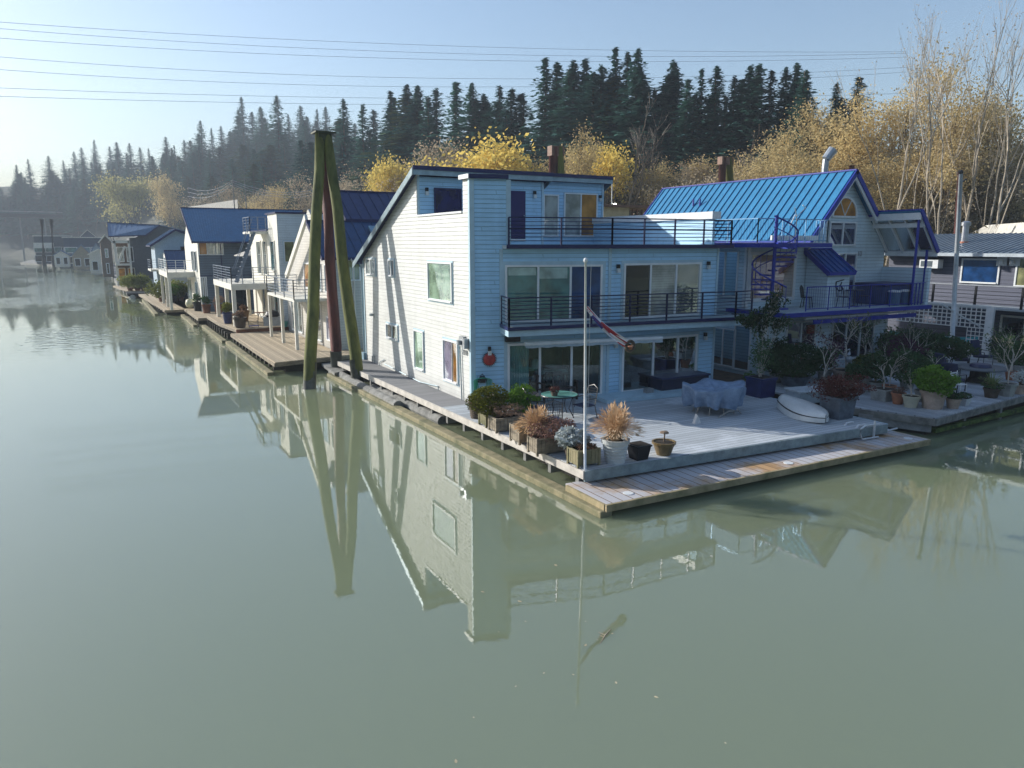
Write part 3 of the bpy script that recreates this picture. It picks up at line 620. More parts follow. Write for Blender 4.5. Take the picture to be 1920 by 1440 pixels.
mb = MB(); mb.box(10.9, 12.2, 40.9, 41.3, 7.5, 7.75); mb.build('roof_trim', WHITE, h1)
p = gy(672, 418, 39.9); q = gy(690, 440, 39.0); mb = MB(); mb.extr([(13.4, 38.9, 6.12), (14.3, 38.9, 6.12), (14.3, 40.3, 7.06), (13.4, 40.3, 7.06)], (0, -.06, .1)); mb.build('skylight', M('skylight_glass', (.25, .4, .5), .1), h1)
wpx(S1, (646, 486), (676, 526), h1, [OLIVE, OLIVE], WHITE, fw=.06)
wpx(S1, (655, 486), (659, 489), h1, [OLIVE], WHITE, fw=.01, sill=False) if False else None
# front: rake board, glazed lower storey, timber deck with posts
mb = MB(); mb.bar((10.25, 46.8, 4.2), (10.25, 41.2, 7.6), .16, .34); mb.build('rake_board', CREAM, h1)
window(F1, 1.2, 4.0, .75, 2.9, h1, [CURT, TEAL, CURT], WHITE, fw=.08); window(F1, 5.2, 8.4, .75, 2.9, h1, [TEAL, OLIVE, CURT], WHITE, fw=.08)
window(F1, 9.4, 10.5, 1.0, 2.3, h1, [LILAC], WHITE); window(F1, 5.0, 8.8, 3.6, 5.1, h1, [AMBER, CURT, TEAL], WHITE, fw=.08)
window(F1, 9.5, 10.4, 3.6, 5.1, h1, [CURT], WHITE)
mb = MB(); mb.box(9.0, X1 - .02, 39.6, 46.5, 3.15, 3.3); mb.build('balcony_floor', CREAM, h1)
railing([(X1, 46.5), (9.0, 46.5), (9.0, 39.6), (X1, 39.6)], 3.3, 1.0, h1, GREYL, rails=6, posts=3)
for yy in (39.7, 43.0, 46.3):
    mb = MB(); mb.box(9.0, 9.16, yy, yy + .16, .6, 3.15); mb.build('balcony_post', CREAM, h1)
mb = MB(); mb.tube([(11.95, 38.53, 5.3), (11.95, 38.53, .6)], .04, 6); mb.tube([(11.7, 38.1, 5.4), (11.95, 38.5, 5.1)], .04, 6); mb.build('downpipe', CREAM, h1)
d1 = rowdock('dock', 'sunny timber dock running from the beige house towards the mossy piles', [(7.1, 35.9), (12.2, 36.9), (12.2, 38.5), (10.7, 38.6), (10.7, 49.3), (7.15, 49.3)], .6, TIMBER)
floatunder(d1, 7.1, 12, 36.1, 49, .6, 12)
mb = MB(); mb.slab([(9.2, 33.2), (11.1, 34.5), (11.1, 36.8), (9.4, 36.2)], .2, .33); mb.build('link_float', WOODG, d1)
# ================================================================ white house with the stair tower
h2 = thing('floating_house', 'white modern floating house with a corner tower and a ship ladder up its front', 'house', (13, 55, .8))
S2 = Wall((10.5, 49.8), (16, 49.8)); F2 = Wall((10.5, 60), (10.5, 49.8))
siding(S2, [(0, .7), (5.5, .7), (5.5, 8.1), (0, 8.1)], WHITES, h2)
siding(F2, [(6.9, .7), (10.2, .7), (10.2, 8.1), (7.3, 8.1), (7.3, 7.05), (.4, 7.05), (.4, .7), (6.9, .7)], CREAM, h2, pitch=3, lip=0)
mb = MB(); mb.box(10.4, 16, 49.7, 53, 8.1, 8.2); mb.box(10.4, 16, 53, 59.8, 7.05, 7.15); mb.build('roof', NAVY, h2)
wpx(S2, (531, 452), (554, 492), h2, [OLIVE], WHITE, trim=TRIMG, tw=.04)
for a, b_, c, d in ((7.9, 9.2, 4.4, 6.4), (5.2, 6.6, 4.0, 6.4), (3.0, 4.6, 4.0, 6.4), (8.2, 9.4, 1.0, 3.3), (6.0, 7.6, 1.0, 3.2), (4.0, 5.2, 1.0, 3.2)):
    window(F2, a, b_, c, d, h2, [TEAL if a > 6 else CURT], CREAM, fw=.08)
mb = MB(); mb.box(7.65, 10.48, 51.2, 59.4, 3.45, 3.6); mb.box(7.65, 7.8, 51.2, 59.4, 3.2, 3.45); mb.box(7.8, 10.48, 51.2, 51.35, 3.2, 3.45); mb.build('balcony_floor', CREAM, h2)
railing([(10.48, 51.25), (7.7, 51.25), (7.7, 59.3)], 3.6, 1.05, h2, GREYL, rails=6, posts=4)
for x, y in ((7.68, 51.25), (7.68, 54.2), (7.68, 58.9), (9.9, 58.9)):
    mb = MB(); mb.cbox((x + .12, y + .12, .8), .24, .24, 2.65); mb.build('balcony_post', CREAM, h2)
# upper landing and ship ladder
mb = MB(); mb.box(9.3, 10.48, 52.8, 55.4, 6.85, 7.0); mb.build('landing', CREAM, h2)
railing([(10.4, 52.85), (9.35, 52.85), (9.35, 55.3)], 7.0, .95, h2, GREYL, rails=5, posts=2)
mb = MB(); a, b_ = V((8.3, 53.2, 3.6)), V((9.6, 52.9, 6.95)); n = 11
for s in (-.3, .3): mb.bar(a + V((0, s, 0)), b_ + V((0, s, 0)), .05, .16)
for k in range(n): p = a + (b_ - a) * (k + .5) / n; mb.box(p.x - .12, p.x + .12, p.y - .3, p.y + .3, p.z - .02, p.z + .02)
for s in (-.3, .3): mb.tube([a + V((-.1, s, .9)), b_ + V((-.1, s, .9))], .025, 5)
mb.build('ship_ladder', GREYL, h2)
d2 = rowdock('dock', 'raised timber dock under the white house balcony with pots and a barbecue', [(7.55, 49.45), (11.3, 49.45), (11.3, 60), (7.1, 60), (7.15, 54)], .82, TIMBER)
mb = MB(); mb.box(7.5, 11.2, 49.38, 49.45, .6, .8); mb.build('step_riser', REDW, d2)
floatunder(d2, 7.0, 12, 49.7, 60, .75, 9)
# ================================================================ slate house with corrugated roof
h3 = thing('floating_house', 'slate grey floating house with a big corrugated blue roof and white front', 'house', (10, 68, .7))
S3 = Wall((7.5, 66.0), (13.2, 66.0)); WF3 = Wall((7.5, 76), (7.5, 66.0))
siding(S3, [(0, .6), (5.7, .6), (5.7, 6.3), (0, 6.3)], SLATE, h3)
siding(WF3, [(0, .6), (10, .6), (10, 6.3), (5.0, 9.1), (0, 6.3)], CREAM, h3, pitch=3, lip=0)
seam_roof(h3, (6.95, 64.6, 6.35), (14.5, 64.6, 6.35), (17.4, 71, 9.25), (6.95, 71, 9.25), CORR, .16, rib=.035, edge=NAVY, ribw=.07)
wpx(S3, (371, 454), (420, 478), h3, [AMBER, CURT, CURT], WHITE, fw=.06)
mb = MB(); S3.box(mb, 1.7, 1.78, .7, 6.2, .02, .05); S3.box(mb, 0, 5.6, 3.55, 3.62, .02, .04); mb.build('trim_line', NAVY, h3)
mb = MB(); S3.box(mb, 2.3, 3.9, .7, 3.0, .02, .05); mb.build('door', DARKG, h3)
for a, c in ((.6, 1.0), (2.0, 1.0), (6.5, 1.0)): window(WF3, a, a + 1.2, c, 3.0, h3, [TEAL], WHITE)
for a in (5.2, 7.4): window(WF3, a, a + 1.4, 3.9, 5.6, h3, [DARKG], WHITE)
p0 = gz(418, 600, .7)
mb = MB(); mb.box(5.3, 7.48, 69.5, 78.5, 3.35, 3.8); mb.build('balcony_floor', CREAM, h3)
railing([(7.4, 69.5), (5.35, 69.5), (5.35, 78.4)], 3.8, 1.0, h3, WHITE, rails=5, posts=3)
for yy in (69.6, 73, 77.8):
    mb = MB(); mb.cbox((5.45, yy, .6), .22, .22, 2.8); mb.build('balcony_post', CREAM, h3)
wpx(S3, (375, 519), (390, 556), h3, [CURT, CURT, CURT], WHITE, fw=.08)
d3 = rowdock('dock', 'dark low timber dock with planters in front of the slate grey house', [(6.5, 60.3), (9.5, 60.3), (9.5, 65.9), (7.4, 66), (7.4, 70), (6.5, 70)], .65, TIMBY)
floatunder(d3, 6.5, 9, 60.5, 70, .6, 8)
# ================================================================ light blue house
h4 = thing('floating_house', 'small light blue gabled floating house with a lean-to blue roof', 'house', (9, 97, .6))
S4 = Wall((6.0, 92), (12, 92))
pk = S4.px(328, 432); el = S4.px(293, 458); er = S4.px(365, 470)
mb = MB(); mb.extr([S4.pt(0, .5), S4.pt(6, .5), S4.pt(6, 6.6), S4.pt(pk[0], pk[1]), S4.pt(0, 6.3)], (0, 6, 0)); mb.build('wall', LBLUE, h4)
top = S4.pt(pk[0], pk[1] + .12)
seam_roof(h4, (5.5, 91.5, 6.0), (5.5, 99, 6.0), (top.x, 99, top.z), (top.x, 91.5, top.z), SLATER, .5, edge=NAVY)
seam_roof(h4, (12.6, 99, 6.2), (12.6, 91.5, 6.2), (top.x, 91.5, top.z), (top.x, 99, top.z), SLATER, .5, edge=NAVY)
seam_roof(h4, (6.6, 84.4, 3.55), (10.2, 84.4, 3.55), (10.2, 87.6, 5.5), (6.6, 87.6, 5.5), BLUER, .6, edge=NAVY)
mb = MB(); mb.box(6.75, 10, 87.4, 91.9, .5, 5.2); mb.box(6.75, 10, 84.8, 87.4, .5, 3.4); mb.build('lean_to_wall', CREAM, h4)
W4 = Wall((6.75, 91), (6.75, 84.8)); window(W4, 1, 2.4, .8, 2.8, h4, [TEAL, CURT], WHITE, fw=.1); window(W4, 3.4, 5.6, .8, 2.8, h4, [CURT, TEAL], WHITE, fw=.1); window(W4, 1, 2.6, 3.6, 4.8, h4, [TEAL], WHITE, fw=.1)
wpx(S4, (338, 462), (350, 470), h4, [DARKG], NAVY)
mb = MB(); mb.box(5.2, 6.7, 88, 93, 3.3, 3.5); mb.build('balcony_floor', CREAM, h4)
railing([(6.7, 88), (5.25, 88), (5.25, 93)], 3.5, 1, h4, GREYL, rails=4, posts=2)
# ================================================================ dark grey house
h5 = thing('floating_house', 'dark charcoal floating house with low slate blue roof and a white framed porch', 'house', (10, 120, .5))
S5 = Wall((5.1, 118), (17, 118))
cu, _ = S5.px(242, 445); pu, pz = S5.px(300, 424); lu_, lz = S5.px(205, 430)
mb = MB(); mb.extr([S5.pt(cu, .4), S5.pt(12, .4), S5.pt(12, 7.0), S5.pt(pu, pz), S5.pt(cu + .8, 7.1), S5.pt(cu, 7.0)], (0, 10, 0)); mb.build('wall', DGREY, h5)
a = S5.pt(*S5.px(203, 443)); b_ = S5.pt(*S5.px(268, 441)); 
seam_roof(h5, (a.x, 117.5, a.z), (b_.x + .3, 117.5, b_.z), S5.pt(pu, pz + .15), (a.x + .1, 121.5, pz + .5), SLATER, .5, edge=NAVY)
seam_roof(h5, S5.pt(12.6, 6.7), S5.pt(12.6, 6.7) + V((0, 9, 0)), S5.pt(pu, pz + .15) + V((0, 9, 0)), S5.pt(pu, pz + .15), SLATER, .6)
window(S5, S5.px(256, 0)[0], S5.px(286, 0)[0], 5.3, 6.0, h5, [CURT, BLIND, CURT], WHITE, fw=.1)
x0 = S5.pt(*S5.px(211, 445)).x; x1 = S5.pt(*S5.px(241, 445)).x
mb = MB()
for x in (x0, x1 - .2): mb.box(x, x + .25, 116.8, 117.1, .5, 6.6)
mb.box(x0, x1, 116.8, 117.1, 6.3, 6.7); mb.box(x0, x1, 116.4, 117.9, 3.25, 3.5); mb.bar((x0 + .3, 116.9, 3.4), (x1 - .6, 116.9, 5.9), .25); mb.build('porch_frame', CREAM, h5)
mb = MB(); mb.box(x0 + .1, x1, 118.05, 118.4, .5, 6.4); mb.build('porch_back_wall', M('brown_boards', (.14, .09, .06), .8), h5)
for q in (.3, 1.5):
    p5 = Wall((x0, 118.03), (x1, 118.03)); window(p5, q, q + .9, 3.7, 5.8, h5, [CURT], WHITE, fw=.08); window(p5, q, q + .9, .9, 2.9, h5, [AMBER], CREAM, fw=.08)
# ================================================================ far cottages and the last boathouse of the row
def cottage(label, tl, br, Y, wall, roofm, dep=7, gable=True, oh=.3, name='cottage', wins=2, frame=WHITE):
    a = gy(tl[0], tl[1], Y); b_ = gy(br[0], tl[1], Y); z0 = .4; z1 = gy((tl[0] + br[0]) / 2, br[1], Y).z
    t = thing(name, label, 'house', ((a.x + b_.x) / 2, Y, .3)); W_ = Wall((a.x, Y), (b_.x, Y)); Lw = W_.L; zt = a.z
    mb = MB()
    if gable:
        pz_ = zt; ez = z1
        mb.extr([W_.pt(0, z0), W_.pt(Lw, z0), W_.pt(Lw, ez), W_.pt(Lw / 2, pz_), W_.pt(0, ez)], (0, dep, 0)); mb.build('wall', wall, t)
        for s, (u0_, u1_) in enumerate(((-oh, Lw / 2), (Lw + oh, Lw / 2))):
            sl2 = (pz_ - ez) / (Lw / 2); A_ = W_.pt(u0_, ez - oh * sl2 + .1, oh); D_ = W_.pt(u1_, pz_ + .1, oh)
            seam_roof(t, A_, A_ + V((0, dep + .6, 0)), D_ + V((0, dep + .6, 0)), D_, roofm, .8, th=.15)
        zt = ez
    else:
        mb.extr([W_.pt(0, z0), W_.pt(Lw, z0), W_.pt(Lw, zt), W_.pt(0, zt)], (0, dep, 0)); mb.build('wall', wall, t)
        mb = MB(); mb.box(a.x - oh, b_.x + oh, Y - oh, Y + dep, zt, zt + .25); mb.build('roof', roofm, t)
    for k in range(wins):
        u_ = Lw * (k + .5) / wins; window(W_, u_ - Lw * .16, u_ + Lw * .16, 1.0, 2.9, t, [DARKG], frame, fw=.14)
        if zt > 5.5: window(W_, u_ - Lw * .16, u_ + Lw * .16, 3.8, 5.4, t, [TEAL], frame, fw=.14)
    Wl = Wall((a.x, Y + dep), (a.x, Y)); window(Wl, dep * .2, dep * .5, 1, 2.9, t, [CURT], frame, fw=.15); window(Wl, dep * .6, dep * .85, 1, 2.9, t, [CURT], frame, fw=.15)
    return t
cottage('tan cottage with a blue gable roof and white posts in the distant row', (133, 459), (170, 478), 205, M('tan_wall', (.42, .36, .27), .8), SLATER, wins=2)
cottage('small white cottage with a pale gable roof right of the tan cottage', (166, 468), (204, 477), 170, CREAM, CREAM, wins=2)
cottage('grey house with brown gable wing beside the charcoal porch', (186, 441), (207, 452), 150, M('brown_wall', (.22, .17, .14), .8), CREAM, wins=1, dep=5)
h7 = cottage('far charcoal boathouse with a flat pale roof beside two dark piles', (63, 443), (132, 492), 262, DGREY, CREAM, gable=False, wins=4, dep=12, name='boathouse')
cottage('dark blue two storey floating house with a white roof rail behind the tan cottage', (118, 446), (192, 492), 236, M('dark_blue_wall', (.05, .08, .13), .7), CREAM, gable=False, wins=3, dep=10)
cottage('little gabled house peeking above the flat roofs of the far row', (150, 431), (177, 443), 285, M('cottage_grey', (.12, .13, .16), .8), CREAM, wins=1)
mb = MB(); p = gy(63, 456, 261); mb.box(p.x, p.x + 5, 259.5, 261.9, 5, 6.6); mb.build('porch_beam', CREAM, h7)
for i, (x, lab) in enumerate(((78, 'left of two dark steel piles at the far end of the row'), (96, 'right of two dark steel piles at the far end of the row'))):
    a = gy(x, 411, 250); b_ = gy(x + 4, 490, 250); mb = MB(); mb.tube([(b_.x, 250, -1), (b_.x, 250, 1), (a.x, 250, a.z)], [.55, .52, .5], 12)
    o = mb.build('mooring_pile', M('dark_steel_pile', (.03, .032, .035), .6, .3), None, o=(b_.x, 250, 0), smooth=True); tag(o, lab, 'piling')
mb = MB(); a, b_, c, d = gz(38, 492, .4), gz(112, 497, .4), gz(160, 490, .4), gz(60, 487, .4); mb.slab([(a.x, a.y), (b_.x, b_.y), (c.x, c.y), (d.x, d.y)], .0, .4)
o = mb.build('float', WOODG, None, o=(a.x, a.y, 0)); tag(o, 'long low grey float under the two far dark piles', 'dock')
mb = MB(); P = [gz(x, y, .35) for x, y in ((118, 493), (200, 505), (232, 545), (262, 545), (300, 520), (250, 500), (180, 490))]; mb.slab([(p.x, p.y) for p in P], .0, .35)
o = mb.build('float', WOODG, None, o=(P[0].x, P[0].y, 0)); tag(o, 'weathered grey float carrying the cottages of the far row', 'dock')
mb = MB(); P = [gz(x, y, .5) for x, y in ((300, 555), (372, 592), (420, 600), (372, 548), (330, 545))]; mb.slab([(p.x, p.y) for p in P], .0, .5)
o = mb.build('float', WOODW, None, o=(P[0].x, P[0].y, 0)); tag(o, 'timber float between the slate grey house and the pontoon boat', 'dock')

cottage('low cream cottage half hidden left of the tan cottage', (100, 470), (128, 478), 225, CREAM, SLATER, wins=2)
cottage('narrow grey shed with a blue roof between the tan cottage and the brown wing', (172, 457), (188, 468), 185, LBLUE, SLATER, wins=1)
# ================================================================ blue roofed house
BTRIM = M('royal_blue_trim', (.012, .03, .30), .4, var=.1); AZR = M('azure_metal_roof', (.035, .22, .42), .4, .1, var=.12)
BSID = lap('pale_blue_grey_siding', (.62, .74, .80), lap_shade=.2)
bh = thing('floating_house', 'gabled pale floating house with bright azure metal roof and a blue spiral stair', 'house', (28, 27, .65))
XB, YB, YU = 24.0, 21.5, 22.5
BF = Wall((XB, YB), (32.1, YB)); BS = Wall((XB, 34), (XB, YB)); BU = Wall((XB - .15, YU), (32.9, YU)); BSU = Wall((XB - .15, 34), (XB - .15, YU))
siding(BF, [(0, .6), (BF.L, .6), (BF.L, 3.4), (0, 3.4)], BSID, bh); siding(BS, [(0, .6), (12.5, .6), (12.5, 3.45), (0, 3.45)], BSID, bh)
siding(BSU, [(0, 3.3), (11.5, 3.3), (11.5, 6.1), (0, 6.1)], BSID, bh)
uu = lambda X: X - (XB - .15)
siding(BU, [(0, 3.4), (BU.L, 3.4), (BU.L, 5.9), (uu(31.45), 7.45), (uu(29.82), 9.22), (uu(27.4), 6.5), (uu(27.4), 6.1), (0, 6.1)], BSID, bh)
for wl, a in ((BF, (0, .14, .6, 3.4, .02, .05)), (BS, (12.38, 12.5, .6, 3.4, .02, .05)), (BF, (BF.L - .12, BF.L, .6, 3.4, .02, .05)), (BU, (0, .14, 3.5, 6.1, .02, .05)), (BSU, (11.38, 11.5, 3.5, 6.1, .02, .05))): board(wl, *a, mat=WHITE, par=bh)
mb = MB(); mb.box(32.0, 32.1, 21.6, 34, .6, 3.3); mb.box(32.78, 32.9, 22.6, 34, 3.3, 5.9); mb.box(24.1, 32, 33.9, 34, .6, 6); mb.build('rear_wall', BSID, bh)
# roof
RX, RZ = 29.82, 9.38
seam_roof(bh, (27.1, 35.0, 6.30), (27.1, 22.05, 6.30), (RX, 22.05, RZ), (RX, 35.0, RZ), AZR, .45, rib=.05, edge=BTRIM)
seam_roof(bh, (31.6, 22.05, 7.5), (31.6, 35, 7.5), (RX, 35, RZ), (RX, 22.05, RZ), AZR, .45, rib=.05, edge=BTRIM)
seam_roof(bh, (33.05, 19.95, 5.86), (33.05, 35, 5.86), (31.55, 35, 7.62), (31.55, 19.95, 7.62), AZR, .45, rib=.05, edge=BTRIM)
mb = MB()     # white verge boards under the gable edges
for (x0_, z0_, x1_, z1_) in ((27.15, 6.15, RX, 9.2), (31.6, 7.32, RX, 9.2)):
    mb.extr([(x0_, 22.08, z0_), (x1_, 22.08, z1_), (x1_, 22.08, z1_ - .22), (x0_, 22.08, z0_ - .22)], (0, .08, 0))
mb.build('verge_board', WHITE, bh)
# roof vents + flue
f1 = gx(1302, 366, 28.6)
for dx in (0, .5):
    mb = MB(); mb.tube([(28.75, 31.2 - dx, 8.0), (28.75, 31.2 - dx, 8.55)], .05, 6); mb.build('vent_pipe', BTRIM, bh)
pf = gy(1546, 326, 27.5); mb = MB(); mb.tube([(pf.x, 27.5, 8.6), (pf.x, 27.5, pf.z + .3), (pf.x + .02, 27.5, pf.z + .75)], .17, 10); mb.tube([(pf.x, 27.5, pf.z + .75), (pf.x + .35, 27.35, pf.z + 1.25)], [.22, .26], 10); mb.build('flue', GALV, bh)
# canopy over the balcony: beams, skylight panels, blue post
cv = MB(); 
cv.bar((31.62, 22.5, 7.38), (31.62, 20.0, 7.38), .1, .34); cv.bar((31.9, 22.5, 6.98), (31.9, 20.0, 6.98), .08, .2); cv.bar((33.0, 22.5, 5.72), (33.0, 20.0, 5.72), .1, .22)
for yy in (22.4, 21.6, 20.85, 20.08): cv.bar((31.6, yy, 7.42), (33.0, yy, 5.78), .09, .14)
cv.build('canopy_frame', WHITE, bh)
TANG = glass('tan_canopy_panel', (.13, .11, .085), .06)
for k in range(3):
    y0_ = 22.33 - k * .77; m = MB(); m.quad((31.66, y0_, 7.38), (31.66, y0_ - .66, 7.38), (32.98, y0_ - .66, 5.84), (32.98, y0_, 5.84)); m.build('skylight_panel', TANG, bh)
mb = MB(); mb.box(31.62, 31.70, 20.1, 20.18, 3.5, 7.2); mb.box(32.75, 32.83, 20.3, 20.38, 3.5, 5.9); mb.build('canopy_post', BTRIM, bh)
# flat roof over the corner with its rail
mb = MB(); mb.slab([(23.2, 21.3), (27.45, 21.3), (27.45, 27.5), (23.2, 27.5)], 6.12, 6.22); mb.build('flat_roof', M('pink_white_membrane', (.66, .62, .60), .6), bh)
mb = MB(); mb.bar((23.15, 21.26, 6.11), (27.5, 21.26, 6.11), .05, .17); mb.bar((23.16, 21.26, 6.11), (23.16, 27.5, 6.11), .05, .17); mb.build('flat_roof_edge', BTRIM, bh)
mb = MB(); mb.bar((24.3, 21.7, 6.4), (27.1, 21.7, 6.4), .1, .22); mb.build('flat_roof_kerb', WHITE, bh)
LRAIL = M('pale_blue_rail', (.20, .40, .62), .4, .2)
railing([(23.4, 26.5), (23.4, 21.6), (27.6, 21.6), (27.6, 22.2)], 6.22, .95, bh, LRAIL, posts=3, balus=.14, top=.035, pw=.035)
# windows
wpx(BF, (1474, 604), (1522, 700), bh, [DARKG, DARKG], WHITE, fw=.07)
wpx(BF, (1560, 600), (1633, 668), bh, [BLUEG, NAVG, NAVG], WHITE, fw=.07)
mb = MB(); BF.box(mb, 2.6, 3.02, 2.35, 2.72, .05, .075); mb.build('red_banner', M('red_banner', (.25, .03, .02), .7), bh)
# side wall glazing
wpx(BS, (1335, 612), (1377, 690), bh, [DARKG, DARKG], WHITE, fw=.05); wpx(BS, (1379, 608), (1405, 697), bh, [DARKG], WHITE, fw=.05)
wpx(BSU, (1338, 470), (1382, 558), bh, [BLUEG, TEAL], WHITE, fw=.06)
wpx(BU, (1405, 472), (1487, 562), bh, [AMBER], WHITE, fw=.14, trim=BSID, tw=.06)
wpx(BU, (1555, 415), (1602, 461), bh, [NAVG, NAVG], WHITE, fw=.07)
wpx(BU, (1563, 474), (1600, 545), bh, [OLIVE, NAVG], WHITE, fw=.06)
# half round gable window
u0, z0 = BU.px(1558, 404); u1, _ = BU.px(1605, 404); uc = (u0 + u1) / 2; rr_ = (u1 - u0) / 2
fr_ = MB(); gl_ = MB(); n = 18
for k in range(n):
    a0, a1 = math.pi * k / n, math.pi * (k + 1) / n
    fr_.hexa([BU.pt(uc + math.cos(a) * r_, z0 + math.sin(a) * r_, o) for o in (.02, .09) for a, r_ in ((a0, rr_), (a1, rr_), (a1, rr_ - .09), (a0, rr_ - .09))])
BU.box(fr_, u0, u1, z0 - .09, z0 - .005, .02, .09)
gl_.quad(*[BU.pt(uc + math.cos(math.pi * k / n) * (rr_ - .085), z0 + math.sin(math.pi * k / n) * (rr_ - .085), .04) for k in range(n + 1)])
for a in (60, 120): fr_.bar(BU.pt(uc, z0, .06), BU.pt(uc + math.cos(rad(a)) * (rr_ - .05), z0 + math.sin(rad(a)) * (rr_ - .05), .06), .03)
f = fr_.build('arched_window', WHITE, bh); gl_.build('pane', AMBER, f)
# little hood over the balcony
a = BU.pt(*BU.px(1508, 468)); hx0, hx1 = a.x, a.x + 1.35
mb = MB(); mb.box(hx0 + .15, hx1 + .25, 21.3, 22.45, 3.45, 4.95); mb.extr([(hx0 + .15, 22.45, 4.95), (hx0 + .15, 21.3, 4.95), (hx0 + .15, 22.45, 5.75)], (1.45, 0, 0)); mb.build('closet_wall', BSID, bh)
seam_roof(bh, (hx0 + .0, 21.1, 4.95), (hx1 + .4, 21.1, 4.95), (hx1 + .4, 22.5, 5.95), (hx0 + .0, 22.5, 5.95), M('royal_blue_roof', (.02, .08, .30), .35, .1), .35, edge=BTRIM, name='hood_roof')
mb = MB(); a = V((hx0 + .95, 21.28, 4.35))
for p, q in (((-.25, .2), (.25, .28)), ((-.25, .2), (-.25, -.05)), ((-.25, -.05), (0, -.2)), ((0, -.2), (.22, -.15)), ((.22, -.15), (.05, .05)), ((.05, .05), (.12, .18))): mb.bar(a + V((p[0], 0, p[1])), a + V((q[0], 0, q[1])), .03, .04)
mb.build('iron_ornament', BLK, bh)
# balcony
mb = MB(); bp_ = [(23.75, 20.25), (32.95, 20.05), (32.95, 22.5), (23.75, 22.5)]; mb.slab(bp_, 3.38, 3.46); mb.build('balcony_floor', M('balcony_pale', (.42, .50, .54), .7), bh)
mb = MB(); mb.bar((23.72, 20.22, 3.36), (33.0, 20.02, 3.36), .06, .17); mb.bar((23.72, 20.2, 3.36), (23.72, 23.4, 3.36), .06, .17); mb.build('balcony_edge', BTRIM, bh)
mb = MB(); mb.bar((25.5, 20.3, 3.02), (32.2, 20.2, 3.02), .07, .17); mb.build('awning_bar', BTRIM, bh)
mb = MB(); mb.bar((25.2, 20.5, 3.16), (32.4, 20.4, 3.16), .12, .08); mb.build('awning_case', WHITE, bh)
railing([(25.1, 20.4), (31.6, 20.2), (32.8, 20.25)], 3.46, .98, bh, BTRIM, posts=5, balus=.13, top=.04, pw=.035)
mb = MB(); mb.box(32.8, 32.9, 20.2, 22.5, 3.46, 5.1); mb.box(32.76, 32.95, 20.15, 20.3, 3.46, 5.12); mb.build('privacy_wall', BSID, bh)
# numbers
u, z = BF.px(1645, 599); text('10', BF.pt(u, z - .15, .03), .34, GALV, bh, (rad(90), 0, 0))
u, z = BU.px(1611, 474); text('10', BU.pt(u, z - .15, .03), .34, GALV, bh, (rad(90), 0, 0))
# spiral stair: a thing fixed to the house, kept as a part with its own treads
sx, sy = 24.1, 21.3
mb = MB(); mb.tube([(sx, sy, 3.3), (sx, sy, 7.3)], .07, 10); st_ = mb.build('spiral_stair', BTRIM, bh)
mb = MB(); n = 15
for k in range(n):
    a = rad(200 - k * 27 + 60); z = 3.62 + k * .185; P = [(sx + .06 * math.cos(a), sy + .06 * math.sin(a))]
    for s in (-13, 13): P.append((sx + .84 * math.cos(a + rad(s)), sy + .84 * math.sin(a + rad(s))))
    mb.slab(P, z - .05, z + .01)
mb.build('treads', BTRIM, st_)
mb = MB(); hel = []; 
for k in range(n * 3 + 1):
    a = rad(200 - k * 9 + 60); hel.append(V((sx + .84 * math.cos(a), sy + .84 * math.sin(a), 3.62 + k * .185 / 3 + .85)))
mb.tube(hel, .034, 6); mb.tube([p - V((0, 0, .42)) for p in hel], .02, 5)
for k in range(0, len(hel), 2): mb.tube([hel[k], hel[k] - V((0, 0, .85))], .015, 4)
mb.build('handrail', BTRIM, st_)
mb = MB(); mb.tube([(24.9, 21.0, 6.2), (24.9, 21.0, 7.2), (24.8, 21.0, 7.32), (24.6, 21.05, 6.9)], .02, 5); mb.tube([(24.75, 21.0, 7.6), (24.9, 21, 7.25), (25.4, 21, 7.6), (25.2, 21.0, 7.7)], .02, 5); mb.build('stair_arch', STEEL, st_)
# ---------------------------------------------------------------- grey house to the right
GSID = lap('mauve_grey_siding', (.10, .11, .155), .2, lap_shade=.24)
gh = thing('floating_house', 'dark grey floating house with long low roof and a glass rail deck', 'house', (44, 20, .6))
XG = 40.0; GS = Wall((XG, 27), (XG, 8))
siding(GS, [(0, .5), (19, .5), (19, 5.75), (0, 5.75)], GSID, gh)
mb = MB(); mb.extr([(XG, 27, .5), (47, 27, .5), (47, 27, 5.7), (XG, 27, 5.7)], (0, -.1, 0)); mb.build('end_wall', GSID, gh)
seam_roof(gh, (39.3, 27.6, 5.72), (39.3, 7.5, 5.72), (44.5, 7.5, 6.75), (44.5, 27.6, 6.75), M('grey_corrugated_roof', (.20, .25, .30), .45, .3), .3, rib=.04)
mb = MB(); mb.bar((39.24, 27.6, 5.62), (39.24, 7.5, 5.62), .12, .16); mb.build('gutter', M('pale_gutter', (.5, .56, .6), .4), gh)
wpx(GS, (1805, 484), (1872, 533), gh, [BLUEG], WHITE, fw=.08); wpx(GS, (1908, 482), (1960, 540), gh, [OLIVE], WHITE, fw=.08)
wpx(GS, (1878, 590), (1960, 700), gh, [DARKG, OLIVE], CREAM, fw=.1)
u0, z1 = GS.px(1735, 486); u1, z0 = GS.px(1768, 503); mb = MB(); GS.box(mb, u0, u1, z0, z1, .02, .5); ac = mb.build('air_conditioner', WHITE, gh); mb = MB(); GS.box(mb, u0 + .08, u0 + (u1 - u0) * .7, z0 + .08, z1 - .08, .5, .51); mb.build('grille', M('grille_dark', (.06, .09, .11), .6), ac)
for x in (1882, 1902):
    u, z = GS.px(x, 487); mb = MB(); GS.box(mb, u - .3, u + .3, z - .3, z + .15, .02, .06); mb.lathe(GS.pt(u, z - .1, .2), [(.12, -.1), (.08, .05), (0, .1)], 10); mb.build('spot_lamp', WHITE, gh)
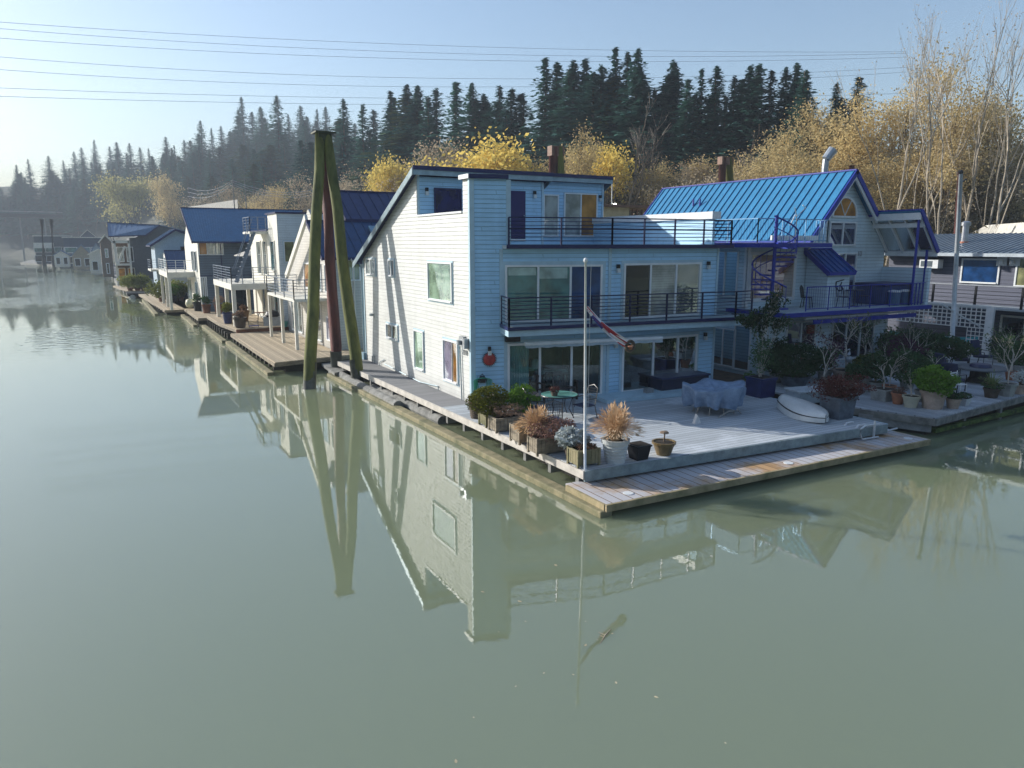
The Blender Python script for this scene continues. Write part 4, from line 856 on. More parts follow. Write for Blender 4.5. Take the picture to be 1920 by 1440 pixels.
mb = MB(); mb.box(38.3, XG - .02, 10, 25.5, 2.98, 3.08); mb.build('balcony_floor', M('grey_deck_paint', (.40, .46, .50), .7), gh)
mb = MB(); P = [(38.35, 25.4), (38.35, 10.2)]
for k in range(8):
    y_ = 25.4 - k * 2.17; mb.cbox((38.35, y_, 3.05), .09, .09, 1.05)
for q in (.2, .4, .6, .8): mb.tube([(38.35, 25.4, 3.08 + q), (38.35, 10.2, 3.08 + q)], .01, 4)
rl = mb.build('railing', BLK, gh); mb = MB(); mb.bar((38.35, 25.4, 4.15), (38.35, 10.2, 4.15), .09, .05); mb.build('top_rail', GALV, rl)
mb = MB(); mb.tube([(42, 24.0, 6.0), (42, 24, 7.15)], .17, 12); mb.lathe((42, 24, 7.15), [(.24, 0), (.24, .18), (.1, .25)], 12); mb.build('flue', STEEL, gh)
mb = MB(); mb.lathe((42, 24, 6.0), [(.28, 0), (.24, .3)], 12); mb.build('flue_collar', M('orange_collar', (.4, .12, .05), .6), gh)
# lattice arch in front of the grey house
la = thing('lattice_screen', 'white lattice screen arch with a hanging skirt beside the grey house', 'screen', (37.8, 22, .6))
XL = 37.6; LA = Wall((XL, 27), (XL, 17))
ua, za = LA.px(1735, 572); ub, zb = LA.px(1857, 577); uc_, zc = LA.px(1850, 672); _, zm = LA.px(1735, 600); _, zm2 = LA.px(1842, 610)
ztop = (za + zb) / 2; zl = ztop - 1.0
mb = MB()
k = ua - 1.5
while k < ub: LA.box(mb, k, k + .05, zl, ztop, 0, .02); k += .24
k = zl
while k < ztop + .01: LA.box(mb, ua - 1.5, ub, k, k + .05, .021, .04); k += .2
k = .7
while k < zl: LA.box(mb, ub - .95, ub - .15, k, k + .04, .021, .04); k += .2
for q in (.95, .75, .55, .35, .15): LA.box(mb, ub - q - .03, ub - q, .7, zl, 0, .02)
mb.build('lattice', WHITE, la)
mb = MB(); LA.box(mb, ub - .12, ub + .22, .65, ztop + .1, -.06, .1); LA.box(mb, ua - 1.5, ub, ztop + .05, ztop + .14, -.05, .08); LA.box(mb, ua + 1.6, ua + 1.75, zl, ztop, -.03, .06); mb.build('post', WHITE, la)
# kayak / teal canoe hung on the wall
p0, p1 = gx(1668, 624, 39.0), gx(1836, 636, 39.0); kb = MB(); n = 14; pts = []; rs = []
cn = MB(); NS = 16; K = 8
for i in range(NS + 1):
    s = i / NS; c = p0 + (p1 - p0) * s; w_ = math.sin(math.pi * min(1, max(0, s))) ** .55 * .36 + .01; h_ = .26 + .16 * abs(2 * s - 1) ** 3
    for j in range(K + 1):
        a = math.pi * j / K; cn.v.append((c.x + math.cos(a) * w_, c.y, c.z + .15 * abs(2 * s - 1) ** 3 - math.sin(a) * h_ * .9))
for i in range(NS):
    for j in range(K): a = i * (K + 1) + j; cn.f.append((a, a + 1, a + K + 2, a + K + 1))
for i in range(NS): a = i * (K + 1); cn.f.append((a, a + K + 1, a + 2 * K + 1, a + K))
o = cn.build('canoe', M('teal_hull', (.04, .36, .40), .35, var=.1), None, o=(p0 + p1) / 2, smooth=True); tag(o, 'teal canoe resting level under the lattice screen by the grey house', 'canoe')
# ---------------------------------------------------------------- right dock with the planters
BD = planks('old_grey_deck_boards', (.36, .39, .42), .19, 'X', frost=.35, gap=.55, var=.3)
bd = thing('dock', 'old weathered planter dock of the azure roofed house with mossy edge', 'dock', (28, 17, 0))
BDp = [(22.35, 15.9), (23.2, 13.55), (30, 14.2), (46, 14.8), (46, 26.5), (32.2, 26.5), (32.1, 21.45), (24.0, 21.45), (22.0, 21.0)]
mb = MB(); mb.slab(BDp, .57, .65); mb.build('dock_boards', BD, bd)
mb = MB(); 
for p, q in zip(BDp[:3], BDp[1:4]): mb.bar((p[0], p[1] - .02, .5), (q[0], q[1] - .02, .5), .08, .22)
mb.build('dock_rim', WOODG, bd)
mb = MB(); mb.slab([(22.6, 16), (23.35, 13.9), (45, 15.1), (45, 21), (23, 21)], -.1, .4); mb.build('float_core', WETW, bd)
mb = MB(); mb.bar((22.4, 15.7, .3), (23.3, 13.7, .3), .12, .34); mb.build('float_timber', CONC, bd)
mb = MB(); mb.bar((23.5, 13.75, .15), (40, 14.6, .15), .18, .14); mb.build('mossy_log', M('bright_moss', (.10, .16, .03), .9, var=.5, bump=.6), bd)
for k in range(6):
    x = 25.4 + k * 2.4; mb = MB(); mb.box(x, x + .14, 13.85 + .09 * k, 14.0 + .09 * k, -.1, .5); mb.build('dock_strut', WOODG, bd)
# floor between main deck and blue house
mb = MB(); mb.slab([(21.2, 19.0), (22.0, 21.0), (23.95, 21.3), (23.95, 30), (21.2, 30)], .56, .63); mb.build('passage_boards', M('brown_boards_passage', (.13, .085, .05), .8, var=.4), bd)
# white mast and brown piles
ms = gy(1787, 640, 20.5)
mt = thing('mast', 'tall white mast rising from the planter dock before the lattice screen', 'mast', (ms.x, 20.5, .65))
e = gy(1802, 322, 20.5); mb = MB(); mb.tube([(ms.x, 20.5, .65), (e.x, 20.5, e.z)], [.11, .085], 12); mb.build('pole', M('white_mast', (.62, .66, .68), .35, .2), mt, smooth=True)
mb = MB(); mb.tube([(ms.x, 20.5, 2.9), (ms.x + 2.6, 20.3, 1.9)], .04, 8); mb.tube([(ms.x, 20.5, 2.9), (ms.x - 1.6, 20.3, 3.4)], .04, 8); mb.build('boom', WHITE, mt)
mb = MB(); mb.lathe((e.x, 20.5, e.z - .1), [(.1, 0), (.12, .1), (0, .2)], 8); mb.bar((e.x, 20.5, e.z - .5), (e.x + .5, 20.5, e.z - .3), .05); mb.build('mast_head', BLK, mt)
def pile(label, x, yt, Y, r, mat, xb=None, zb=0, name='mooring_pile'):
    a = gy(x, yt, Y); b_ = gy(xb or x, 458, Y); mb = MB(); mb.tube([(b_.x, Y, -1), (b_.x, Y, CAMH), (a.x, Y, a.z)], r, 14)
    o = mb.build(name, mat, None, o=(b_.x, Y, 0), smooth=True); tag(o, label, 'piling'); return o
pile('slim rust brown pile standing behind the white mast', 1801, 322, 30, .16, RUST, 1792)
pile('short rust brown pile poking up behind the azure gable', 1597, 310, 38, .2, RUST)
BRN = M('brown_pile', (.20, .10, .06), .6, var=.4, scale=1.5, bump=.3)
def apile(label, x0, x1, x2, yt, Y, r):
    t = thing('mooring_piles', label, 'pilings', (gy(x0, 458, Y).x, Y, 0)); a, b_ = gy(x0, 458, Y), gy(x0 + 1, yt + 3, Y); c, d = gy(x2, 458, Y - .5), gy(x1, yt + 3, Y)
    mb = MB(); mb.tube([(a.x, Y, -1), b_], r, 12); mb.build('pile', RUST, t, smooth=True); mb = MB(); mb.tube([(c.x, c.y, 0), d], r, 12); mb.build('pile', MOSSP, t, smooth=True)
    mb = MB(); mb.box(b_.x - r, d.x + r, Y - r * .9, Y + r * .9, d.z - r * 1.9, d.z + .05); mb.build('pile_cap', BRN, t); return t
apile('pair of leaning piles with a cap above the three storey house roof', 1037, 1047, 1072, 273, 42, .3)
apile('pair of leaning piles with a cap behind the azure metal roof', 1354, 1366, 1392, 293, 46, .3)
# --- land: height field over signed distance from the shore
SH = [V(p).to_3d() for p in ((110, -200), (82, -20), (66, 12), (52, 38), (40, 62), (33, 90), (28, 140), (24, 220), (16, 330), (-8, 420), (-40, 492), (-110, 540), (-330, 580), (-900, 620))]
def sdist(x, y):
    best = 1e9; sg = 1
    for a, c in zip(SH[:-1], SH[1:]):
        dx, dy = c.x - a.x, c.y - a.y; L2 = dx * dx + dy * dy
        t_ = max(0, min(1, ((x - a.x) * dx + (y - a.y) * dy) / L2)); qx, qy = x - a.x - dx * t_, y - a.y - dy * t_
        d = math.hypot(qx, qy)
        if d < best: best = d; sg = 1 if (dx * (-qy) - dy * (-qx)) > 0 else -1      # inland lies to the right of the path
    return best * sg
def hgt(x, y):
    s = sdist(x, y)
    if s <= 0: return max(-2, s * .3)
    h = min(s, 9) * .5
    if s > 20:
        D = math.hypot(x, y); cap = max(5, min(44, 7 + (D - 100) * .125)); q = (s - 20) * (.34 + .7 * max(0, min(1, (D - 180) / 200)))
        h += cap * (1 - math.exp(-q / cap * 1.1))
    h += math.sin(x * .06 + 1) * math.cos(y * .05) * min(1, s / 40) * 2.0
    return h
# ================================================================ vegetation
def leafmat(name, col, col2, trans=.25, rough=.7, rnd=.35):
    if name in MATS: return MATS[name]
    m, t, b = new_mat(name); N = t.nodes; L = t.links; out = N['Material Output']; N.remove(b)
    g = N.new('ShaderNodeNewGeometry'); oi = N.new('ShaderNodeObjectInfo')
    n = N.new('ShaderNodeTexNoise'); n.inputs['Scale'].default_value = .55; n.inputs['Detail'].default_value = 5; L.new(g.outputs['Position'], n.inputs['Vector'])
    ad = N.new('ShaderNodeMath'); ad.operation = 'MULTIPLY_ADD'; ad.inputs[1].default_value = rnd; L.new(oi.outputs['Random'], ad.inputs[0]); L.new(n.outputs[0], ad.inputs[2])
    r = N.new('ShaderNodeValToRGB'); r.color_ramp.elements[0].position = .38; r.color_ramp.elements[1].position = .62 + rnd * .6
    r.color_ramp.elements[0].color = (*col2, 1); r.color_ramp.elements[1].color = (*col, 1); L.new(ad.outputs[0], r.inputs[0])
    d = N.new('ShaderNodeBsdfDiffuse'); tr = N.new('ShaderNodeBsdfTranslucent'); L.new(r.outputs[0], d.inputs[0]); L.new(r.outputs[0], tr.inputs[0])
    mx = N.new('ShaderNodeMixShader'); mx.inputs[0].default_value = trans; L.new(d.outputs[0], mx.inputs[1]); L.new(tr.outputs[0], mx.inputs[2]); L.new(mx.outputs[0], out.inputs[0])
    MATS[name] = m; return m
CONI = leafmat('conifer_needles', (.085, .20, .16), (.026, .078, .085), .25)
CONIL = leafmat('pale_conifer_needles', (.10, .15, .08), (.04, .08, .05), .15)
GOLD = leafmat('golden_leaves', (.66, .53, .27), (.38, .30, .16), .5)
YELL = leafmat('yellow_leaves', (.80, .62, .17), (.52, .42, .13), .45)
WILL = leafmat('yellow_green_leaves', (.55, .50, .22), (.34, .32, .14), .45)
TANL = leafmat('tan_twigs', (.58, .48, .34), (.32, .26, .18), .35)
GREYT = leafmat('grey_twigs', (.38, .34, .29), (.20, .17, .14), .1)
BARK = M('bark', (.20, .16, .12), .9, var=.4, scale=1.2); BARKP = M('pale_bark', (.42, .36, .28), .9, var=.35, scale=1.2)
def conifer(seed, H=28, R=4.4, dens=1.0, mat=None, ragged=.25):
    rn = random.Random(seed); tr = MB(); tr.tube([(0, 0, -1.5), (0, 0, H * .5), (rn.uniform(-.3, .3), 0, H)], [.42, .25, .03], 6)
    cr = MB(); z = H * .12; lev = 0
    while z < H * .995:
        s = (z / H); rr = R * 1.5 * (1 - s) ** .72 * (.8 + .2 * math.sin(lev * 1.9 + seed)) + .06
        nb = int((11 + rn.random() * 4) * dens)
        for k in range(nb):
            a = rn.uniform(0, 6.283); l = rr * rn.uniform(1 - ragged * 2, 1 + ragged); droop = rn.uniform(.05, .35) * (1.2 - s); zz = z + rn.uniform(-.3, .3)
            ca, sa = math.cos(a), math.sin(a); m = max(2, int(l / .62)); ls = .35 + .75 * (1 - s)
            for j in range(m):
                q = (j + .6) / m * l; c = V((ca * q, sa * q, zz - droop * q + .06 * q * q / max(l, .5)))
                for _ in range(2):
                    d = V((ca + rn.uniform(-.7, .7), sa + rn.uniform(-.7, .7), -droop + rn.uniform(-.25, .2))).normalized()
                    n = d.cross(V((rn.uniform(-.4, .4), rn.uniform(-.4, .4), 1))).normalized()
                    cr.leaf(c + V((rn.uniform(-.2, .2), rn.uniform(-.2, .2), rn.uniform(-.15, .15))), d, n, rn.uniform(.8, 1.4) * ls * 1.35, rn.uniform(.45, .75) * ls * 1.15)
        z += .34 + .42 * (1 - s); lev += 1
    o = thing('conifer', 'dark green conifer', 'tree', (0, 0, 0)); tr.build('trunk', BARK, o); cr.build('crown', mat or CONI, o); return o
def broad(seed, H=15, spread=.55, depth=4, leaves=26, lsz=.42, mat=None, bark=None, r0=.26, kids=3, first=.28, name='tree', vert=.25, clump=.9, twig=False):
    rn = random.Random(seed); tr = MB(); cr = MB()
    def grow(p, d, L, r, dep):
        pts = [p]; dd = d
        for k in range(3):
            dd = (dd + V((rn.uniform(-.16, .16), rn.uniform(-.16, .16), rn.uniform(-.05, .14)))).normalized(); pts.append(pts[-1] + dd * L / 3)
        tgt = tr if dep > 1 or not twig else cr
        tgt.tube(pts, [r, r * .85, r * .72, r * .6], 6 if dep >= depth - 1 else 3, False)
        if dep == 0 or (dep == 1 and not twig):
            for _ in range(leaves):
                c = pts[-1] + V((rn.gauss(0, clump), rn.gauss(0, clump), rn.gauss(0, clump * .8)))
                d2 = V((rn.uniform(-1, 1), rn.uniform(-1, 1), rn.uniform(-1, 1))).normalized(); n = d2.cross(V((rn.uniform(-1, 1), rn.uniform(-1, 1), rn.uniform(-1, 1)))).normalized()
                cr.leaf(c, d2, n, lsz * rn.uniform(.6, 1.3), lsz * rn.uniform(.35, .8))
            if dep == 0: return
        for k in range(kids + (1 if rn.random() < .4 else 0)):
            at = pts[rn.choice((1, 2, 3, 3))] if k else pts[-1]; a = rn.uniform(0, 6.283); sp_ = spread * rn.uniform(.6, 1.3) * (.35 if k == 0 else 1)
            u = dd.cross(V((math.cos(a), math.sin(a), .1))).normalized(); nd = (dd * math.cos(sp_) + u * math.sin(sp_) + V((0, 0, vert * .4))).normalized()
            grow(at, nd, L * rn.uniform(.6, .82), r * (.68 if k == 0 else .5), dep - 1)
    grow(V((0, 0, -.5)), V((rn.uniform(-.05, .05), rn.uniform(-.05, .05), 1)), H * first * 1.15, r0, depth)
    zm = max(v[2] for v in (cr.v or tr.v)); s = H / zm
    for mbx in (tr, cr): mbx.v = [(v[0] * s, v[1] * s, v[2] * s) for v in mbx.v]
    o = thing(name, 'tree', 'tree', (0, 0, 0)); tr.build('trunk', bark or BARK, o); cr.build('crown', mat, o); return o
PROTO = {
 'c0': (conifer(1, 28, 4.6), 28), 'c1': (conifer(2, 28, 3.9, .9), 28), 'c2': (conifer(3, 28, 5.2, 1.1, ragged=.35), 28), 'c3': (conifer(4, 28, 3.6, .8, ragged=.4), 28), 'cp': (conifer(5, 18, 4.2, 1.2, CONIL, .3), 18),
 'yel': (broad(11, 13, .6, 4, 26, .42, YELL, kids=3), 13), 'yel2': (broad(12, 13, .5, 4, 24, .4, YELL, kids=3), 13),
 'gold': (broad(13, 16, .5, 5, 15, .26, GOLD, kids=3, first=.27, clump=.6, twig=True), 16), 'gold2': (broad(14, 16, .55, 5, 13, .25, GOLD, kids=3, first=.27, clump=.75, twig=True), 16),
 'will': (broad(15, 15, .6, 4, 26, .45, WILL, kids=3, clump=1.1), 15),
 'tan': (broad(16, 13, .55, 5, 4, .3, TANL, kids=3, r0=.2, clump=.6, twig=True), 13), 'tan2': (broad(17, 13, .6, 5, 3, .3, TANL, kids=3, r0=.2, clump=.6, twig=True), 13),
 'bare': (broad(18, 15, .5, 6, 0, .3, GREYT, kids=2, r0=.2, twig=True, first=.25), 15),
 'tall': (broad(19, 30, .42, 6, 1, .3, TANL, bark=BARKP, kids=2, r0=.34, twig=True, first=.34, clump=.5), 30), 'tall2': (broad(23, 30, .5, 6, 1, .3, TANL, bark=BARKP, kids=2, r0=.3, twig=True, first=.38, clump=.5), 30),
}
def plant(kind, px, py, H, label=None, group=None, name=None, w=1.0, dmin=55, rz=None, inland=None):
    """stand a tree of height H on the hillside where its top reaches the sight line (px,py)"""
    d = ray(px, py); hl = math.hypot(d.x, d.y); el = d.z / hl; ux, uy = d.x / hl, d.y / hl; D = dmin
    best = None; lack = 1e9
    while D < 760:
        x, y = ux * D, uy * D; s = sdist(x, y)
        if (inland is not None and s >= inland) or (inland is None and s > 21 and hgt(x, y) + H >= CAMH + el * D):
            g_ = hgt(x, y); Hh = CAMH + el * D - g_
            if best is None or True: best = (x, y, g_, Hh)
            if inland is not None or Hh > H * .35 : fin = True; break
        elif inland is None and s > 21:
            g_ = hgt(x, y); need = CAMH + el * D - g_
            if need - H + abs(D - 150) * .01 < lack and need > 3: lack = need - H + abs(D - 150) * .01; alt = (x, y, g_, need)
        D += 4
    if best is None and lack < H * .9: best = alt
    if best is None or best[3] < 2: print('NOPLANT', kind, px, py, H); return None
    pr, h0 = PROTO[kind]; sc = best[3] / h0
    PXS.append(None)
    o = place(pr, USED, (best[0], best[1], best[2] - .2), random.uniform(0, 6.28) if rz is None else rz, (sc * w, sc * w * random.uniform(.85, 1.15), sc), label, group)
    if name: o.name = name
    PXS[-1] = (o, px)
    return o
PXS = []
def where(px):
    for a, t_ in ((110, 'in the mist over the far bridge'), (230, 'in the mist over the cottages'), (340, 'behind the tall willow pair'), (470, 'above the corrugated blue roof'), (570, 'above the white stair tower house'), (690, 'just right of the tall mossy piles'), (800, 'above the peak of the shed roof'), (920, 'above the notch window'), (1010, 'above the yellow maple'), (1120, 'over the leaning pile pair'), (1230, 'over the bare grey tree'), (1330, 'above the azure roof end'), (1440, 'over the low capped piles'), (1560, 'over the flue of the azure roof')):
        if px < a: return t_
    return 'beside the golden trees'
sky_list = [(30, 308, 22), (52, 298, 24), (90, 292, 24), (118, 300, 20), (138, 284, 25), (152, 276, 24), (176, 262, 28), (205, 274, 24), (218, 266, 26), (242, 268, 24), (262, 276, 20), (278, 278, 22), (310, 256, 28), (326, 272, 22), (345, 262, 24), (375, 226, 26), (396, 240, 26), (414, 236, 24), (452, 181, 33), (488, 200, 27), (518, 179, 31), (540, 214, 24), (563, 198, 28), (594, 204, 26), (610, 200, 26), (644, 185, 29), (680, 195, 25), (700, 205, 24), (732, 168, 28), (762, 158, 30), (783, 160, 29), (802, 180, 22), (817, 165, 24), (855, 151, 30), (884, 155, 28), (908, 175, 25), (937, 160, 27), (960, 164, 26), (1022, 106, 33), (1046, 116, 31), (1076, 112, 27), (1098, 108, 30), (1128, 120, 28), (1154, 86, 34), (1178, 96, 30), (1196, 90, 34), (1228, 165, 20), (1263, 112, 31), (1316, 126, 28), (1346, 122, 29), (1378, 140, 24), (1408, 120, 29), (1424, 118, 28), (1448, 128, 25), (1474, 124, 26), (1496, 116, 29), (1512, 130, 24), (1570, 152, 22), (1612, 140, 22)]
rn = random.Random(5)
szw = lambda h: 'tallest' if h > 32 else 'tall' if h > 28 else 'middling' if h > 24 else 'small'
for i, (px, py, h) in enumerate(sky_list):
    plant(('c0', 'c1', 'c2', 'c3', 'c0')[i % 5], px, py, h, f'{szw(h)} dark conifer on the skyline {where(px)}', 'conifers along the skyline', w=rn.uniform(1.15, 1.6))
xs_ = [s[0] for s in sky_list]; ys_ = [s[1] for s in sky_list]
ROWN = {14: 'under the skyline', 30: 'second rank', 50: 'mid slope', 75: 'lower slope', 105: 'slope foot'}
for k in range(235):
    px = rn.uniform(-15, 1600) if k % 3 else rn.uniform(-15, 700); base = float(np.interp(px, xs_, ys_)); row_ = rn.choice((14, 30, 50, 75, 105)); drop = row_ * (1 if px > 380 else .6) + rn.uniform(0, 18)
    plant(rn.choice(('c0', 'c1', 'c2', 'c3', 'c0', 'c2', 'cp')), px, base + drop, rn.uniform(20, 27), f'dark conifer {ROWN[row_]} {where(px)}', 'conifers filling the hillside forest', w=rn.uniform(1.4, 2.1))
for px, py, h, t_ in ((1310, 182, 17, 'pale green conifer standing before the dark forest left of the golden trees'), (1345, 245, 12, 'short pale green conifer before the dark forest above the azure roof'), (780, 250, 11, 'slim pale green conifer behind the notch window'), (1278, 240, 12, 'ragged pale green conifer right of the bare grey tree')):
    plant('cp', px, py, h, t_, None, w=.8)
DEC = [('will', 243, 298, 17, 'tall yellow green willow left of the pair beyond the charcoal house', 1.0), ('gold', 308, 312, 15, 'tan leaved round tree right of the willow beyond the charcoal house', 1.1), ('bare', 168, 338, 13, 'bare dark tree left of the willow', .8), ('bare', 200, 332, 14, 'bare upright tree touching the willow on its left', .7),
 ('tan', 445, 335, 9, 'small tan bush tree behind the corrugated roof ridge', 1.), ('tan2', 556, 308, 10, 'tan bare tree left of the tall piles', 1.), ('tan', 655, 322, 9, 'bushy tan tree right of the tall piles', 1.2), ('bare', 688, 262, 15, 'pale bare tree right of the tall piles', .8),
 ('yel2', 716, 280, 12, 'pale yellow tree left of the shed roof peak', .8), ('yel', 753, 281, 11, 'small bright golden tree touching the shed roof peak', .8), ('tan2', 800, 262, 12, 'tan tree behind the notch window', 1.), ('tan', 850, 250, 13, 'brown bare tree left of the big yellow maple', 1.1),
 ('yel', 920, 245, 14, 'big bright yellow maple above the roof terrace door', 1.25), ('yel2', 975, 282, 10, 'low yellow tree right of the big yellow maple', 1.1), ('tan', 1010, 300, 9, 'tan shrub tree left of the leaning pile pair', 1.), ('gold', 1090, 218, 15, 'thin golden tree right of the leaning pile pair', .8), ('yel2', 1148, 238, 13, 'narrow yellow tree right of the leaning pile pair', .8),
 ('bare', 1190, 183, 18, 'large bare grey tree in front of the dark forest', 1.0), ('bare', 1222, 225, 14, 'smaller bare tree at the right shoulder of the large bare tree', .9), ('tan2', 1195, 320, 8, 'tan brush tree behind the parapet', 1.4), ('tan', 1260, 330, 8, 'tan brush tree left of the azure roof', 1.3), ('bare', 1385, 238, 11, 'bare fan shaped bush behind the capped piles', 1.2), ('tan', 1330, 300, 8, 'tan bush above the azure ridge', 1.3), ('tan2', 1440, 290, 8, 'tan bush right of the capped piles', 1.3),
 ('gold2', 1510, 160, 17, 'golden brown spreading tree above the azure roof flue', 1.15), ('gold', 1575, 185, 15, 'golden tree right of the azure roof flue', 1.1), ('gold', 1620, 150, 17, 'golden tree behind the arched gable window', 1.1), ('gold2', 1655, 205, 15, 'low golden tree over the balcony canopy', 1.2), ('gold', 1700, 120, 19, 'tall golden tree behind the canopy ridge', .9), ('gold2', 1750, 70, 23, 'tall golden tree left of the white mast', .8),
 ('gold', 1800, 130, 18, 'golden tree straight behind the white mast', 1.), ('gold2', 1850, 150, 17, 'golden tree right of the white mast', 1.), ('gold', 1900, 165, 17, 'golden tree at the right end of the slope', 1.1), ('gold2', 1540, 275, 9, 'low golden bush behind the azure ridge', 1.4), ('gold', 1680, 270, 11, 'low golden bush on the slope beside the canopy', 1.4), ('gold2', 1740, 260, 11, 'low golden bush above the grey house roof', 1.4), ('gold', 1830, 255, 11, 'low golden bush right of the mast top', 1.4), ('tan', 1890, 270, 11, 'tan bush tree above the pale warehouse roof', 1.5), ('tan2', 1780, 300, 10, 'tan bush at the foot of the tall bare trees', 1.6)]
for kd, px, py, h, lab, w_ in DEC: plant(kd, px, py, h, lab, None, w=w_, dmin=60, inland=rn.uniform(5, 12) + (6 if px > 1480 else 0) + (8 if 'low' in lab or 'bush' in lab else 0) * 0)
FILL = [(640, 330, 'tan'), (668, 300, 'tan2'), (735, 290, 'gold2'), (778, 285, 'tan'), (826, 285, 'tan2'), (875, 268, 'gold'), (952, 262, 'gold2'), (995, 285, 'gold'), (1062, 262, 'gold'), (1112, 290, 'tan'), (1128, 268, 'tan2'), (1168, 272, 'gold2'), (1215, 300, 'tan'), (1240, 285, 'gold'), (1285, 290, 'tan2'), (1312, 275, 'gold2'), (1362, 285, 'tan'), (1415, 268, 'tan2'), (1462, 250, 'gold'), (1488, 215, 'gold2'), (380, 352, 'tan'), (410, 350, 'tan2'), (475, 345, 'tan'), (505, 340, 'tan2'), (530, 335, 'gold2'), (600, 335, 'tan')]
for k, (px, py, kd) in enumerate(FILL):
    plant(kd, px, py, 10, f'{"golden brown" if "gold" in kd else "tan"} bushy tree of the low belt {where(px)}', 'low autumn trees behind the houses', w=rn.uniform(1.1, 1.4), dmin=60, inland=rn.uniform(8, 18))
for i, (px, py, lab) in enumerate(((1705, 25, 'leftmost tall bare tree on the right slope'), (1748, 60, 'slender pale trunked bare tree second in the tall row'), (1790, 2, 'tall bare tree rising left of the mast'), (1812, -12, 'tallest bare tree with spreading twigs behind the mast'), (1850, -8, 'tall bare tree right of the mast with forked top'), (1893, 8, 'tall leaning bare tree near the right end'), (1930, 10, 'bare tree cut off at the right end of the slope'))):
    plant(('tall', 'tall2')[i % 2], px, py, 30, lab, 'tall bare trees on the right slope', w=.75, dmin=60, rz=i * 1.3, inland=3 + i % 3 * 2)
ORD = 'first second third fourth fifth sixth seventh eighth ninth tenth eleventh twelfth'.split()
bylab = {}
for o, px in PXS: bylab.setdefault(o['label'], []).append((px, o))
for lab, L_ in bylab.items():
    if len(L_) > 1:
        L_.sort(key=lambda a: a[0])
        for k, (px, o) in enumerate(L_): o['label'] = f'{ORD[min(k, 11)]} ' + lab
# continuous scrub along the shore and on the slope, too dense to count
br = MB(); rn = random.Random(9); cnt = 0
while cnt < 5200:
    px = rn.uniform(-60, 2000) if cnt % 3 else rn.uniform(1450, 2000); D = rn.uniform(52, 330) if px < 1300 else rn.uniform(52, 130)
    d = ray(px, 458); hl = math.hypot(d.x, d.y); x, y = d.x / hl * D, d.y / hl * D; s = sdist(x, y)
    if not 1 < s < (60 if px > 1400 else 34): continue
    cnt += 1; z = hgt(x, y); hh = rn.uniform(1.0, 3.6) * (1.25 if px > 1400 else 1.0)
    for _ in range(9):
        b0 = V((x + rn.gauss(0, .7), y + rn.gauss(0, .7), z)); tp = b0 + V((rn.gauss(0, .5), rn.gauss(0, .5), hh * rn.uniform(.5, 1))); wv = V((rn.uniform(-.05, .05), rn.uniform(-.05, .05), 0)); br.quad(b0 - wv, b0 + wv, tp)
        for q in range(2):
            c = b0.lerp(tp, rn.uniform(.35, 1)); d2 = V((rn.uniform(-1, 1), rn.uniform(-1, 1), rn.uniform(-.6, 1))).normalized(); br.leaf(c, d2, d2.cross(V((rn.uniform(-1, 1), .3, 1))).normalized(), rn.uniform(.25, .6), rn.uniform(.1, .3))
struct(br, 'brush', leafmat('scrub', (.38, .30, .16), (.13, .12, .06), .25), 'tangled tan and golden brush covering the bank behind the houses', 'stuff')['category'] = 'brush'
# ================================================================ things on the bank
ASPH = M('asphalt', (.05, .05, .05), .9, var=.2)
def gp(px, D): d = ray(px, 458); hl = math.hypot(d.x, d.y); return d.x / hl * D, d.y / hl * D
# pale retaining wall above the corrugated roof
t = MB(); a = gd(352, 388, 190); b_ = gd(445, 374, 165); t.extr([a, b_, b_ + V((0, 0, -7)), a + V((0, 0, -7))], (.2, .6, 0)); o = t.build('retaining_wall', M('pale_ribbed_wall', (.5, .48, .43), .8, var=.2), None, o=a); tag(o, 'pale ribbed retaining wall above the corrugated blue roof', 'wall')
# bridge in the mist
br_ = thing('bridge', 'low dark girder bridge crossing in the mist at the far left', 'bridge', (-60, 470, 0))
a, b_ = gd(-40, 403, 430), gd(118, 406, 430)
m = MB(); m.bar(a, b_, 7, 1.7); m.build('deck', M('bridge_steel', (.06, .05, .05), .8), br_); m = MB(); m.bar(a + V((0, 0, 2)), b_ + V((0, 0, 2)), .2, .25); m.build('parapet', GALV, br_)
for k in range(3):
    p = a.lerp(b_, (k + .6) / 3.4); m = MB(); m.box(p.x - .3, p.x + .3, p.y - 1.2, p.y + 1.2, -1, p.z - 1); m.build('pier', CONC, br_)
# utility poles with cross arms behind the piles
for px, py, lab in ((436, 335, 'wooden utility pole above the corrugated roof'), (458, 330, 'wooden utility pole right of the first one above the corrugated roof'), (1148, 343, 'thin lamp mast above the roof terrace parapet')):
    D = 160 if px < 1000 else 75; a = gd(px, py, D); z0 = hgt(a.x, a.y); th_ = thing('utility_pole' if px < 1000 else 'lamp_mast', lab, 'pole', (a.x, a.y, z0))
    m = MB(); m.tube([(a.x, a.y, z0 - 1), a], [.16, .1] if px < 1000 else [.07, .05], 6); m.build('pole', WOODG if px < 1000 else GALV, th_)
    m = MB()
    if px < 1000: m.bar(a + V((-1.2, .6, -.6)), a + V((1.2, -.6, -.6)), .14); m.build('crossarm', WOODG, th_)
    else:
        l = gd(1153, 384, D); em, tt, bb = new_mat('lit_lamp'); bb.inputs['Emission Color'].default_value = (1, .95, .8, 1); bb.inputs['Emission Strength'].default_value = 12
        m.lathe(l, [(0, -.15), (.16, -.08), (.16, .08), (0, .15)], 10); m.build('lamp', em, th_)
m = MB()
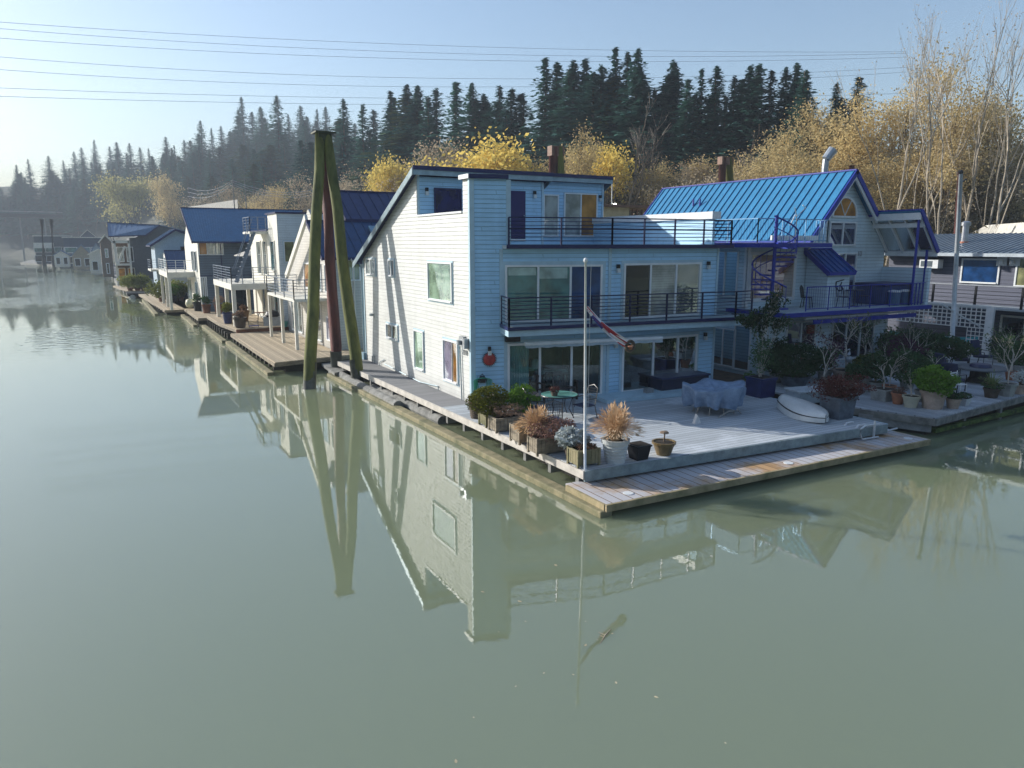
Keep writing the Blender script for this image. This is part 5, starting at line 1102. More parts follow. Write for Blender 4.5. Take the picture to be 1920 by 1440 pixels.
for q in (0, 1.0, 2.0): 
    a, b_ = gd(352, 352 + q * 8, 175), gd(436, 338 + q * 4, 160); c = gd(590, 356 + q * 5, 150)
    for p0, p1 in ((a, b_), (b_, c)): m.tube([p0.lerp(p1, s) - V((0, 0, 5 * s * (1 - s))) for s in (0, .2, .4, .6, .8, 1)], .035, 4)
o = m.build('service_wires', GALV, None, o=gd(436, 338, 160)); tag(o, 'thin service wires strung over the utility poles', 'wires')
# long power lines across the sky
WIRE = M('power_line', (.12, .14, .16), .6, var=.05)
wl_ = ((40, 86, 97, 'topmost of the power lines across the sky'), (52, 100, 100, 'second highest power line across the sky'), (70, 112, 107, 'third power line from the top across the sky'), (105, 147, 126, 'fourth power line from the top across the sky'), (129, 163, 135, 'fifth power line from the top across the sky'), (164, 185, 175, 'second lowest power line crossing before the treetops'), (180, 197, 190, 'lowest power line crossing before the treetops'))
for y0, y1, y2, lab in wl_:
    P = []
    for k in range(33):
        s = k / 32; px = -20 + s * 1720; 
        yy = y0 * (1 - s) * (1 - 2 * s) + y1 * 4 * s * (1 - s) + y2 * s * (2 * s - 1); P.append(gd(px, yy - 0, 205 + 75 * s))
    m = MB(); m.tube(P, .045, 5); o = m.build('power_line', WIRE, None, o=P[0]); tag(o, lab, 'power line', 'power lines across the sky')
# pale roof at the right edge, tan cabin behind the parapet
a, b_, c = gx(1872, 452, 62), gx(1925, 430, 62), gx(1925, 455, 62)
t = thing('warehouse', 'pale flat pitched roof building at the right edge behind the grey house', 'building', (62, 25, 3))
m = MB(); e0 = gz(1878, 455, 6.2) if False else V((60, 36, 6.2))
A_, B_ = gd(1875, 452, 66), gd(1960, 414, 60)
m.extr([A_, B_, B_ + V((8, 8, 0)), A_ + V((8, 8, 0))], (0, 0, -.3)); m.build('roof', M('pale_roof_panel', (.60, .58, .52), .6), t)
m = MB(); m.extr([A_ + V((.3, .3, -.3)), B_ + V((.3, .3, -.3)), V((B_.x + .3, B_.y + .3, 2)), V((A_.x + .3, A_.y + .3, 2))], (5, 5, 0)); m.build('wall', CREAM, t)
c1 = thing('cabin', 'tan cabin top with a fence peeking over the terrace parapet', 'building', (34, 44, 3))
a, b_ = gy(1132, 388, 44), gy(1180, 388, 44)
m = MB(); m.box(a.x, b_.x, 44, 47, 3, a.z); m.build('wall', M('tan_boards', (.45, .36, .22), .8), c1); m = MB(); m.box(a.x - .4, b_.x + 4.2, 43.6, 47.4, a.z, a.z + .18); m.build('roof', BRN, c1)
m = MB(); 
for k in range(9): m.box(b_.x + .3 + k * .42, b_.x + .4 + k * .42, 44, 44.1, 3, a.z - .1)
m.build('fence', BRN, c1); m = MB(); m.box(b_.x + 3.0, b_.x + 4.0, 44, 45, 3, a.z - .05); m.build('cabinet', WHITE, c1)
for pr, _h in PROTO.values():      # sorts that found no place
    if not USED.get(pr.name):
        for ch in list(pr.children): bpy.data.objects.remove(ch)
        bpy.data.objects.remove(pr)
# ================================================================ plants in pots
def grassm(c, n, h, spread, seed, droop=.5, wd=.008):
    rn = random.Random(seed); mb = MB(); c = V(c)
    for _ in range(n):
        a = rn.uniform(0, 6.283); s = rn.uniform(.1, 1) * spread; hh = h * rn.uniform(.55, 1.05) * (1 - .25 * s / spread); b0 = c + V((math.cos(a), math.sin(a), 0)) * rn.uniform(0, .12) * spread * 2
        P = []; 
        for k in range(5):
            t_ = k / 4; P.append(b0 + V((math.cos(a), math.sin(a), 0)) * s * t_ ** 1.6 + V((0, 0, hh * (t_ - droop * s / spread * t_ ** 3))))
        u = V((-math.sin(a), math.cos(a), 0)) * wd
        for k in range(4): f0 = 1 - k / 4.3; f1 = 1 - (k + 1) / 4.3; mb.quad(P[k] - u * f0, P[k] + u * f0, P[k + 1] + u * f1, P[k + 1] - u * f1)
        if rn.random() < .6:
            d = (P[4] - P[3]).normalized(); mb.leaf(P[4] + d * .05, d, u.normalized(), .17, .035)
    return mb
def shrubm(c, n, rx, rz, seed, lsz=.09, stems=12, hollow=.35):
    rn = random.Random(seed); lf = MB(); st = MB(); c = V(c)
    for k in range(stems):
        a = rn.uniform(0, 6.283); q = rn.uniform(.3, .95); e = c + V((math.cos(a) * rx * q, math.sin(a) * rx * q, rz * rn.uniform(.8, 1.9))); m_ = c.lerp(e, .5) + V((rn.uniform(-.05, .05), rn.uniform(-.05, .05), .08)); st.tube([c, m_, e], [.014, .01, .004], 4, False)
    lump = [(rn.uniform(0, 6.283), rn.uniform(-.6, 1), rn.uniform(.62, 1.3)) for _ in range(13)]
    for _ in range(n):
        a = rn.uniform(0, 6.283); sz = rn.uniform(-1, 1); r_ = rn.uniform(hollow, 1) ** .5; cz = math.sqrt(1 - sz * sz)
        L_ = lump[int((a / 6.283 * 6 + sz * 2.5)) % 13][2]; p = c + V((math.cos(a) * cz * rx * r_ * L_, math.sin(a) * cz * rx * r_ * L_, rz + sz * rz * r_ * L_))
        d = V((rn.uniform(-1, 1), rn.uniform(-1, 1), rn.uniform(-.6, 1))).normalized(); nn = d.cross(V((rn.uniform(-1, 1), rn.uniform(-1, 1), .4))).normalized(); lf.leaf(p, d, nn, lsz * rn.uniform(.7, 1.5), lsz * rn.uniform(.35, .7))
    return lf, st
def twigm(c, h, seed, depth=4, spread=.6, r=.03, kids=2, leaves=0, lsz=.06):
    rn = random.Random(seed); mb = MB(); lf = MB()
    def g(p, d, L, r_, dep):
        q = p + d * L * .5 + V((rn.uniform(-.04, .04), rn.uniform(-.04, .04), 0)) * L; e = q + (d + V((rn.uniform(-.2, .2), rn.uniform(-.2, .2), .05))).normalized() * L * .5
        mb.tube([p, q, e], [r_, r_ * .85, r_ * .65], 5, False)
        if dep <= 1:
            for _ in range(leaves):
                c_ = q.lerp(e, rn.random()) + V((rn.gauss(0, .06), rn.gauss(0, .06), rn.gauss(0, .06))); d2 = V((rn.uniform(-1, 1), rn.uniform(-1, 1), rn.uniform(-1, 1))).normalized(); lf.leaf(c_, d2, d2.cross(V((.3, rn.uniform(-1, 1), 1))).normalized(), lsz * 1.4, lsz * .7)
        if dep == 0: return
        for k in range(kids + (rn.random() < .5)):
            a = rn.uniform(0, 6.283); s = spread * rn.uniform(.5, 1.3); u = V((math.cos(a), math.sin(a), 0)); g(q if k == 0 else e, (d * math.cos(s) + u * math.sin(s)).normalized(), L * rn.uniform(.6, .85), r_ * .6, dep - 1)
    g(V(c), V((0, 0, 1)), h * .34, r, depth); return mb, lf
TERRA = M('terracotta', (.42, .17, .09), .8, var=.25); PTERRA = M('pale_terracotta', (.50, .38, .30), .8, var=.25); CREAMP = M('cream_glaze', (.52, .50, .38), .5, var=.15); BROWNP = M('brown_glaze', (.22, .15, .06), .3, var=.3)
STONEP = M('stone_pot', (.34, .35, .33), .85, var=.3, bump=.2); BLUEP = M('blue_black_glaze', (.02, .03, .12), .3, var=.3); LEADP = M('lead_grey_planter', (.12, .15, .19), .6, var=.35); SOIL = M('soil', (.03, .022, .015), .95, var=.4); DKWOOD = M('dark_barrel_wood', (.10, .075, .055), .8, var=.4)
STRAW = leafmat('straw_grass', (.70, .52, .34), (.45, .28, .14), .3); HEATH = leafmat('red_heather', (.26, .15, .12), (.15, .09, .065), .2); LGREEN = leafmat('fresh_green_leaves', (.14, .26, .04), (.05, .12, .02), .3); OLIVG = leafmat('olive_green_leaves', (.13, .14, .025), (.05, .06, .012), .2)
DGREEN = leafmat('dark_green_leaves', (.09, .16, .07), (.03, .06, .03), .25); SILV = leafmat('silver_leaves', (.62, .66, .64), (.38, .42, .42), .1); RUSTL = leafmat('rust_brown_leaves', (.13, .05, .045), (.06, .025, .025), .15); DEADL = leafmat('dry_brown_stems', (.30, .20, .14), (.15, .09, .06), .2); PURP = leafmat('plum_leaves', (.10, .05, .08), (.05, .025, .04), .15)
STEMB = M('twig_bark', (.22, .16, .11), .9, var=.3); STEMP = M('pale_twig', (.55, .50, .44), .9, var=.2)
def pot(x, y, r, h, mat, name, label, group=None, z=.65, sq=False, taper=.72, rim=.04, oct_=20, bands=0):
    t = thing(name, label, 'plant', (x, y, z), group)
    mb = MB()
    if sq:
        for a, b_, w0, w1 in ((0, h * .86, taper, .96), ): pass
        q = lambda w_, zz: [(x - w_, y - w_, z + zz), (x + w_, y - w_, z + zz), (x + w_, y + w_, z + zz), (x - w_, y + w_, z + zz)]
        mb.hexa(q(r * taper, 0) + q(r * .95, h * .88)); mb.hexa(q(r * 1.04, h * .88) + q(r * 1.04, h)); mb.build('pot', mat, t, bev=.008)
        mb = MB(); mb.quad(*q(r * .88, h + .003)); mb.build('soil', SOIL, t)
    else:
        pr = [(r * taper, 0), (r * .93, h * .8), (r * .93, h * .82), (r * 1.03, h * .83), (r * 1.05, h), (r * .9, h), (r * .88, h * .93)]
        if bands: pr = [(r * taper, 0)] + [p for k in range(1, 6) for p in ((r * (taper + (.93 - taper) * k / 6), h * .8 * k / 6), (r * (taper + (.93 - taper) * k / 6) + .012, h * .8 * k / 6 + .01), (r * (taper + (.93 - taper) * k / 6) + .012, h * .8 * k / 6 + .03), (r * (taper + (.93 - taper) * k / 6), h * .8 * k / 6 + .04))] + pr[1:]
        mb.lathe((x, y, z), pr, oct_); mb.build('pot', mat, t, smooth=False)
        mb = MB(); mb.lathe((x, y, z + h * .9), [(r * .88, 0), (r * .88, .012), (0.01, .03)], 14); mb.build('soil', SOIL, t)
    return t
def woodbox(x, y, w, d, h, name, label, group=None, rz=-.04, mat=WOODW, z=.65, moss=False):
    t = thing(name, label, 'plant', (x, y, z), group); ca, sa = math.cos(rz), math.sin(rz)
    def P(u, v, zz): return V((x + u * ca - v * sa, y + u * sa + v * ca, z + zz))
    mb = MB(); n = max(3, round(w / .13)); nd = max(3, round(d / .13))
    for s in (-1, 1):
        for k in range(n): c = P((k + .5) / n * w - w / 2, s * d / 2, .06); mb.cbox(c, w / n - .012, .022, h - .06, rz)
        for k in range(nd): c = P(s * w / 2, (k + .5) / nd * d - d / 2, .06); mb.cbox(c, .022, d / nd - .012, h - .06, rz)
    mb.build('box', MOSSW if moss else mat, t)
    for a in (-1, 1):
        for b_ in (-1, 1): m2 = MB(); m2.cbox(P(a * w / 2, b_ * d / 2, 0), .06, .06, h + .03, rz); m2.build('post', MOSSW if moss else mat, t)
    mb = MB()
    for s in (-1, 1): mb.cbox(P(0, s * d / 2, h - .02), w + .05, .05, .035, rz); mb.cbox(P(s * w / 2, 0, h - .02), .05, d + .05, .035, rz)
    mb.build('rim', MOSSW if moss else mat, t)
    mb = MB(); mb.quad(P(-w / 2, -d / 2, h - .05), P(w / 2, -d / 2, h - .05), P(w / 2, d / 2, h - .05), P(-w / 2, d / 2, h - .05)); mb.build('soil', SOIL, t)
    return t
def foliage(t, mbs, mats, names=('leaves', 'stems')):
    for m_, mt, nm in zip(mbs, mats, names):
        if m_.v: m_.build(nm, mt, t)
GL = 'planters along the river edge of the deck'
p = gz(895, 783); t = pot(p.x, p.y, .27, .46, DKWOOD, 'barrel_planter', 'small dark barrel planter with dried heather by the house corner', GL, bands=1, taper=.8); foliage(t, shrubm((p.x, p.y, 1.05), 900, .32, .16, 1, .05), (DEADL, STEMB))
p = gz(919, 797); t = woodbox(p.x, p.y, .5, .5, .35, 'shrub_planter', 'square wooden planter with a clipped round olive green shrub', GL, moss=True); foliage(t, shrubm((p.x, p.y, .95), 5200, .62, .45, 2, .07), (OLIVG, STEMB))
p = gz(948, 806); t = woodbox(p.x, p.y, .85, .5, .42, 'dried_flower_planter', 'wooden planter with brown dried flower heads next to the round shrub', GL); foliage(t, shrubm((p.x, p.y, 1.02), 1300, .5, .22, 3, .055), (DEADL, STEMB))
p = gz(976, 790); t = pot(p.x, p.y, .24, .3, STONEP, 'conifer_shrub', 'feathery bright green shrub in a stone pot behind the dried flowers', GL); foliage(t, shrubm((p.x, p.y, .95), 3600, .52, .42, 4, .08), (LGREEN, STEMB))
p = gz(982, 828); t = woodbox(p.x, p.y, .55, .55, .48, 'empty_planter', 'narrow wooden planter half hidden by the straw coloured grass', GL)
p = gz(1006, 840); t = pot(p.x, p.y, .26, .5, PTERRA, 'grass_pot', 'big spraying straw coloured grass in a pale clay pot behind the long planter', GL); foliage(t, (grassm((p.x, p.y, 1.12), 1300, .72, .55, 5, .7), ), (STRAW,), ('blades',))
p = gz(1037, 846); t = woodbox(p.x, p.y, 1.25, .5, .45, 'heather_planter', 'long wooden planter overflowing with reddish brown heather', GL); foliage(t, shrubm((p.x, p.y, 1.0), 4200, .62, .27, 6, .05), (HEATH, STEMB))
p = gz(1073, 861); t = pot(p.x, p.y, .22, .34, DKWOOD, 'silver_leaf_pot', 'silver white leaved plant in a low dark pot beside the flagpole', GL); foliage(t, shrubm((p.x, p.y, .95), 1100, .42, .26, 7, .13), (SILV, STEMB))
p = gz(1094, 870); t = woodbox(p.x, p.y, .62, .48, .42, 'corner_planter', 'small mossy wooden planter with withered plants at the foot of the flagpole', GL, moss=True); foliage(t, shrubm((p.x, p.y, 1.02), 500, .3, .1, 8, .05), (DEADL, STEMB))
p = gz(1153, 866); t = pot(p.x, p.y, .35, .62, M('white_plastic', (.62, .66, .66), .4), 'white_grass_pot', 'tall straw grass in a large banded white pot right of the flagpole', None, bands=1, oct_=28); foliage(t, (grassm((p.x, p.y, 1.25), 1500, .95, .6, 9, .6), ), (STRAW,), ('blades',))
p = gz(1197, 860); t = pot(p.x, p.y, .24, .4, BLK, 'black_square_pot', 'empty square black plastic pot right of the white grass pot', sq=True)
t['category'] = 'pot'
p = gz(1244, 852); t = pot(p.x, p.y, .31, .36, BROWNP, 'brown_bowl', 'squat brown glazed bowl with a small withered mushroom shaped twig', taper=.6); m_ = MB(); m_.tube([(p.x, p.y, 1.0), (p.x + .02, p.y, 1.25)], .02, 5); m_.lathe((p.x, p.y, 1.24), [(.13, 0), (.1, .04), (.02, .06)], 8); m_.build('stems', STEMB, t)
# ---------------------------------------------------------------- flagpole, flag
p = gz(1097, 879); e = gy(1098, 492, p.y)
t = thing('flagpole', 'slim white flagpole with a ball top at the front corner of the deck', 'flagpole', (p.x, p.y, .6)); WP = M('white_pole', (.74, .75, .75), .35)
m_ = MB(); m_.tube([(p.x, p.y, .4), (e.x, p.y, e.z)], [.042, .026], 10); m_.build('pole', WP, t, smooth=True); m_ = MB(); m_.lathe((e.x, p.y, e.z - .02), [(.01, 0), (.045, .03), (.055, .07), (.04, .11), (.005, .13)], 10); m_.build('finial', WP, t); m_ = MB(); m_.tube([(p.x + .05, p.y, 1.5), (p.x + .06, p.y, 5.7)], .006, 4); m_.build('halyard', WP, t)
for y_ in (643, 800):
    q = gy(1098, y_, p.y); m_ = MB(); m_.cbox((q.x + .05, p.y, q.z), .1, .03, .03); m_.build('cleat', STEEL, t)
f0, f1 = gy(1101, 576, p.y), gy(1174, 645, p.y - .15)
fl = MB(); n, K = 26, 9; fm, t2, b2 = new_mat('flag_cloth'); N = t2.nodes; at = N.new('ShaderNodeAttribute'); at.attribute_name = 'col'; t2.links.new(at.outputs[0], b2.inputs['Base Color']); b2.inputs['Roughness'].default_value = .8
cols = []
for i in range(n + 1):
    s = i / n; c = f0.lerp(f1, s) + V((0, 0, -.10 * math.sin(s * 3.1))); w_ = .03 + .11 * min(1, s * 1.8) ** .9
    for j in range(K + 1):
        v = j / K - .5; ang = s * 2.2 + v * 3.0; fl.v.append(tuple(c + V((.35 * v * w_ * 2 + .05 * math.sin(j * 2.1), .14 * math.sin(ang * 3 + j * 1.5) * w_ * 2, v * w_ * 1.15 + .02 * math.cos(j * 2)))))
for i in range(n):
    for j in range(K):
        a = i * (K + 1) + j; fl.f.append((a, a + 1, a + K + 2, a + K + 1)); cols.append((.05, .06, .25) if (i / n < .42 and i / n > .12 and j < 5) else ((.45, .05, .06) if j % 2 else (.72, .70, .72)))
o = fl.build('flag', fm, None, o=f0); ca_ = o.data.color_attributes.new('col', 'FLOAT_COLOR', 'CORNER')
for pl in o.data.polygons:
    for li in pl.loop_indices: ca_.data[li].color = (*cols[pl.index], 1)
tag(o, 'faded red white and blue striped flag twisted out from the flagpole', 'flag')
q = f1 + V((.12, 0, -.06)); t = thing('hanging_basket', 'dark round hanging wreath basket at the end of the flag', 'basket', q); m_ = MB(); m_.tube([q + V((math.cos(a) * .12, 0, math.sin(a) * .12)) for a in [k * math.pi / 8 for k in range(17)]], .045, 8, False); m_.build('wreath', DKWOOD, t); m_ = MB(); m_.lathe(q - V((0, 0, .1)), [(.03, 0), (.07, .06), (.06, .1)], 10); m_.build('bowl', TERRA, t)
# ---------------------------------------------------------------- wall sun face, hose, wind chime
u, z = FL.px(917, 673); c = FL.pt(u, z, .05); t = thing('sun_plaque', 'round red sun face plaque on the blue wall', 'wall ornament', c); m_ = MB(); 
for k in range(24):
    a = 2 * math.pi * k / 24; pa = [FL.d * math.cos(a + s) * r_ + V((0, 0, math.sin(a + s) * r_)) for s, r_ in ((-.13, .20), (0, .27), (.13, .20))]; m_.extr([c + q_ for q_ in pa], FL.n * .02)
m_.build('rays', M('dark_bronze', (.12, .05, .03), .5, .3), t)
m_ = MB(); rr_ = [(.215, 0), (.2, .03), (.15, .055), (.08, .07), (.01, .075)]; i0 = 0
for r_, h_ in rr_:
    for k in range(24): a = 2 * math.pi * k / 24; m_.v.append(tuple(c + FL.d * math.cos(a) * r_ + V((0, 0, math.sin(a) * r_)) + FL.n * (.022 + h_)))
for k in range(4):
    for j in range(24): a = k * 24 + j; b_ = k * 24 + (j + 1) % 24; m_.f.append((a, b_, b_ + 24, a + 24))
m_.build('face', M('red_clay', (.40, .04, .035), .5), t, smooth=True)
m_ = MB()
for dx, dz, w_, h_ in ((-.07, .05, .05, .025), (.07, .05, .05, .025), (0, -.01, .03, .08), (0, -.09, .11, .022)): FL.box(m_, u + dx - w_ / 2, u + dx + w_ / 2, z + dz - h_ / 2, z + dz + h_ / 2, .11, .15)
m_.build('features', M('dark_red', (.16, .015, .02), .5), t)
u, z = FL.px(903, 713); c = FL.pt(u, z, .14); t = thing('hose_reel', 'black wrought iron hose hanger with a green hose by the house corner', 'hose', FL.pt(u, .65, .2))
m_ = MB(); m_.tube([c + FL.d * math.cos(a) * .14 + V((0, 0, math.sin(a) * .16)) for a in [rad(k) for k in range(-20, 201, 20)]], .02, 6); FL.box(m_, u - .1, u + .1, z - .06, z + .1, .02, .2); m_.tube([c + FL.d * -.08 + V((0, 0, .16)), c + V((0, 0, .25)), c + FL.d * .08 + V((0, 0, .16))], .015, 5); m_.build('hanger', BLK, t)
m_ = MB()
for k in range(6):
    w_ = .17 + .03 * k; dp = .42 + .16 * (k % 3) + .1 * k; m_.tube([c + FL.n * (.03 * k - .03) + FL.d * (math.cos(a) * w_) + V((0, 0, .02 + math.sin(a) * (.1 if math.sin(a) > 0 else dp))) for a in [rad(q_) for q_ in range(0, 361, 20)]], .014, 6, False)
m_.build('hose', M('green_hose', (.02, .28, .18), .4), t)
# ---------------------------------------------------------------- glass table and wire chairs
def at_(x, y): return gz(x, y)
c = gz(1045, 792); c = V((12.55, 19.05, .65)) if False else gz(1048, 780)
t = thing('patio_table', 'round glass topped metal patio table between the wire chairs', 'table', (c.x, c.y, .65)); m_ = MB(); m_.lathe((c.x, c.y, 1.36), [(.60, 0), (.60, .018)], 32); m_.build('tabletop', glass('table_glass', (.12, .30, .26), .12), t)
m_ = MB(); m_.tube([(c.x + math.cos(k * math.pi / 16) * .61, c.y + math.sin(k * math.pi / 16) * .61, 1.362) for k in range(33)], .022, 6, False); m_.build('rim', BLK, t)
for k in range(4):
    a = k * math.pi / 2 + .5; m_ = MB(); m_.tube([(c.x + math.cos(a) * .55, c.y + math.sin(a) * .55, .65), (c.x + math.cos(a) * .36, c.y + math.sin(a) * .36, .95), (c.x + math.cos(a) * .5, c.y + math.sin(a) * .5, 1.36)], .016, 6); m_.build('leg', BLK, t)
p_ = gz(1027, 782); m_ = None
tp = thing('table_plant', 'small pot of dried red heather standing on the glass table', 'plant', (c.x - .28, c.y - .15, 1.38)); m_ = MB(); m_.lathe((c.x - .28, c.y - .15, 1.38), [(.09, 0), (.12, .12)], 12); m_.build('pot', DKWOOD, tp); foliage(tp, shrubm((c.x - .28, c.y - .15, 1.47), 500, .19, .11, 12, .035), (RUSTL, STEMB))
def wire_chair(label):
    t = thing('wire_chair', label, 'chair', (0, 0, 0)); m_ = MB(); fr_m = M('bronze_chair_metal', (.09, .09, .09), .4, .4)
    m_.tube([(-.26, -.24, 0), (-.27, -.25, .42), (-.27, .22, .44), (-.24, .36, .98), (0, .40, 1.06), (.24, .36, .98), (.27, .22, .44), (.27, -.25, .42), (.26, -.24, 0)], .017, 6); m_.tube([(-.3, -.22, .66), (-.3, .25, .68)], .016, 6); m_.tube([(.3, -.22, .66), (.3, .25, .68)], .016, 6)
    m_.tube([(-.27, -.25, .42), (-.3, -.22, .66)], .015, 6); m_.tube([(.27, -.25, .42), (.3, -.22, .66)], .015, 6); m_.build('frame', fr_m, t)
    m_ = MB(); 
    for k in range(9): x_ = -.22 + k * .055; m_.tube([(x_, .24, .46), (x_ * .95, .36, .98)], .006, 4, False)
    for k in range(6): zz = .52 + k * .085; yy = .25 + (zz - .46) * .22; m_.tube([(-.25, yy, zz), (.25, yy, zz)], .006, 4, False)
    m_.build('backrest', fr_m, t); m_ = MB(); m_.hexa([(-.25, -.25, .41), (.25, -.25, .41), (.25, .24, .43), (-.25, .24, .43), (-.25, -.25, .45), (.25, -.25, .45), (.25, .24, .46), (-.25, .24, .46)]); m_.build('seat', M('navy_seat', (.03, .04, .10), .7), t, bev=.015)
    for a in (-1, 1): m_ = MB(); m_.tube([(a * .26, .22, .44), (a * .27, .33, 0)], .016, 6); m_.build('leg', fr_m, t)
    return t
wc = wire_chair('wire chair')
for px, py, rz, lab in ((1003, 788, 1.3, 'wire chair left of the glass table'), (1058, 762, .1, 'wire chair behind the glass table nearest the wall'), (1095, 784, -1.5, 'wire chair right of the glass table with navy cushion'), (1034, 812, 2.8, 'wire chair in front of the glass table behind the straw grass')):
    q = gz(px, py); place(wc, USED, (q.x, q.y, .65), rz, 1, lab, 'wire chairs round the glass table')
# slatted bench at the window, striped lounger
q = gz(1038, 748); t = thing('garden_bench', 'dark slatted wooden bench with its back to the patio window', 'bench', (q.x, q.y, .65)); DK = M('dark_bench_wood', (.035, .022, .018), .6, var=.3)
m_ = MB(); 
for k in range(4): m_.box(q.x - .72, q.x + .72, q.y - .5 + k * .12, q.y - .4 + k * .12, 1.07, 1.10)
m_.build('seat', DK, t); m_ = MB(); m_.box(q.x - .74, q.x + .74, q.y - .01, q.y + .03, 1.50, 1.58)
for k in range(9): m_.box(q.x - .66 + k * .15, q.x - .6 + k * .15, q.y - .005, q.y + .02, 1.14, 1.5)
m_.box(q.x - .74, q.x + .74, q.y - .01, q.y + .03, 1.10, 1.15); m_.box(q.x - .35, q.x + .35, q.y - .01, q.y + .03, 1.58, 1.65); m_.build('backrest', DK, t)
for a in (-.72, .66):
    for b_ in (-.5, 0): m_ = MB(); m_.box(q.x + a, q.x + a + .06, q.y + b_, q.y + b_ + .06, .65, 1.30 if b_ < 0 else 1.6); m_.build('leg', DK, t)
    m_ = MB(); m_.box(q.x + a - .01, q.x + a + .07, q.y - .52, q.y + .04, 1.30, 1.34); m_.build('armrest', DK, t)
q = gz(962, 762); t = thing('sun_lounger', 'low lounger with folded striped cushions under the patio window', 'lounger', (q.x, q.y, .65)); m_ = MB(); m_.box(q.x - .9, q.x + .9, q.y - .3, q.y + .3, .93, .98); m_.build('frame', BLK, t)
for a in (-.85, .8):
    for b_ in (-.28, .24): m_ = MB(); m_.box(q.x + a, q.x + a + .05, q.y + b_, q.y + b_ + .05, .65, .93); m_.build('leg', BLK, t)
sm, t3, b3 = new_mat('striped_cushion'); N = t3.nodes; g = N.new('ShaderNodeNewGeometry'); sp = N.new('ShaderNodeSeparateXYZ'); t3.links.new(g.outputs['Position'], sp.inputs[0]); mu = N.new('ShaderNodeMath'); mu.operation = 'MULTIPLY'; mu.inputs[1].default_value = 9; t3.links.new(sp.outputs['Y'], mu.inputs[0]); fr2 = N.new('ShaderNodeMath'); fr2.operation = 'FRACT'; t3.links.new(mu.outputs[0], fr2.inputs[0]); rp = N.new('ShaderNodeValToRGB'); rp.color_ramp.interpolation = 'CONSTANT'; rp.color_ramp.elements[0].color = (.04, .04, .05, 1); rp.color_ramp.elements[1].position = .6; rp.color_ramp.elements[1].color = (.42, .32, .26, 1); t3.links.new(fr2.outputs[0], rp.inputs[0]); t3.links.new(rp.outputs[0], b3.inputs['Base Color'])
m_ = MB()
for i in range(12):
    a0, a1 = q.x - .88 + i * .146, q.x - .88 + (i + 1) * .146; z0_, z1_ = 1.03 + .05 * math.sin(i * 1.1), 1.03 + .05 * math.sin((i + 1) * 1.1); m_.hexa([(a0, q.y - .27, .985), (a1, q.y - .27, .985), (a1, q.y + .27, .985), (a0, q.y + .27, .985), (a0, q.y - .27, z0_ + .04), (a1, q.y - .27, z1_ + .04), (a1, q.y + .27, z1_ + .04), (a0, q.y + .27, z0_ + .04)])
m_.build('cushion', sm, t, smooth=False)
q = gz(925, 765); t = pot(q.x, q.y, .3, .3, STONEP, 'low_bowl', 'low grey stone bowl under the lounger end by the hose', taper=.8); t['category'] = 'pot'
q = gz(957, 790); t = thing('bucket', 'pale bucket between the olive shrub and the green feathery shrub', 'bucket', (q.x, q.y, .65)); m_ = MB(); m_.lathe((q.x, q.y, .65), [(.15, 0), (.19, .34), (.2, .36), (.17, .36), (.14, .03)], 16); m_.build('body', M('pale_blue_plastic', (.45, .55, .62), .4), t); m_ = MB(); m_.tube([(q.x - .19, q.y, .98), (q.x - .12, q.y - .12, 1.08), (q.x + .12, q.y - .12, 1.08), (q.x + .19, q.y, .98)], .008, 5); m_.build('handle', STEEL, t)
# ---------------------------------------------------------------- covered table
q = gz(1345, 775); t = thing('covered_table', 'patio table set bundled under a wrinkled blue grey tarpaulin', 'table', (q.x, q.y, .65)); q = V((q.x + .1, q.y + .25, 0))
cv = MB(); NA, NR = 72, 16; rn = random.Random(4); ph = [rn.uniform(0, 6.28) for _ in range(8)]
for r in range(NR + 1):
    for a in range(NA):
        A = 2 * math.pi * a / NA; s = r / NR
        if s < .55: rad_ = (1.02 + .06 * math.cos(A * 5 + .4) * (s / .55) ** 3) * s / .55; zz = 1.48 + .08 * max(0, math.cos(A * 5 + .4)) * (s / .55) ** 2 + .10 * abs(math.cos(A * 2 + .6)) * (s / .55) ** 2 - .10 * (1 - s / .55) + .035 * math.sin(A * 3 + s * 9 + ph[0]) * s * 2 + .02 * math.sin(A * 11 + ph[1])
        else:
            k = (s - .55) / .45; fold = .10 * math.sin(A * 9 + ph[2] + k) + .06 * math.sin(A * 17 + ph[3]) + .03 * math.sin(A * 31 + k * 4); rad_ = 1.02 + .06 * math.cos(A * 5 + .4) * (1 - k) - .20 * k + fold * (.25 + k * 1.1) ; zz = 1.48 + .08 * max(0, math.cos(A * 5 + .4)) * (1 - k) + .10 * abs(math.cos(A * 2 + .6)) - (.62 + .08 * math.sin(A * 3 + ph[4]) + .04 * math.sin(A * 8)) * k + .05 * math.sin(A * 3 + 5 + ph[0]) * (1 - k)
        cv.v.append((q.x + math.cos(A) * rad_ * 1.08, q.y + math.sin(A) * rad_ * .9, zz))
for r in range(NR):
    for a in range(NA): i = r * NA + a; j = r * NA + (a + 1) % NA; cv.f.append((i, j, j + NA, i + NA))
cv.build('cover', M('blue_grey_tarpaulin', (.24, .33, .46), .34, var=.3, scale=3.5, col2=(.12, .18, .28), bump=.6, bscale=9), t, smooth=True)
for k in range(9):
    a = k * .7 + .3; m_ = MB(); m_.tube([(q.x + math.cos(a) * .75, q.y + math.sin(a) * .62, .65), (q.x + math.cos(a) * .62, q.y + math.sin(a) * .52, 1.1)], .02, 6); m_.build('leg', M('beige_metal', (.36, .34, .30), .4, .3), t)
m_ = MB(); m_.tube([(q.x - .55, q.y - .75, .67), (q.x - .2, q.y - .85, .85), (q.x + .2, q.y - .85, .85), (q.x + .5, q.y - .7, .67)], .02, 6); m_.build('rocker', M('beige_metal', (.36, .34, .30)), t)
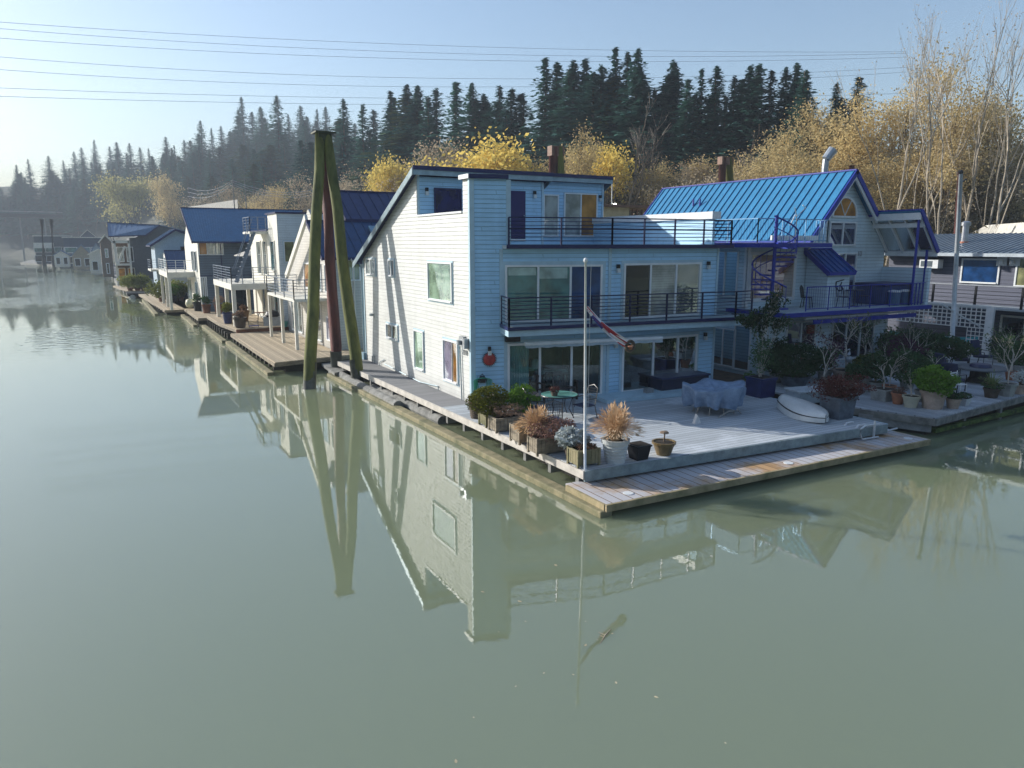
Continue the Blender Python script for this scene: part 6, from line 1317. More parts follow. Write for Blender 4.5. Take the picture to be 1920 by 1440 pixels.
q = gz(1308, 795); m_ = MB(); m_.extr([(q.x - .13, q.y, .655), (q.x + .13, q.y - .02, .655), (q.x + .02, q.y + .03, .93)], (.05, .16, 0)); o = m_.build('wedge_block', M('white_foam', (.75, .74, .72), .6), None, o=(q.x, q.y, .65)); tag(o, 'small white wedge shaped block lying before the covered table', 'block')
# dark tub bench by the doors
q0, q1 = gz(1238, 744), gz(1325, 728); c = (q0 + q1) / 2 + V((.1, .45, 0)); t = thing('storage_bench', 'long dark blue covered storage bench below the patio doors', 'bench', (c.x, c.y, .65)); m_ = MB(); m_.cbox((c.x, c.y, .65), 2.3, .85, .55, -.02); m_.build('body', M('blue_black_vinyl', (.012, .018, .05), .5), t, bev=.03); m_ = MB(); m_.cbox((c.x, c.y, 1.2), 2.4, .95, .08, -.02); m_.build('lid', M('navy_vinyl', (.02, .03, .09), .45), t, bev=.03)
q = gz(1216, 736, .8); m_ = MB(); m_.cbox((q.x, q.y, .8), .32, .2, .16); o = m_.build('cinder_block', CONC, None, o=(q.x, q.y, .8)); tag(o, 'small grey block with sprigs on the door step', 'block')
# ---------------------------------------------------------------- upturned dinghy
a, b_ = gz(1467, 748, .95), gz(1548, 788, .8); t = thing('dinghy', 'upturned white dinghy with dark rubbing strip lying on the deck', 'boat', ((a.x + b_.x) / 2, (a.y + b_.y) / 2, .65))
ax = V((b_.x - a.x, b_.y - a.y, 0)); Lb = ax.length; ax.normalize(); sd_ = V((-ax.y, ax.x, 0)); NS, K = 22, 14
def hull(o0, o1, f, name, mat, tilt=0.12):
    h_ = MB()
    for i in range(NS + 1):
        s = i / NS; wd = (.52 * (math.sin(math.pi * min(.5, .12 + s * .62)) if s < .62 else math.cos((s - .62) / .38 * math.pi / 2) ** .7 * .985)) + .015; hg = .40 * (1 - .35 * s ** 2) 
        for j in range(K + 1):
            an = math.pi * (o0 + (o1 - o0) * j / K); c_ = V((a.x, a.y, .66)) + ax * (s * Lb) + sd_ * (math.cos(an) * wd * f) + V((0, 0, (abs(math.sin(an)) ** .6 * hg) * f + tilt * math.cos(an) * wd * 1.0 + .06)); h_.v.append(tuple(c_))
    for i in range(NS):
        for j in range(K): q_ = i * (K + 1) + j; h_.f.append((q_, q_ + 1, q_ + K + 2, q_ + K + 1))
    h_.f.append(tuple(range(K, -1, -1))); return h_.build(name, mat, t, smooth=True)
HW = M('white_gelcoat', (.68, .70, .68), .3, var=.1); hull(0, 1, 1, 'hull', HW); hull(.10, .135, 1.012, 'rubbing_strip', BLK); hull(.865, .90, 1.012, 'rubbing_strip', BLK)
m_ = MB(); m_.bar(V((a.x, a.y, 1.10)) + ax * .3, V((a.x, a.y, 1.0)) + ax * (Lb * .85), .05, .05); m_.build('keel', HW, t)
q = gz(1528, 758); t = thing('dock_box', 'low pale grey storage box with a two part lid behind the dinghy', 'box', (q.x, q.y, .65)); c = q + V((.35, .5, 0)); m_ = MB(); m_.cbox((c.x, c.y, .65), 1.5, .8, .38, -.2); m_.build('body', M('grey_plastic', (.34, .40, .44), .5), t, bev=.02)
for k, dx in enumerate((-.4, .37)): m_ = MB(); m_.cbox((c.x + dx, c.y - dx * .2, 1.03), .78, .9, .07, -.2); m_.build('lid', M('pale_grey_plastic', (.50, .55, .58), .45), t, bev=.02)
# big square planter with drooping rust foliage, blue planter with tall shrub
q = gz(1586, 786); t = pot(q.x, q.y + .35, .42, .72, LEADP, 'lead_planter', 'large square lead grey planter with drooping rust brown maple foliage at the deck edge', sq=True, taper=.82); foliage(t, shrubm((q.x, q.y + .35, 1.2), 3800, .98, .42, 21, .07, stems=40, hollow=.1), (RUSTL, STEMB))
q = gz(1437, 745); t = pot(q.x, q.y + .3, .40, .72, BLUEP, 'blue_planter', 'square blue black planter with a tall sparse evergreen shrub by the house corner', sq=True, taper=.9)
m1, l1 = twigm((q.x, q.y + .3, 1.3), 3.0, 5, 4, .42, .03, 3, 9, .10); foliage(t, (l1, m1), (DGREEN, STEMP)); l1, m1 = shrubm((q.x - .1, q.y + .3, 1.35), 600, .45, .9, 22, .1, 10, .05); foliage(t, (l1, m1), (DGREEN, STEMP))
q = gz(1409, 730); t = pot(q.x, q.y, .18, .26, TERRA, 'small_fern_pot', 'small terracotta pot with yellow green leaves between the tarpaulin and the blue planter'); foliage(t, shrubm((q.x, q.y, .92), 400, .28, .2, 23, .08), (LGREEN, STEMB))
# ladder rails on the low dock
LADM = M('white_tube', (.72, .74, .75), .3, .2)
q0, q1 = gz(1405 * 0 + 1603, 822, .32), gz(1682, 803, .32)
t = thing('boarding_ladder', 'white tubular boarding ladder with curved rails lying on the low dock', 'ladder', (q0.x, q0.y, .3)); d_ = (q1 - q0); dn = d_.normalized(); sd2 = V((-dn.y, dn.x, 0)) * .38
for s in (0, 1):
    o_ = sd2 * s; m_ = MB(); m_.tube([q0 + o_ + dn * .45 + V((0, 0, .38)), q0 + o_ + dn * .12 + V((0, 0, .40)), q0 + o_ + V((0, 0, .3)), q0 + o_ - dn * .05 + V((0, 0, .15)), q0 + o_ + dn * .06 + V((0, 0, .03)), q0 + o_ + dn * .2, q1 + o_], .028, 8); m_.build('rail', LADM, t, smooth=True)
for k in range(6): c = q0 + dn * (.55 + k * .26); m_ = MB(); m_.cbox((c.x + sd2.x / 2, c.y + sd2.y / 2, .32), .09, .4, .025, math.atan2(dn.y, dn.x)); m_.build('rung', LADM, t)
q0 = gz(1573, 806, .5); t = thing('grab_rail', 'single white curved grab rail fixed to the deck edge beside the ladder', 'rail', (q0.x, q0.y, .4)); m_ = MB(); m_.tube([(q0.x + .95, 13.75, .72), (q0.x + .25, 13.72, .76), (q0.x + .03, 13.7, .68), (q0.x, 13.68, .5), (q0.x + .1, 13.68, .36), (q0.x + .9, 13.7, .33)], .028, 8); m_.build('tube', LADM, t, smooth=True); m_ = MB(); m_.cbox((q0.x + .7, 13.72, .3), .05, .05, .55); m_.build('bracket', LADM, t)
# ================================================================ the planted dock of the azure roofed house
GB = 'pots on the planter dock'
def P2(px, py, z=.65): return gz(px, py, z)
q = P2(1748, 765); t = pot(q.x, q.y, .42, .62, PTERRA, 'big_clay_pot', 'big pale terracotta pot with a lush light green shrub at the dock edge', GB, bands=0); foliage(t, shrubm((q.x, q.y, 1.15), 3600, .62, .45, 31, .1), (LGREEN, STEMB))
q = P2(1683, 757); t = pot(q.x, q.y, .24, .4, TERRA, 'orange_pot', 'small orange terracotta pot next to the cream pot', GB, taper=.65); foliage(t, shrubm((q.x, q.y, 1.02), 200, .25, .12, 32, .05), (HEATH, STEMB))
q = P2(1707, 763); t = pot(q.x, q.y, .28, .4, CREAMP, 'cream_pot', 'cream glazed pot with crooked green stems', GB, taper=.7); m1, l1 = twigm((q.x, q.y, 1.0), 1.1, 8, 3, .5, .03, 2, 6, .08); foliage(t, (l1, m1), (DGREEN, STEMP))
q = P2(1655, 750); t = pot(q.x, q.y, .33, .42, STONEP, 'square_stone_pot', 'square carved stone planter with a pale bare twig', GB, sq=True, taper=.85); m1, l1 = twigm((q.x, q.y, 1.05), 1.5, 9, 3, .6, .03, 2, 7, .08); foliage(t, (l1, m1), (DGREEN, STEMP))
q = P2(1786, 765); t = pot(q.x, q.y, .24, .34, PTERRA, 'small_clay_pot', 'small pale clay pot with low trailing plants right of the big terracotta pot', GB); foliage(t, shrubm((q.x, q.y, .98), 500, .3, .1, 33, .07), (DGREEN, STEMB))
q = P2(1807, 760); t = pot(q.x, q.y, .17, .26, M('white_pot', (.6, .62, .62), .4), 'white_pot', 'little white square pot with trailing plant', GB, sq=True); foliage(t, shrubm((q.x, q.y, .92), 350, .24, .09, 34, .06), (DGREEN, STEMB))
q = P2(1858, 745); t = pot(q.x, q.y, .28, .34, DKWOOD, 'agave_pot', 'dark pot with spiky yellow edged sword leaves', GB); foliage(t, (grassm((q.x, q.y, 1.0), 70, .65, .5, 35, .4, .035),), (leafmat('sword_leaves', (.30, .33, .14), (.08, .14, .06), .2),), ('blades',)); foliage(t, shrubm((q.x, q.y, .98), 600, .35, .12, 36, .06), (DGREEN, STEMB))
q = P2(1887, 742); t = pot(q.x, q.y, .34, .48, STONEP, 'octagonal_stone_pot', 'eight sided grey stone pot with a slim bare sapling', GB, oct_=8, taper=.7); m1, l1 = twigm((q.x, q.y, 1.1), 2.2, 12, 4, .5, .03, 2, 5, .07); foliage(t, (l1, m1), (DGREEN, STEMP))
q = P2(1910, 738); t = pot(q.x, q.y, .24, .36, PTERRA, 'right_clay_pot', 'pale clay pot cut by the right border beside the stone pot', GB); foliage(t, shrubm((q.x, q.y, 1.0), 700, .35, .25, 37, .07), (SILV, STEMB))
q = P2(1585, 715); t = pot(q.x, q.y, .55, .48, PTERRA, 'wide_bowl', 'wide pale round bowl planter with a small bare tree and a heron figure in it', GB, taper=.75); m1, l1 = twigm((q.x, q.y, 1.1), 3.0, 14, 4, .75, .05, 2, 3, .07); foliage(t, (l1, m1), (OLIVG, STEMP)); wb = q
t = thing('heron_figure', 'pale grey heron statue standing in the wide bowl planter', 'statue', (q.x - .25, q.y - .25, 1.1)); m_ = MB(); HX, HY = q.x - .25, q.y - .25
m_.tube([(HX, HY, 1.22), (HX, HY, 1.5)], .02, 5); m_.build('legs', TERRA, t); m_ = MB(); m_.tube([(HX + .12, HY, 1.45), (HX + .05, HY, 1.55), (HX, HY, 1.68), (HX - .02, HY, 1.8), (HX + .02, HY, 1.92), (HX + .0, HY, 2.02)], [.03, .11, .13, .06, .03, .035], 10); m_.tube([(HX, HY, 2.02), (HX - .18, HY - .02, 2.0)], [.03, .006], 6); m_.build('body', M('heron_grey', (.45, .50, .54), .6), t, smooth=True)
def bush(px, py, rx, rz, n, mat, seed, label, name='shrub', lsz=.11, potm=STONEP, pr=.3, ph=.4, base=0, grp='shrubs crowding the planter dock'):
    q = P2(px, py); t = pot(q.x, q.y, pr, ph, potm, name, label, grp); foliage(t, shrubm((q.x, q.y, .65 + ph + base), n, rx, rz, seed, lsz), (mat, STEMB)); return t
bush(1488, 722, 1.25, .62, 5200, DGREEN, 41, 'broad dark evergreen bush behind the dinghy', pr=.6, potm=LEADP); bush(1455, 716, .5, .7, 1600, DGREEN, 42, 'dark fern like bush left of the broad evergreen')
bush(1545, 712, .6, .5, 1500, DGREEN, 43, 'dark bush between the broad evergreen and the wide bowl'); bush(1552, 690, .65, .75, 1500, PURP, 44, 'plum coloured twiggy shrub beside the glass doors')
bush(1620, 722, .5, .42, 1700, leafmat('yellow_green_shrub', (.24, .25, .06), (.06, .09, .03), .25), 45, 'yellow green bush right of the wide bowl'); bush(1640, 735, .55, .6, 1600, DGREEN, 46, 'dark leafy bush behind the carved stone planter')
bush(1700, 728, .8, .55, 2400, DGREEN, 47, 'dark bush behind the orange pot'); bush(1742, 690, 1.5, .62, 4400, DGREEN, 48, 'wide dark rhododendron bush under the lattice screen', lsz=.15, pr=.7); bush(1690, 700, .8, .6, 1700, PURP, 49, 'purple brown shrub below the blue canopy post')
bush(1905, 700, .9, .5, 2200, DGREEN, 50, 'dark green shrub by the grey house door', pr=.4); bush(1880, 680, .7, .5, 1400, DGREEN, 51, 'round dark shrub beside the lattice post', potm=CREAMP)
bush(1730, 752, .5, .5, 1500, DGREEN, 56, 'dark shrub tucked behind the big terracotta pot'); bush(1600, 735, .4, .35, 900, DGREEN, 57, 'small dark plant before the wide bowl'); bush(1666, 690, .7, .7, 1800, DGREEN, 58, 'dark leafy shrub before the ground floor window corner')
for px, py, h_, sd, lab in ((1541, 742, 2.3, 61, 'crooked small tree with reddish leaves left of the wide bowl'), (1612, 712, 2.6, 62, 'white stemmed sapling right of the wide bowl'), (1666, 740, 1.9, 63, 'pale forked sapling behind the carved stone planter'), (1705, 705, 2.4, 64, 'twisted contorted sapling below the blue post'), (1750, 735, 1.6, 65, 'thin sapling behind the big terracotta pot'), (1895, 712, 2.4, 66, 'slim sapling near the grey house door')):
    q = P2(px, py); t = pot(q.x, q.y, .24, .36, TERRA, 'potted_sapling', lab, 'saplings in pots'); m1, l1 = twigm((q.x, q.y, .95), h_, sd, 4, .6, .03, 2, 4, .07); foliage(t, (l1, m1), (PURP if sd == 61 else DGREEN, STEMP))
# furniture on that dock
q = P2(1835, 716); t = thing('fire_table', 'round dark low table on the planter dock before the grey house', 'table', (q.x, q.y, .65)); m_ = MB(); m_.lathe((q.x, q.y, 1.2), [(.95, 0), (.98, .03), (.95, .07)], 28); m_.build('tabletop', M('slate_top', (.10, .12, .14), .5), t); m_ = MB(); m_.lathe((q.x, q.y, 1.28), [(.4, 0), (.34, .12), (.1, .14)], 20); m_.build('burner_lid', M('navy_lid', (.02, .03, .10), .4), t); m_ = MB(); m_.lathe((q.x, q.y, .65), [(.5, 0), (.35, .2), (.35, .55)], 16); m_.build('base', BLK, t)
def arm_chair(label, mat):
    t = thing('patio_armchair', label, 'chair', (0, 0, 0)); m_ = MB(); m_.hexa([(-.3, -.3, .36), (.3, -.3, .36), (.3, .25, .34), (-.3, .25, .34), (-.3, -.3, .46), (.3, -.3, .46), (.3, .25, .44), (-.3, .25, .44)]); m_.build('seat', mat, t, bev=.02)
    m_ = MB(); m_.hexa([(-.3, .22, .42), (.3, .22, .42), (.3, .32, .42), (-.3, .32, .42), (-.28, .42, 1.12), (.28, .42, 1.12), (.28, .5, 1.1), (-.28, .5, 1.1)]); m_.build('backrest', mat, t, bev=.03)
    for a in (-1, 1):
        m_ = MB(); m_.tube([(a * .33, -.3, 0), (a * .33, -.3, .62), (a * .33, .3, .66), (a * .33, .42, 0)], .02, 6); m_.build('arm', BLK, t)
    return t
ac_ = arm_chair('c', M('navy_cushion', (.025, .035, .09), .8))
for px, py, rz, lab in ((1775, 712, 1.2, 'navy high backed armchair left of the round dark table'), (1800, 690, .6, 'black armchair behind the round dark table'), (1840, 684, -.1, 'dark armchair against the grey house wall'), (1785, 732, 1.7, 'striped grey armchair before the navy armchair')):
    q = P2(px, py); place(ac_, USED, (q.x, q.y, .65), rz, 1, lab, 'armchairs round the dark table')
q = P2(1795, 742); t = thing('white_chair', 'small white slatted metal chair between the pots', 'chair', (q.x, q.y, .65)); m_ = MB()
for k in range(5): m_.box(q.x - .22, q.x + .22, q.y - .2 + k * .09, q.y - .14 + k * .09, 1.08, 1.10)
m_.build('seat', WHITE, t); m_ = MB()
for k in range(4): m_.box(q.x - .2, q.x + .2, q.y + .21, q.y + .23, 1.18 + k * .09, 1.23 + k * .09)
m_.build('backrest', WHITE, t)
for a in (-.21, .19):
    for b_ in (-.2, .2): m_ = MB(); m_.box(q.x + a, q.x + a + .025, q.y + b_, q.y + b_ + .025, .65, 1.1 if b_ < 0 else 1.55); m_.build('leg', WHITE, t)
for px, py, w_, h_, lab in ((1655, 672, 1.3, 1.15, 'black covered barbecue beside the glass window'), (1685, 668, .9, 1.1, 'dark blue water barrel box behind the saplings')):
    q = P2(px, py); t = thing('covered_grill' if w_ > 1 else 'storage_bin', lab, 'cover' if w_ > 1 else 'bin', (q.x, q.y, .65)); m_ = MB(); m_.cbox((q.x, q.y, .65), w_, .7, h_ * .8, .1); m_.build('body', BLK if w_ > 1 else M('navy_bin', (.015, .03, .08), .5), t, bev=.05); m_ = MB(); m_.cbox((q.x, q.y, .65 + h_ * .8), w_ * .8, .55, h_ * .2, .1); m_.build('lid', BLK, t, bev=.08)
q = P2(1868, 690); q = P2(1905, 668); t = thing('stove_grill', 'small black and white gas grill by the grey house door', 'grill', (q.x, q.y, .65)); m_ = MB(); m_.cbox((q.x, q.y, 1.3), .9, .5, .12); m_.build('shelf', GALV, t); m_ = MB(); m_.lathe((q.x, q.y, 1.42), [(.35, 0), (.33, .2), (.1, .3)], 16); m_.build('lid', BLK, t)
for a in (-.4, .36): m_ = MB(); m_.box(q.x + a, q.x + a + .04, q.y - .2, q.y - .16, .65, 1.3); m_.build('leg', BLK, t)
q = P2(1505, 700); t = thing('tub_rail', 'white tubular rail frame among the bushes before the glass door', 'rail', (q.x, q.y, .65)); m_ = MB(); m_.tube([(q.x, q.y, .7), (q.x, q.y, 1.7), (q.x + .1, q.y, 1.82), (q.x + .7, q.y, 1.82)], .03, 8); m_.tube([(q.x + .1, q.y, 1.5), (q.x + 1.3, q.y, 1.45), (q.x + 1.7, q.y, 1.0)], .03, 8); m_.build('tube', LADM, t, smooth=True)
# on the blue house balcony: dining set, hot tub
bz = 3.46
def iron_chair(label):
    t = thing('iron_chair', label, 'chair', (0, 0, 0)); m_ = MB(); m_.lathe((0, 0, .43), [(.2, 0), (.22, .02), (.2, .04)], 14); m_.build('seat', BLK, t); m_ = MB(); m_.tube([(-.2, .18, .43), (-.2, .26, .85), (0, .28, .95), (.2, .26, .85), (.2, .18, .43)], .02, 6)
    for k in (-.1, 0, .1): m_.tube([(k, .19, .44), (k, .27, .9)], .014, 5)
    m_.build('backrest', BLK, t)
    for a in (-1, 1):
        for b_ in (-1, 1): m_ = MB(); m_.tube([(a * .15, b_ * .15, .43), (a * .2, b_ * .2, 0)], .016, 5); m_.build('leg', BLK, t)
    return t
ic = iron_chair('c')
for x, y, rz, lab in ((28.2, 21.0, 1.4, 'black iron chair left of the little balcony table'), (29.6, 21.0, -1.4, 'black iron chair right of the little balcony table'), (26.6, 21.6, .4, 'black iron chair before the big amber balcony window')):
    place(ic, USED, (x, y, bz), rz, 1, lab, 'iron chairs on the balcony')
t = thing('iron_table', 'small round black iron table on the blue railed balcony', 'table', (28.9, 21.0, bz)); m_ = MB(); m_.lathe((28.9, 21.0, bz + .7), [(.38, 0), (.38, .03)], 20); m_.build('tabletop', BLK, t); m_ = MB(); m_.tube([(28.9, 21.0, bz), (28.9, 21.0, bz + .7)], .03, 6); m_.lathe((28.9, 21.0, bz), [(.25, 0), (.05, .06)], 12); m_.build('stand', BLK, t)
t = thing('hot_tub', 'dark blue hot tub with cover at the right end of the balcony', 'hot tub', (31.6, 21.4, bz)); m_ = MB(); m_.box(30.6, 32.6, 20.75, 22.2, bz, bz + .85); m_.build('tub', M('navy_slats', (.02, .05, .13), .5), t, bev=.08); m_ = MB(); m_.box(30.55, 32.65, 20.7, 22.25, bz + .85, bz + .97); m_.build('cover', M('navy_cover', (.015, .02, .11), .5), t, bev=.04)
for x, lab in ((31.0, 'left small blue drum with a white rim by the hot tub'), (31.8, 'right small blue drum with a white rim by the hot tub')):
    t = thing('drum', lab, 'drum', (x, 20.5, bz)); m_ = MB(); m_.lathe((x, 20.52, bz), [(.24, 0), (.26, .6)], 16); m_.build('body', M('blue_grey_drum', (.08, .17, .26), .5), t); m_ = MB(); m_.lathe((x, 20.52, bz + .6), [(.28, 0), (.28, .05), (.1, .09)], 16); m_.build('lid', WHITE, t)
# ================================================================ things on the docks of the row
def pottree(px, py, z, r, h, mat, label, leaf=None, n=500, rx=.4, rz=.35, grp='pots on the row docks'):
    q = gz(px, py, z); t = pot(q.x, q.y, r, h, mat, 'planted_pot', label, grp, z=z)
    if leaf: foliage(t, shrubm((q.x, q.y, z + h), n, rx, rz, int(px), .16), (leaf, STEMB))
    return t
pottree(428, 606, .85, .35, .75, BLUEP, 'dark blue pot with a yellow green shrub inside the white porch posts', leafmat('yellow_green_shrub', (.24, .25, .06), (.06, .09, .03), .25)); pottree(458, 602, .85, .38, .75, M('ochre_pot', (.20, .11, .04), .6), 'ochre brown pot under the white balcony', DEADL, 200, .3, .2)
pottree(451, 614, .85, .42, .65, DKWOOD, 'wide dark clay pot at the corner of the raised dock', DEADL, 250, .35, .2); pottree(372, 583, .65, .42, .75, BLK, 'black square looking pot on the dark low dock', DGREEN, 300); pottree(388, 587, .65, .36, .7, REDW, 'left red brown pot on the dark low dock', DGREEN, 260); pottree(411, 588, .65, .36, .75, REDW, 'right red brown pot on the dark low dock', DEADL, 260)
pottree(325, 566, .5, .4, .6, BLK, 'black pot with a bright green bush at the timber float corner', LGREEN, 900, .8, .6)
WG = leafmat('reed_green', (.30, .32, .10), (.12, .14, .05), .25)
for px, py, z, rx, lab in ((236, 524, .5, 1.2, 'yellow green shrub row leftmost on the far docks'), (250, 528, .5, 1.3, 'bushy yellow green plant left of the two beige covers'), (262, 535, .5, 1.0, 'rust tinged shrub beside the two beige covers'), (295, 523, .5, 1.3, 'green shrub right of the two beige covers'), (308, 530, .5, 1.4, 'yellow green shrub before the light blue house'), (318, 537, .5, 1.2, 'pale reedy shrub before the small blue roof'), (330, 541, .5, 1.1, 'low green shrub right of the reedy shrub'), (365, 536, .5, .9, 'green shrub below the slate house porch')):
    q = gy(px, 458, 103 if px < 270 else 82); t = pot(q.x, q.y, .35, .4, REDW, 'dock_shrub', lab, 'shrubs on the far docks', z=z); foliage(t, shrubm((q.x, q.y, z + .4), 700, rx, .8, int(px), .28), (WG, STEMB))
q = gz(512, 612, .85); t = thing('barbecue', 'black domed barbecue on a white cart under the white house', 'barbecue', (q.x, q.y, .82)); m_ = MB(); m_.cbox((q.x, q.y, .9), 1.1, .6, .6, -.3); m_.build('cart', GALV, t); m_ = MB(); m_.lathe((q.x, q.y, 1.5), [(.45, 0), (.46, .12), (.36, .34), (.05, .42)], 16); m_.build('lid', BLK, t); m_ = MB(); m_.cbox((q.x, q.y, 1.48), 1.5, .5, .05, -.3); m_.build('shelf', CREAM, t)
q = gz(487, 604, .85); t = thing('bistro_table', 'tiny wire bistro table left of the barbecue', 'table', (q.x, q.y, .82)); m_ = MB(); m_.lathe((q.x, q.y, 1.5), [(.35, 0), (.35, .03)], 14); m_.build('tabletop', REDW, t)
for a in (0, 2.1, 4.2): m_ = MB(); m_.tube([(q.x, q.y, 1.5), (q.x + .3 * math.cos(a), q.y + .3 * math.sin(a), .84)], .015, 5); m_.build('leg', BLK, t)
q = gz(477, 620, .6); t = thing('folding_chair', 'small dark folding chair frame standing on the sunny dock', 'chair', (q.x, q.y, .6)); m_ = MB(); m_.box(q.x - .3, q.x + .3, q.y - .1, q.y + .3, .9, .93); m_.build('seat', BTRIM, t)
for a in (-.3, .28): m_ = MB(); m_.bar((q.x + a, q.y - .1, .6), (q.x + a, q.y + .3, 1.3), .03); m_.build('leg', BLK, t)
q = gz(533, 612, .85); t = thing('watering_tub', 'teal green tub at the corner of the white house', 'tub', (q.x, q.y, .82)); m_ = MB(); m_.lathe((q.x, q.y, .82), [(.2, 0), (.28, .35), (.24, .36)], 12); m_.build('body', M('teal_tub', (.1, .35, .3), .5), t); m_ = MB(); m_.tube([(q.x + .2, q.y, 1.1), (q.x + .45, q.y, 1.5)], .03, 6); m_.build('spout', GALV, t)
pa = gy(455, 468, 62); t = thing('patio_umbrella', 'wide beige market umbrella behind the ship ladder', 'umbrella', (pa.x + 1, 62, .8)); m_ = MB(); m_.lathe((pa.x + 1, 62, pa.z - .5), [(1.7, 0), (1.66, .08), (.9, .35), (.05, .6)], 8); m_.build('canopy', M('beige_canvas', (.60, .56, .48), .8), t); m_ = MB(); m_.tube([(pa.x + 1, 62, .8), (pa.x + 1, 62, pa.z)], .05, 6); m_.build('pole', WOODW, t)
# pontoon raft with two beige covers, dark runabout boat
a, b_ = gz(247, 552, .35), gz(306, 553, .35); c = (a + b_) / 2; wv = (b_ - a).normalized()
t = thing('pontoon_boat', 'dark pontoon boat moored before the charcoal house', 'boat', (c.x, c.y, 0)); m_ = MB(); m_.cbox((c.x, c.y + 1.5, .25), (b_ - a).length, 4.5, .35); m_.build('deck', BLK, t)
m_ = MB()
for s in (-1, 1): m_.tube([(c.x + s * 1.6, c.y - 1, .15), (c.x + s * 1.6, c.y + 4, .15)], .3, 8)
m_.build('pontoon', GALV, t)
for k, px in enumerate((269, 290)):
    q = gz(px, 543, .6); m_ = MB(); w_ = 1.15; m_.tube([(q.x - w_ * .75, q.y + .4, 1.15), (q.x - w_ * .7, q.y + .4, 1.2), (q.x + w_ * .7, q.y + .4, 1.2), (q.x + w_ * .75, q.y + .4, 1.15)], [.5, .62, .62, .5], 12); o = m_.build('seat_cover', M('beige_vinyl', (.36, .36, .30), .6), None, o=(q.x, q.y, .6), smooth=True); tag(o, ('left' if k == 0 else 'right') + ' of two rounded beige seat covers on the pontoon boat', 'cover')
q = gz(338, 568, .3); t = thing('runabout', 'small dark motor boat with a curved windscreen frame moored by the timber float', 'boat', (q.x, q.y, 0)); m_ = MB(); n = 12
for i in range(n + 1):
    s = i / n; w_ = 1.0 * (1 - max(0, s - .5) ** 2 * 3.6)
    for j in range(7): a_ = math.pi * j / 6; m_.v.append((q.x - math.cos(a_) * w_, q.y - 1 + s * 4.8, .75 + .2 * s * s - math.sin(a_) * .6))
for i in range(n):
    for j in range(6): k = i * 7 + j; m_.f.append((k, k + 1, k + 8, k + 7))
m_.build('hull', BLK, t, smooth=True); m_ = MB(); m_.tube([(q.x - .9, q.y + .2, .85), (q.x - .8, q.y + .5, 1.7), (q.x, q.y + .6, 1.9), (q.x + .8, q.y + .5, 1.7), (q.x + .9, q.y + .2, .85)], .04, 6); m_.build('windscreen_frame', CREAM, t); m_ = MB(); m_.cbox((q.x, q.y + 1.2, .8), 1.5, 1.8, .5); m_.build('canvas', M('navy_canvas', (.02, .03, .06), .8), t, bev=.1)
q = gz(357, 578, .65); m_ = MB(); m_.lathe((q.x, q.y, .66), [(.02, 0), (.3, .12), (.38, .42), (.3, .72), (.02, .84)], 16); o = m_.build('buoy', M('pale_yellow_buoy', (.68, .66, .45), .5), None, o=(q.x, q.y, .65), smooth=True); tag(o, 'round pale yellow mooring buoy at the end of the dark low dock', 'buoy')
# leaves on the water
lm = M('fallen_leaf', (.50, .42, .26), .7, var=.4)
rn = random.Random(77); lv = MB(); lv.v = [(-.07, 0, .006), (-.03, .04, .01), (.03, .035, .006), (.09, 0, .012), (.03, -.04, .006), (-.03, -.035, .01)]; lv.f = [(0, 5, 4, 3, 2, 1)]
proto = lv.build('floating_leaf', lm, None)
SP = [(975, 1128), (985, 1165), (1098, 1165), (1137, 1190), (1143, 1183), (1128, 1193), (1120, 1200), (1148, 1188), (1230, 1307), (1075, 1265), (888, 1345), (855, 1428), (967, 1287), (1020, 1262), (1155, 1280), (1180, 1070), (1042, 1060), (905, 1110), (935, 1185), (1360, 1393), (1098, 1210)]
for i, (x, y) in enumerate(SP):
    q = gz(x, y, 0); o = proto if i == 0 else proto.copy()
    if i: SC.collection.objects.link(o)
    o.location = (q.x, q.y, 0); s = rn.uniform(.2, .7); o.rotation_euler = (0, 0, rn.uniform(0, 6.28)); o.scale = (s, s, s)
    tag(o, 'single pale dead leaf floating on the open green water', 'leaf', 'dead leaves floating on the water')
q = gz(1135, 1192, 0); m_ = MB(); m_.tube([(q.x - .22, q.y - .16, .0), (q.x, q.y, .01), (q.x + .2, q.y + .12, .005)], [.006, .013, .005], 5); m_.tube([(q.x, q.y, .01), (q.x - .03, q.y + .14, 0)], .006, 4); o = m_.build('driftwood', WOODW, None, o=(q.x, q.y, 0)); tag(o, 'forked pale twig drifting below the house reflection', 'driftwood')

t = rowdock('dock', 'long timber dock lined with shrubs before the light blue house', [(5.0, 71), (8.5, 71), (8.5, 79), (9.5, 117), (2.0, 117), (4.2, 95)], .5, TIMBER); floatunder(t, 4.6, 8, 72, 92, .6, 12)
# ================================================================ water, ground, far banks
m, t, b = new_mat('river_water'); N = t.nodes; L = t.links
g = N.new('ShaderNodeNewGeometry'); b.inputs['Roughness'].default_value = .015; b.inputs['IOR'].default_value = 1.95; b.inputs['Subsurface Weight'].default_value = 1; b.inputs['Subsurface Radius'].default_value = (1, 1, .8); b.inputs['Subsurface Scale'].default_value = .9; b.subsurface_method = 'BURLEY' if hasattr(b, 'subsurface_method') else b.subsurface_method
n0 = N.new('ShaderNodeTexNoise'); n0.inputs['Scale'].default_value = .05; n0.inputs['Detail'].default_value = 3; L.new(g.outputs['Position'], n0.inputs['Vector'])
r = N.new('ShaderNodeValToRGB'); r.color_ramp.elements[0].color = (.175, .21, .13, 1); r.color_ramp.elements[1].color = (.205, .235, .145, 1); L.new(n0.outputs[0], r.inputs[0]); L.new(r.outputs[0], b.inputs['Base Color'])
n1 = N.new('ShaderNodeTexNoise'); n1.inputs['Scale'].default_value = 1.5; n1.inputs['Detail'].default_value = 2; L.new(g.outputs['Position'], n1.inputs['Vector'])
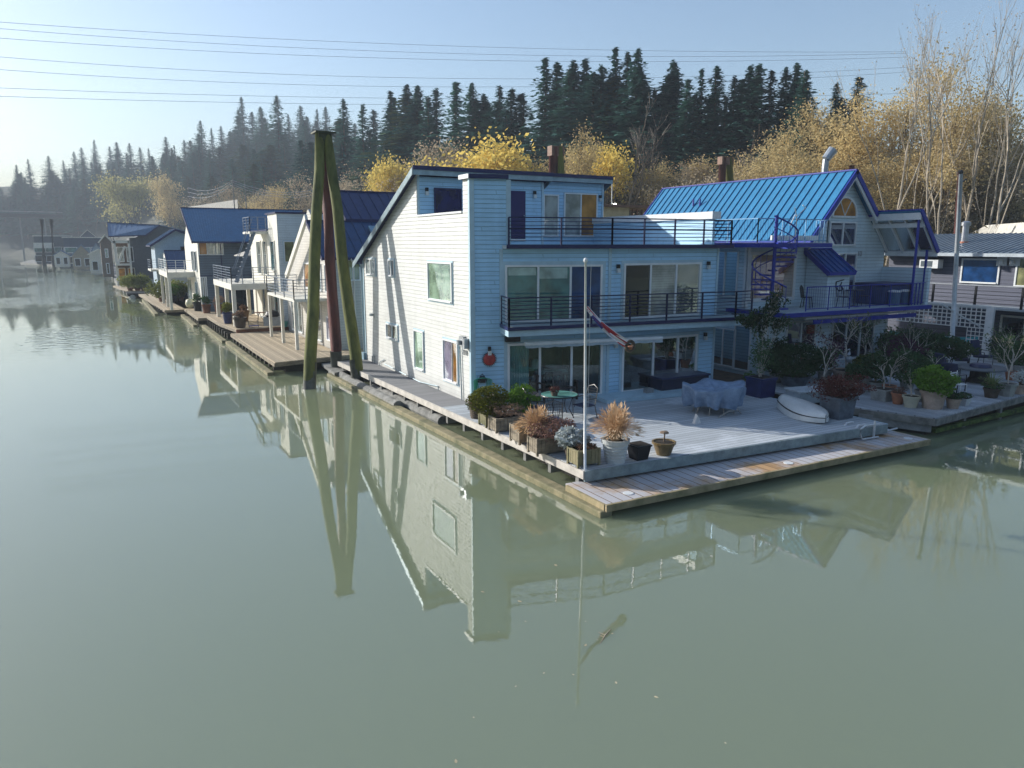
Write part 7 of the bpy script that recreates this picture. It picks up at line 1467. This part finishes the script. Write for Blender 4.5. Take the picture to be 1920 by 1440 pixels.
n2 = N.new('ShaderNodeTexNoise'); n2.inputs['Scale'].default_value = 6.5; n2.inputs['Detail'].default_value = 2; L.new(g.outputs['Position'], n2.inputs['Vector'])
# breeze patches: ripples grow with a slow noise (farther up the river)
mp = N.new('ShaderNodeMapping'); mp.inputs['Scale'].default_value = (.02, .006, 1); mp.inputs['Rotation'].default_value = (0, 0, rad(20)); L.new(g.outputs['Position'], mp.inputs[0])
n3 = N.new('ShaderNodeTexNoise'); n3.inputs['Scale'].default_value = 4; n3.inputs['Detail'].default_value = 4; L.new(mp.outputs[0], n3.inputs['Vector'])
sp = N.new('ShaderNodeSeparateXYZ'); L.new(g.outputs['Position'], sp.inputs[0])
fy = N.new('ShaderNodeMapRange'); fy.inputs[1].default_value = 42; fy.inputs[2].default_value = 70; L.new(sp.outputs['Y'], fy.inputs[0])
pr = N.new('ShaderNodeMapRange'); pr.inputs[1].default_value = .44; pr.inputs[2].default_value = .54; L.new(n3.outputs[0], pr.inputs[0])
pm = N.new('ShaderNodeMath'); pm.operation = 'MULTIPLY'; L.new(fy.outputs[0], pm.inputs[0]); L.new(pr.outputs[0], pm.inputs[1])
st = N.new('ShaderNodeMath'); st.operation = 'MULTIPLY_ADD'; st.inputs[1].default_value = 1.2; st.inputs[2].default_value = .009; L.new(pm.outputs[0], st.inputs[0])
b1 = N.new('ShaderNodeBump'); b1.inputs['Distance'].default_value = .06; L.new(n1.outputs[0], b1.inputs['Height']); L.new(st.outputs[0], b1.inputs['Strength'])
b2 = N.new('ShaderNodeBump'); b2.inputs['Distance'].default_value = .012; b2.inputs['Strength'].default_value = .035; L.new(n2.outputs[0], b2.inputs['Height']); L.new(b1.outputs[0], b2.inputs['Normal'])
L.new(b2.outputs[0], b.inputs['Normal'])
mb = MB(); mb.quad((-1400, -500, 0), (900, -500, 0), (900, 1500, 0), (-1400, 1500, 0)); struct(mb, 'water', m)
gxs = list(np.arange(-160, 60, 9)) + list(np.arange(60, 420, 14)); gxs = [-900, -700, -550, -450, -370, -300, -250, -200] + gxs + [460, 560, 700]
gys = list(np.arange(-200, 40, 14)) + list(np.arange(40, 400, 9)) + list(np.arange(400, 760, 16)) + [800, 900, 1100]
mb = MB(); mb.v = [(x, y, hgt(x, y)) for y in gys for x in gxs]; W = len(gxs)
mb.f = [(j * W + i, j * W + i + 1, (j + 1) * W + i + 1, (j + 1) * W + i) for j in range(len(gys) - 1) for i in range(W - 1)]
GRD = M('forest_floor', (.06, .06, .035), .9, var=.5, scale=.15, col2=(.02, .03, .018), bump=.5)
struct(mb, 'hillside', GRD, smooth=True)
# opposite bank behind the camera: seen only as a reflection in the windows
mb = MB(); pts = []
for k in range(60):
    a = rad(95 + k * 3.2); R_ = 170 + 12 * math.sin(k * 1.7); h = 44 + 5 * math.sin(k * 2.3) + 4 * math.sin(k * .9)
    pts.append((R_ * math.sin(a) * 1, R_ * math.cos(a), h))
for p, q in zip(pts[:-1], pts[1:]):
    mb.quad((p[0], p[1], -1), (q[0], q[1], -1), (q[0] * 1.12, q[1] * 1.12, q[2]), (p[0] * 1.12, p[1] * 1.12, p[2]))
    mb.quad((p[0] * 1.12, p[1] * 1.12, p[2]), (q[0] * 1.12, q[1] * 1.12, q[2]), (q[0] * 2, q[1] * 2, q[2] + 8), (p[0] * 2, p[1] * 2, p[2] + 8))
struct(mb, 'far_bank', M('far_bank_woods', (.05, .065, .03), .9, var=.6, scale=.2))
# ================================================================ haze
m = bpy.data.materials.new('haze'); m.use_nodes = True; N = m.node_tree.nodes; N.clear(); out = N.new('ShaderNodeOutputMaterial'); pv = N.new('ShaderNodeVolumePrincipled')
pv.inputs['Color'].default_value = (.50, .57, .64, 1); pv.inputs['Density'].default_value = .0009; pv.inputs['Anisotropy'].default_value = .1
m.node_tree.links.new(pv.outputs[0], out.inputs['Volume'])
mb = MB(); mb.box(-1500, 950, -550, 1550, -3.0, 92); o = struct(mb, 'haze', m, 'thin pale morning haze lying over the river and the hillside', 'stuff'); o['category'] = 'haze'
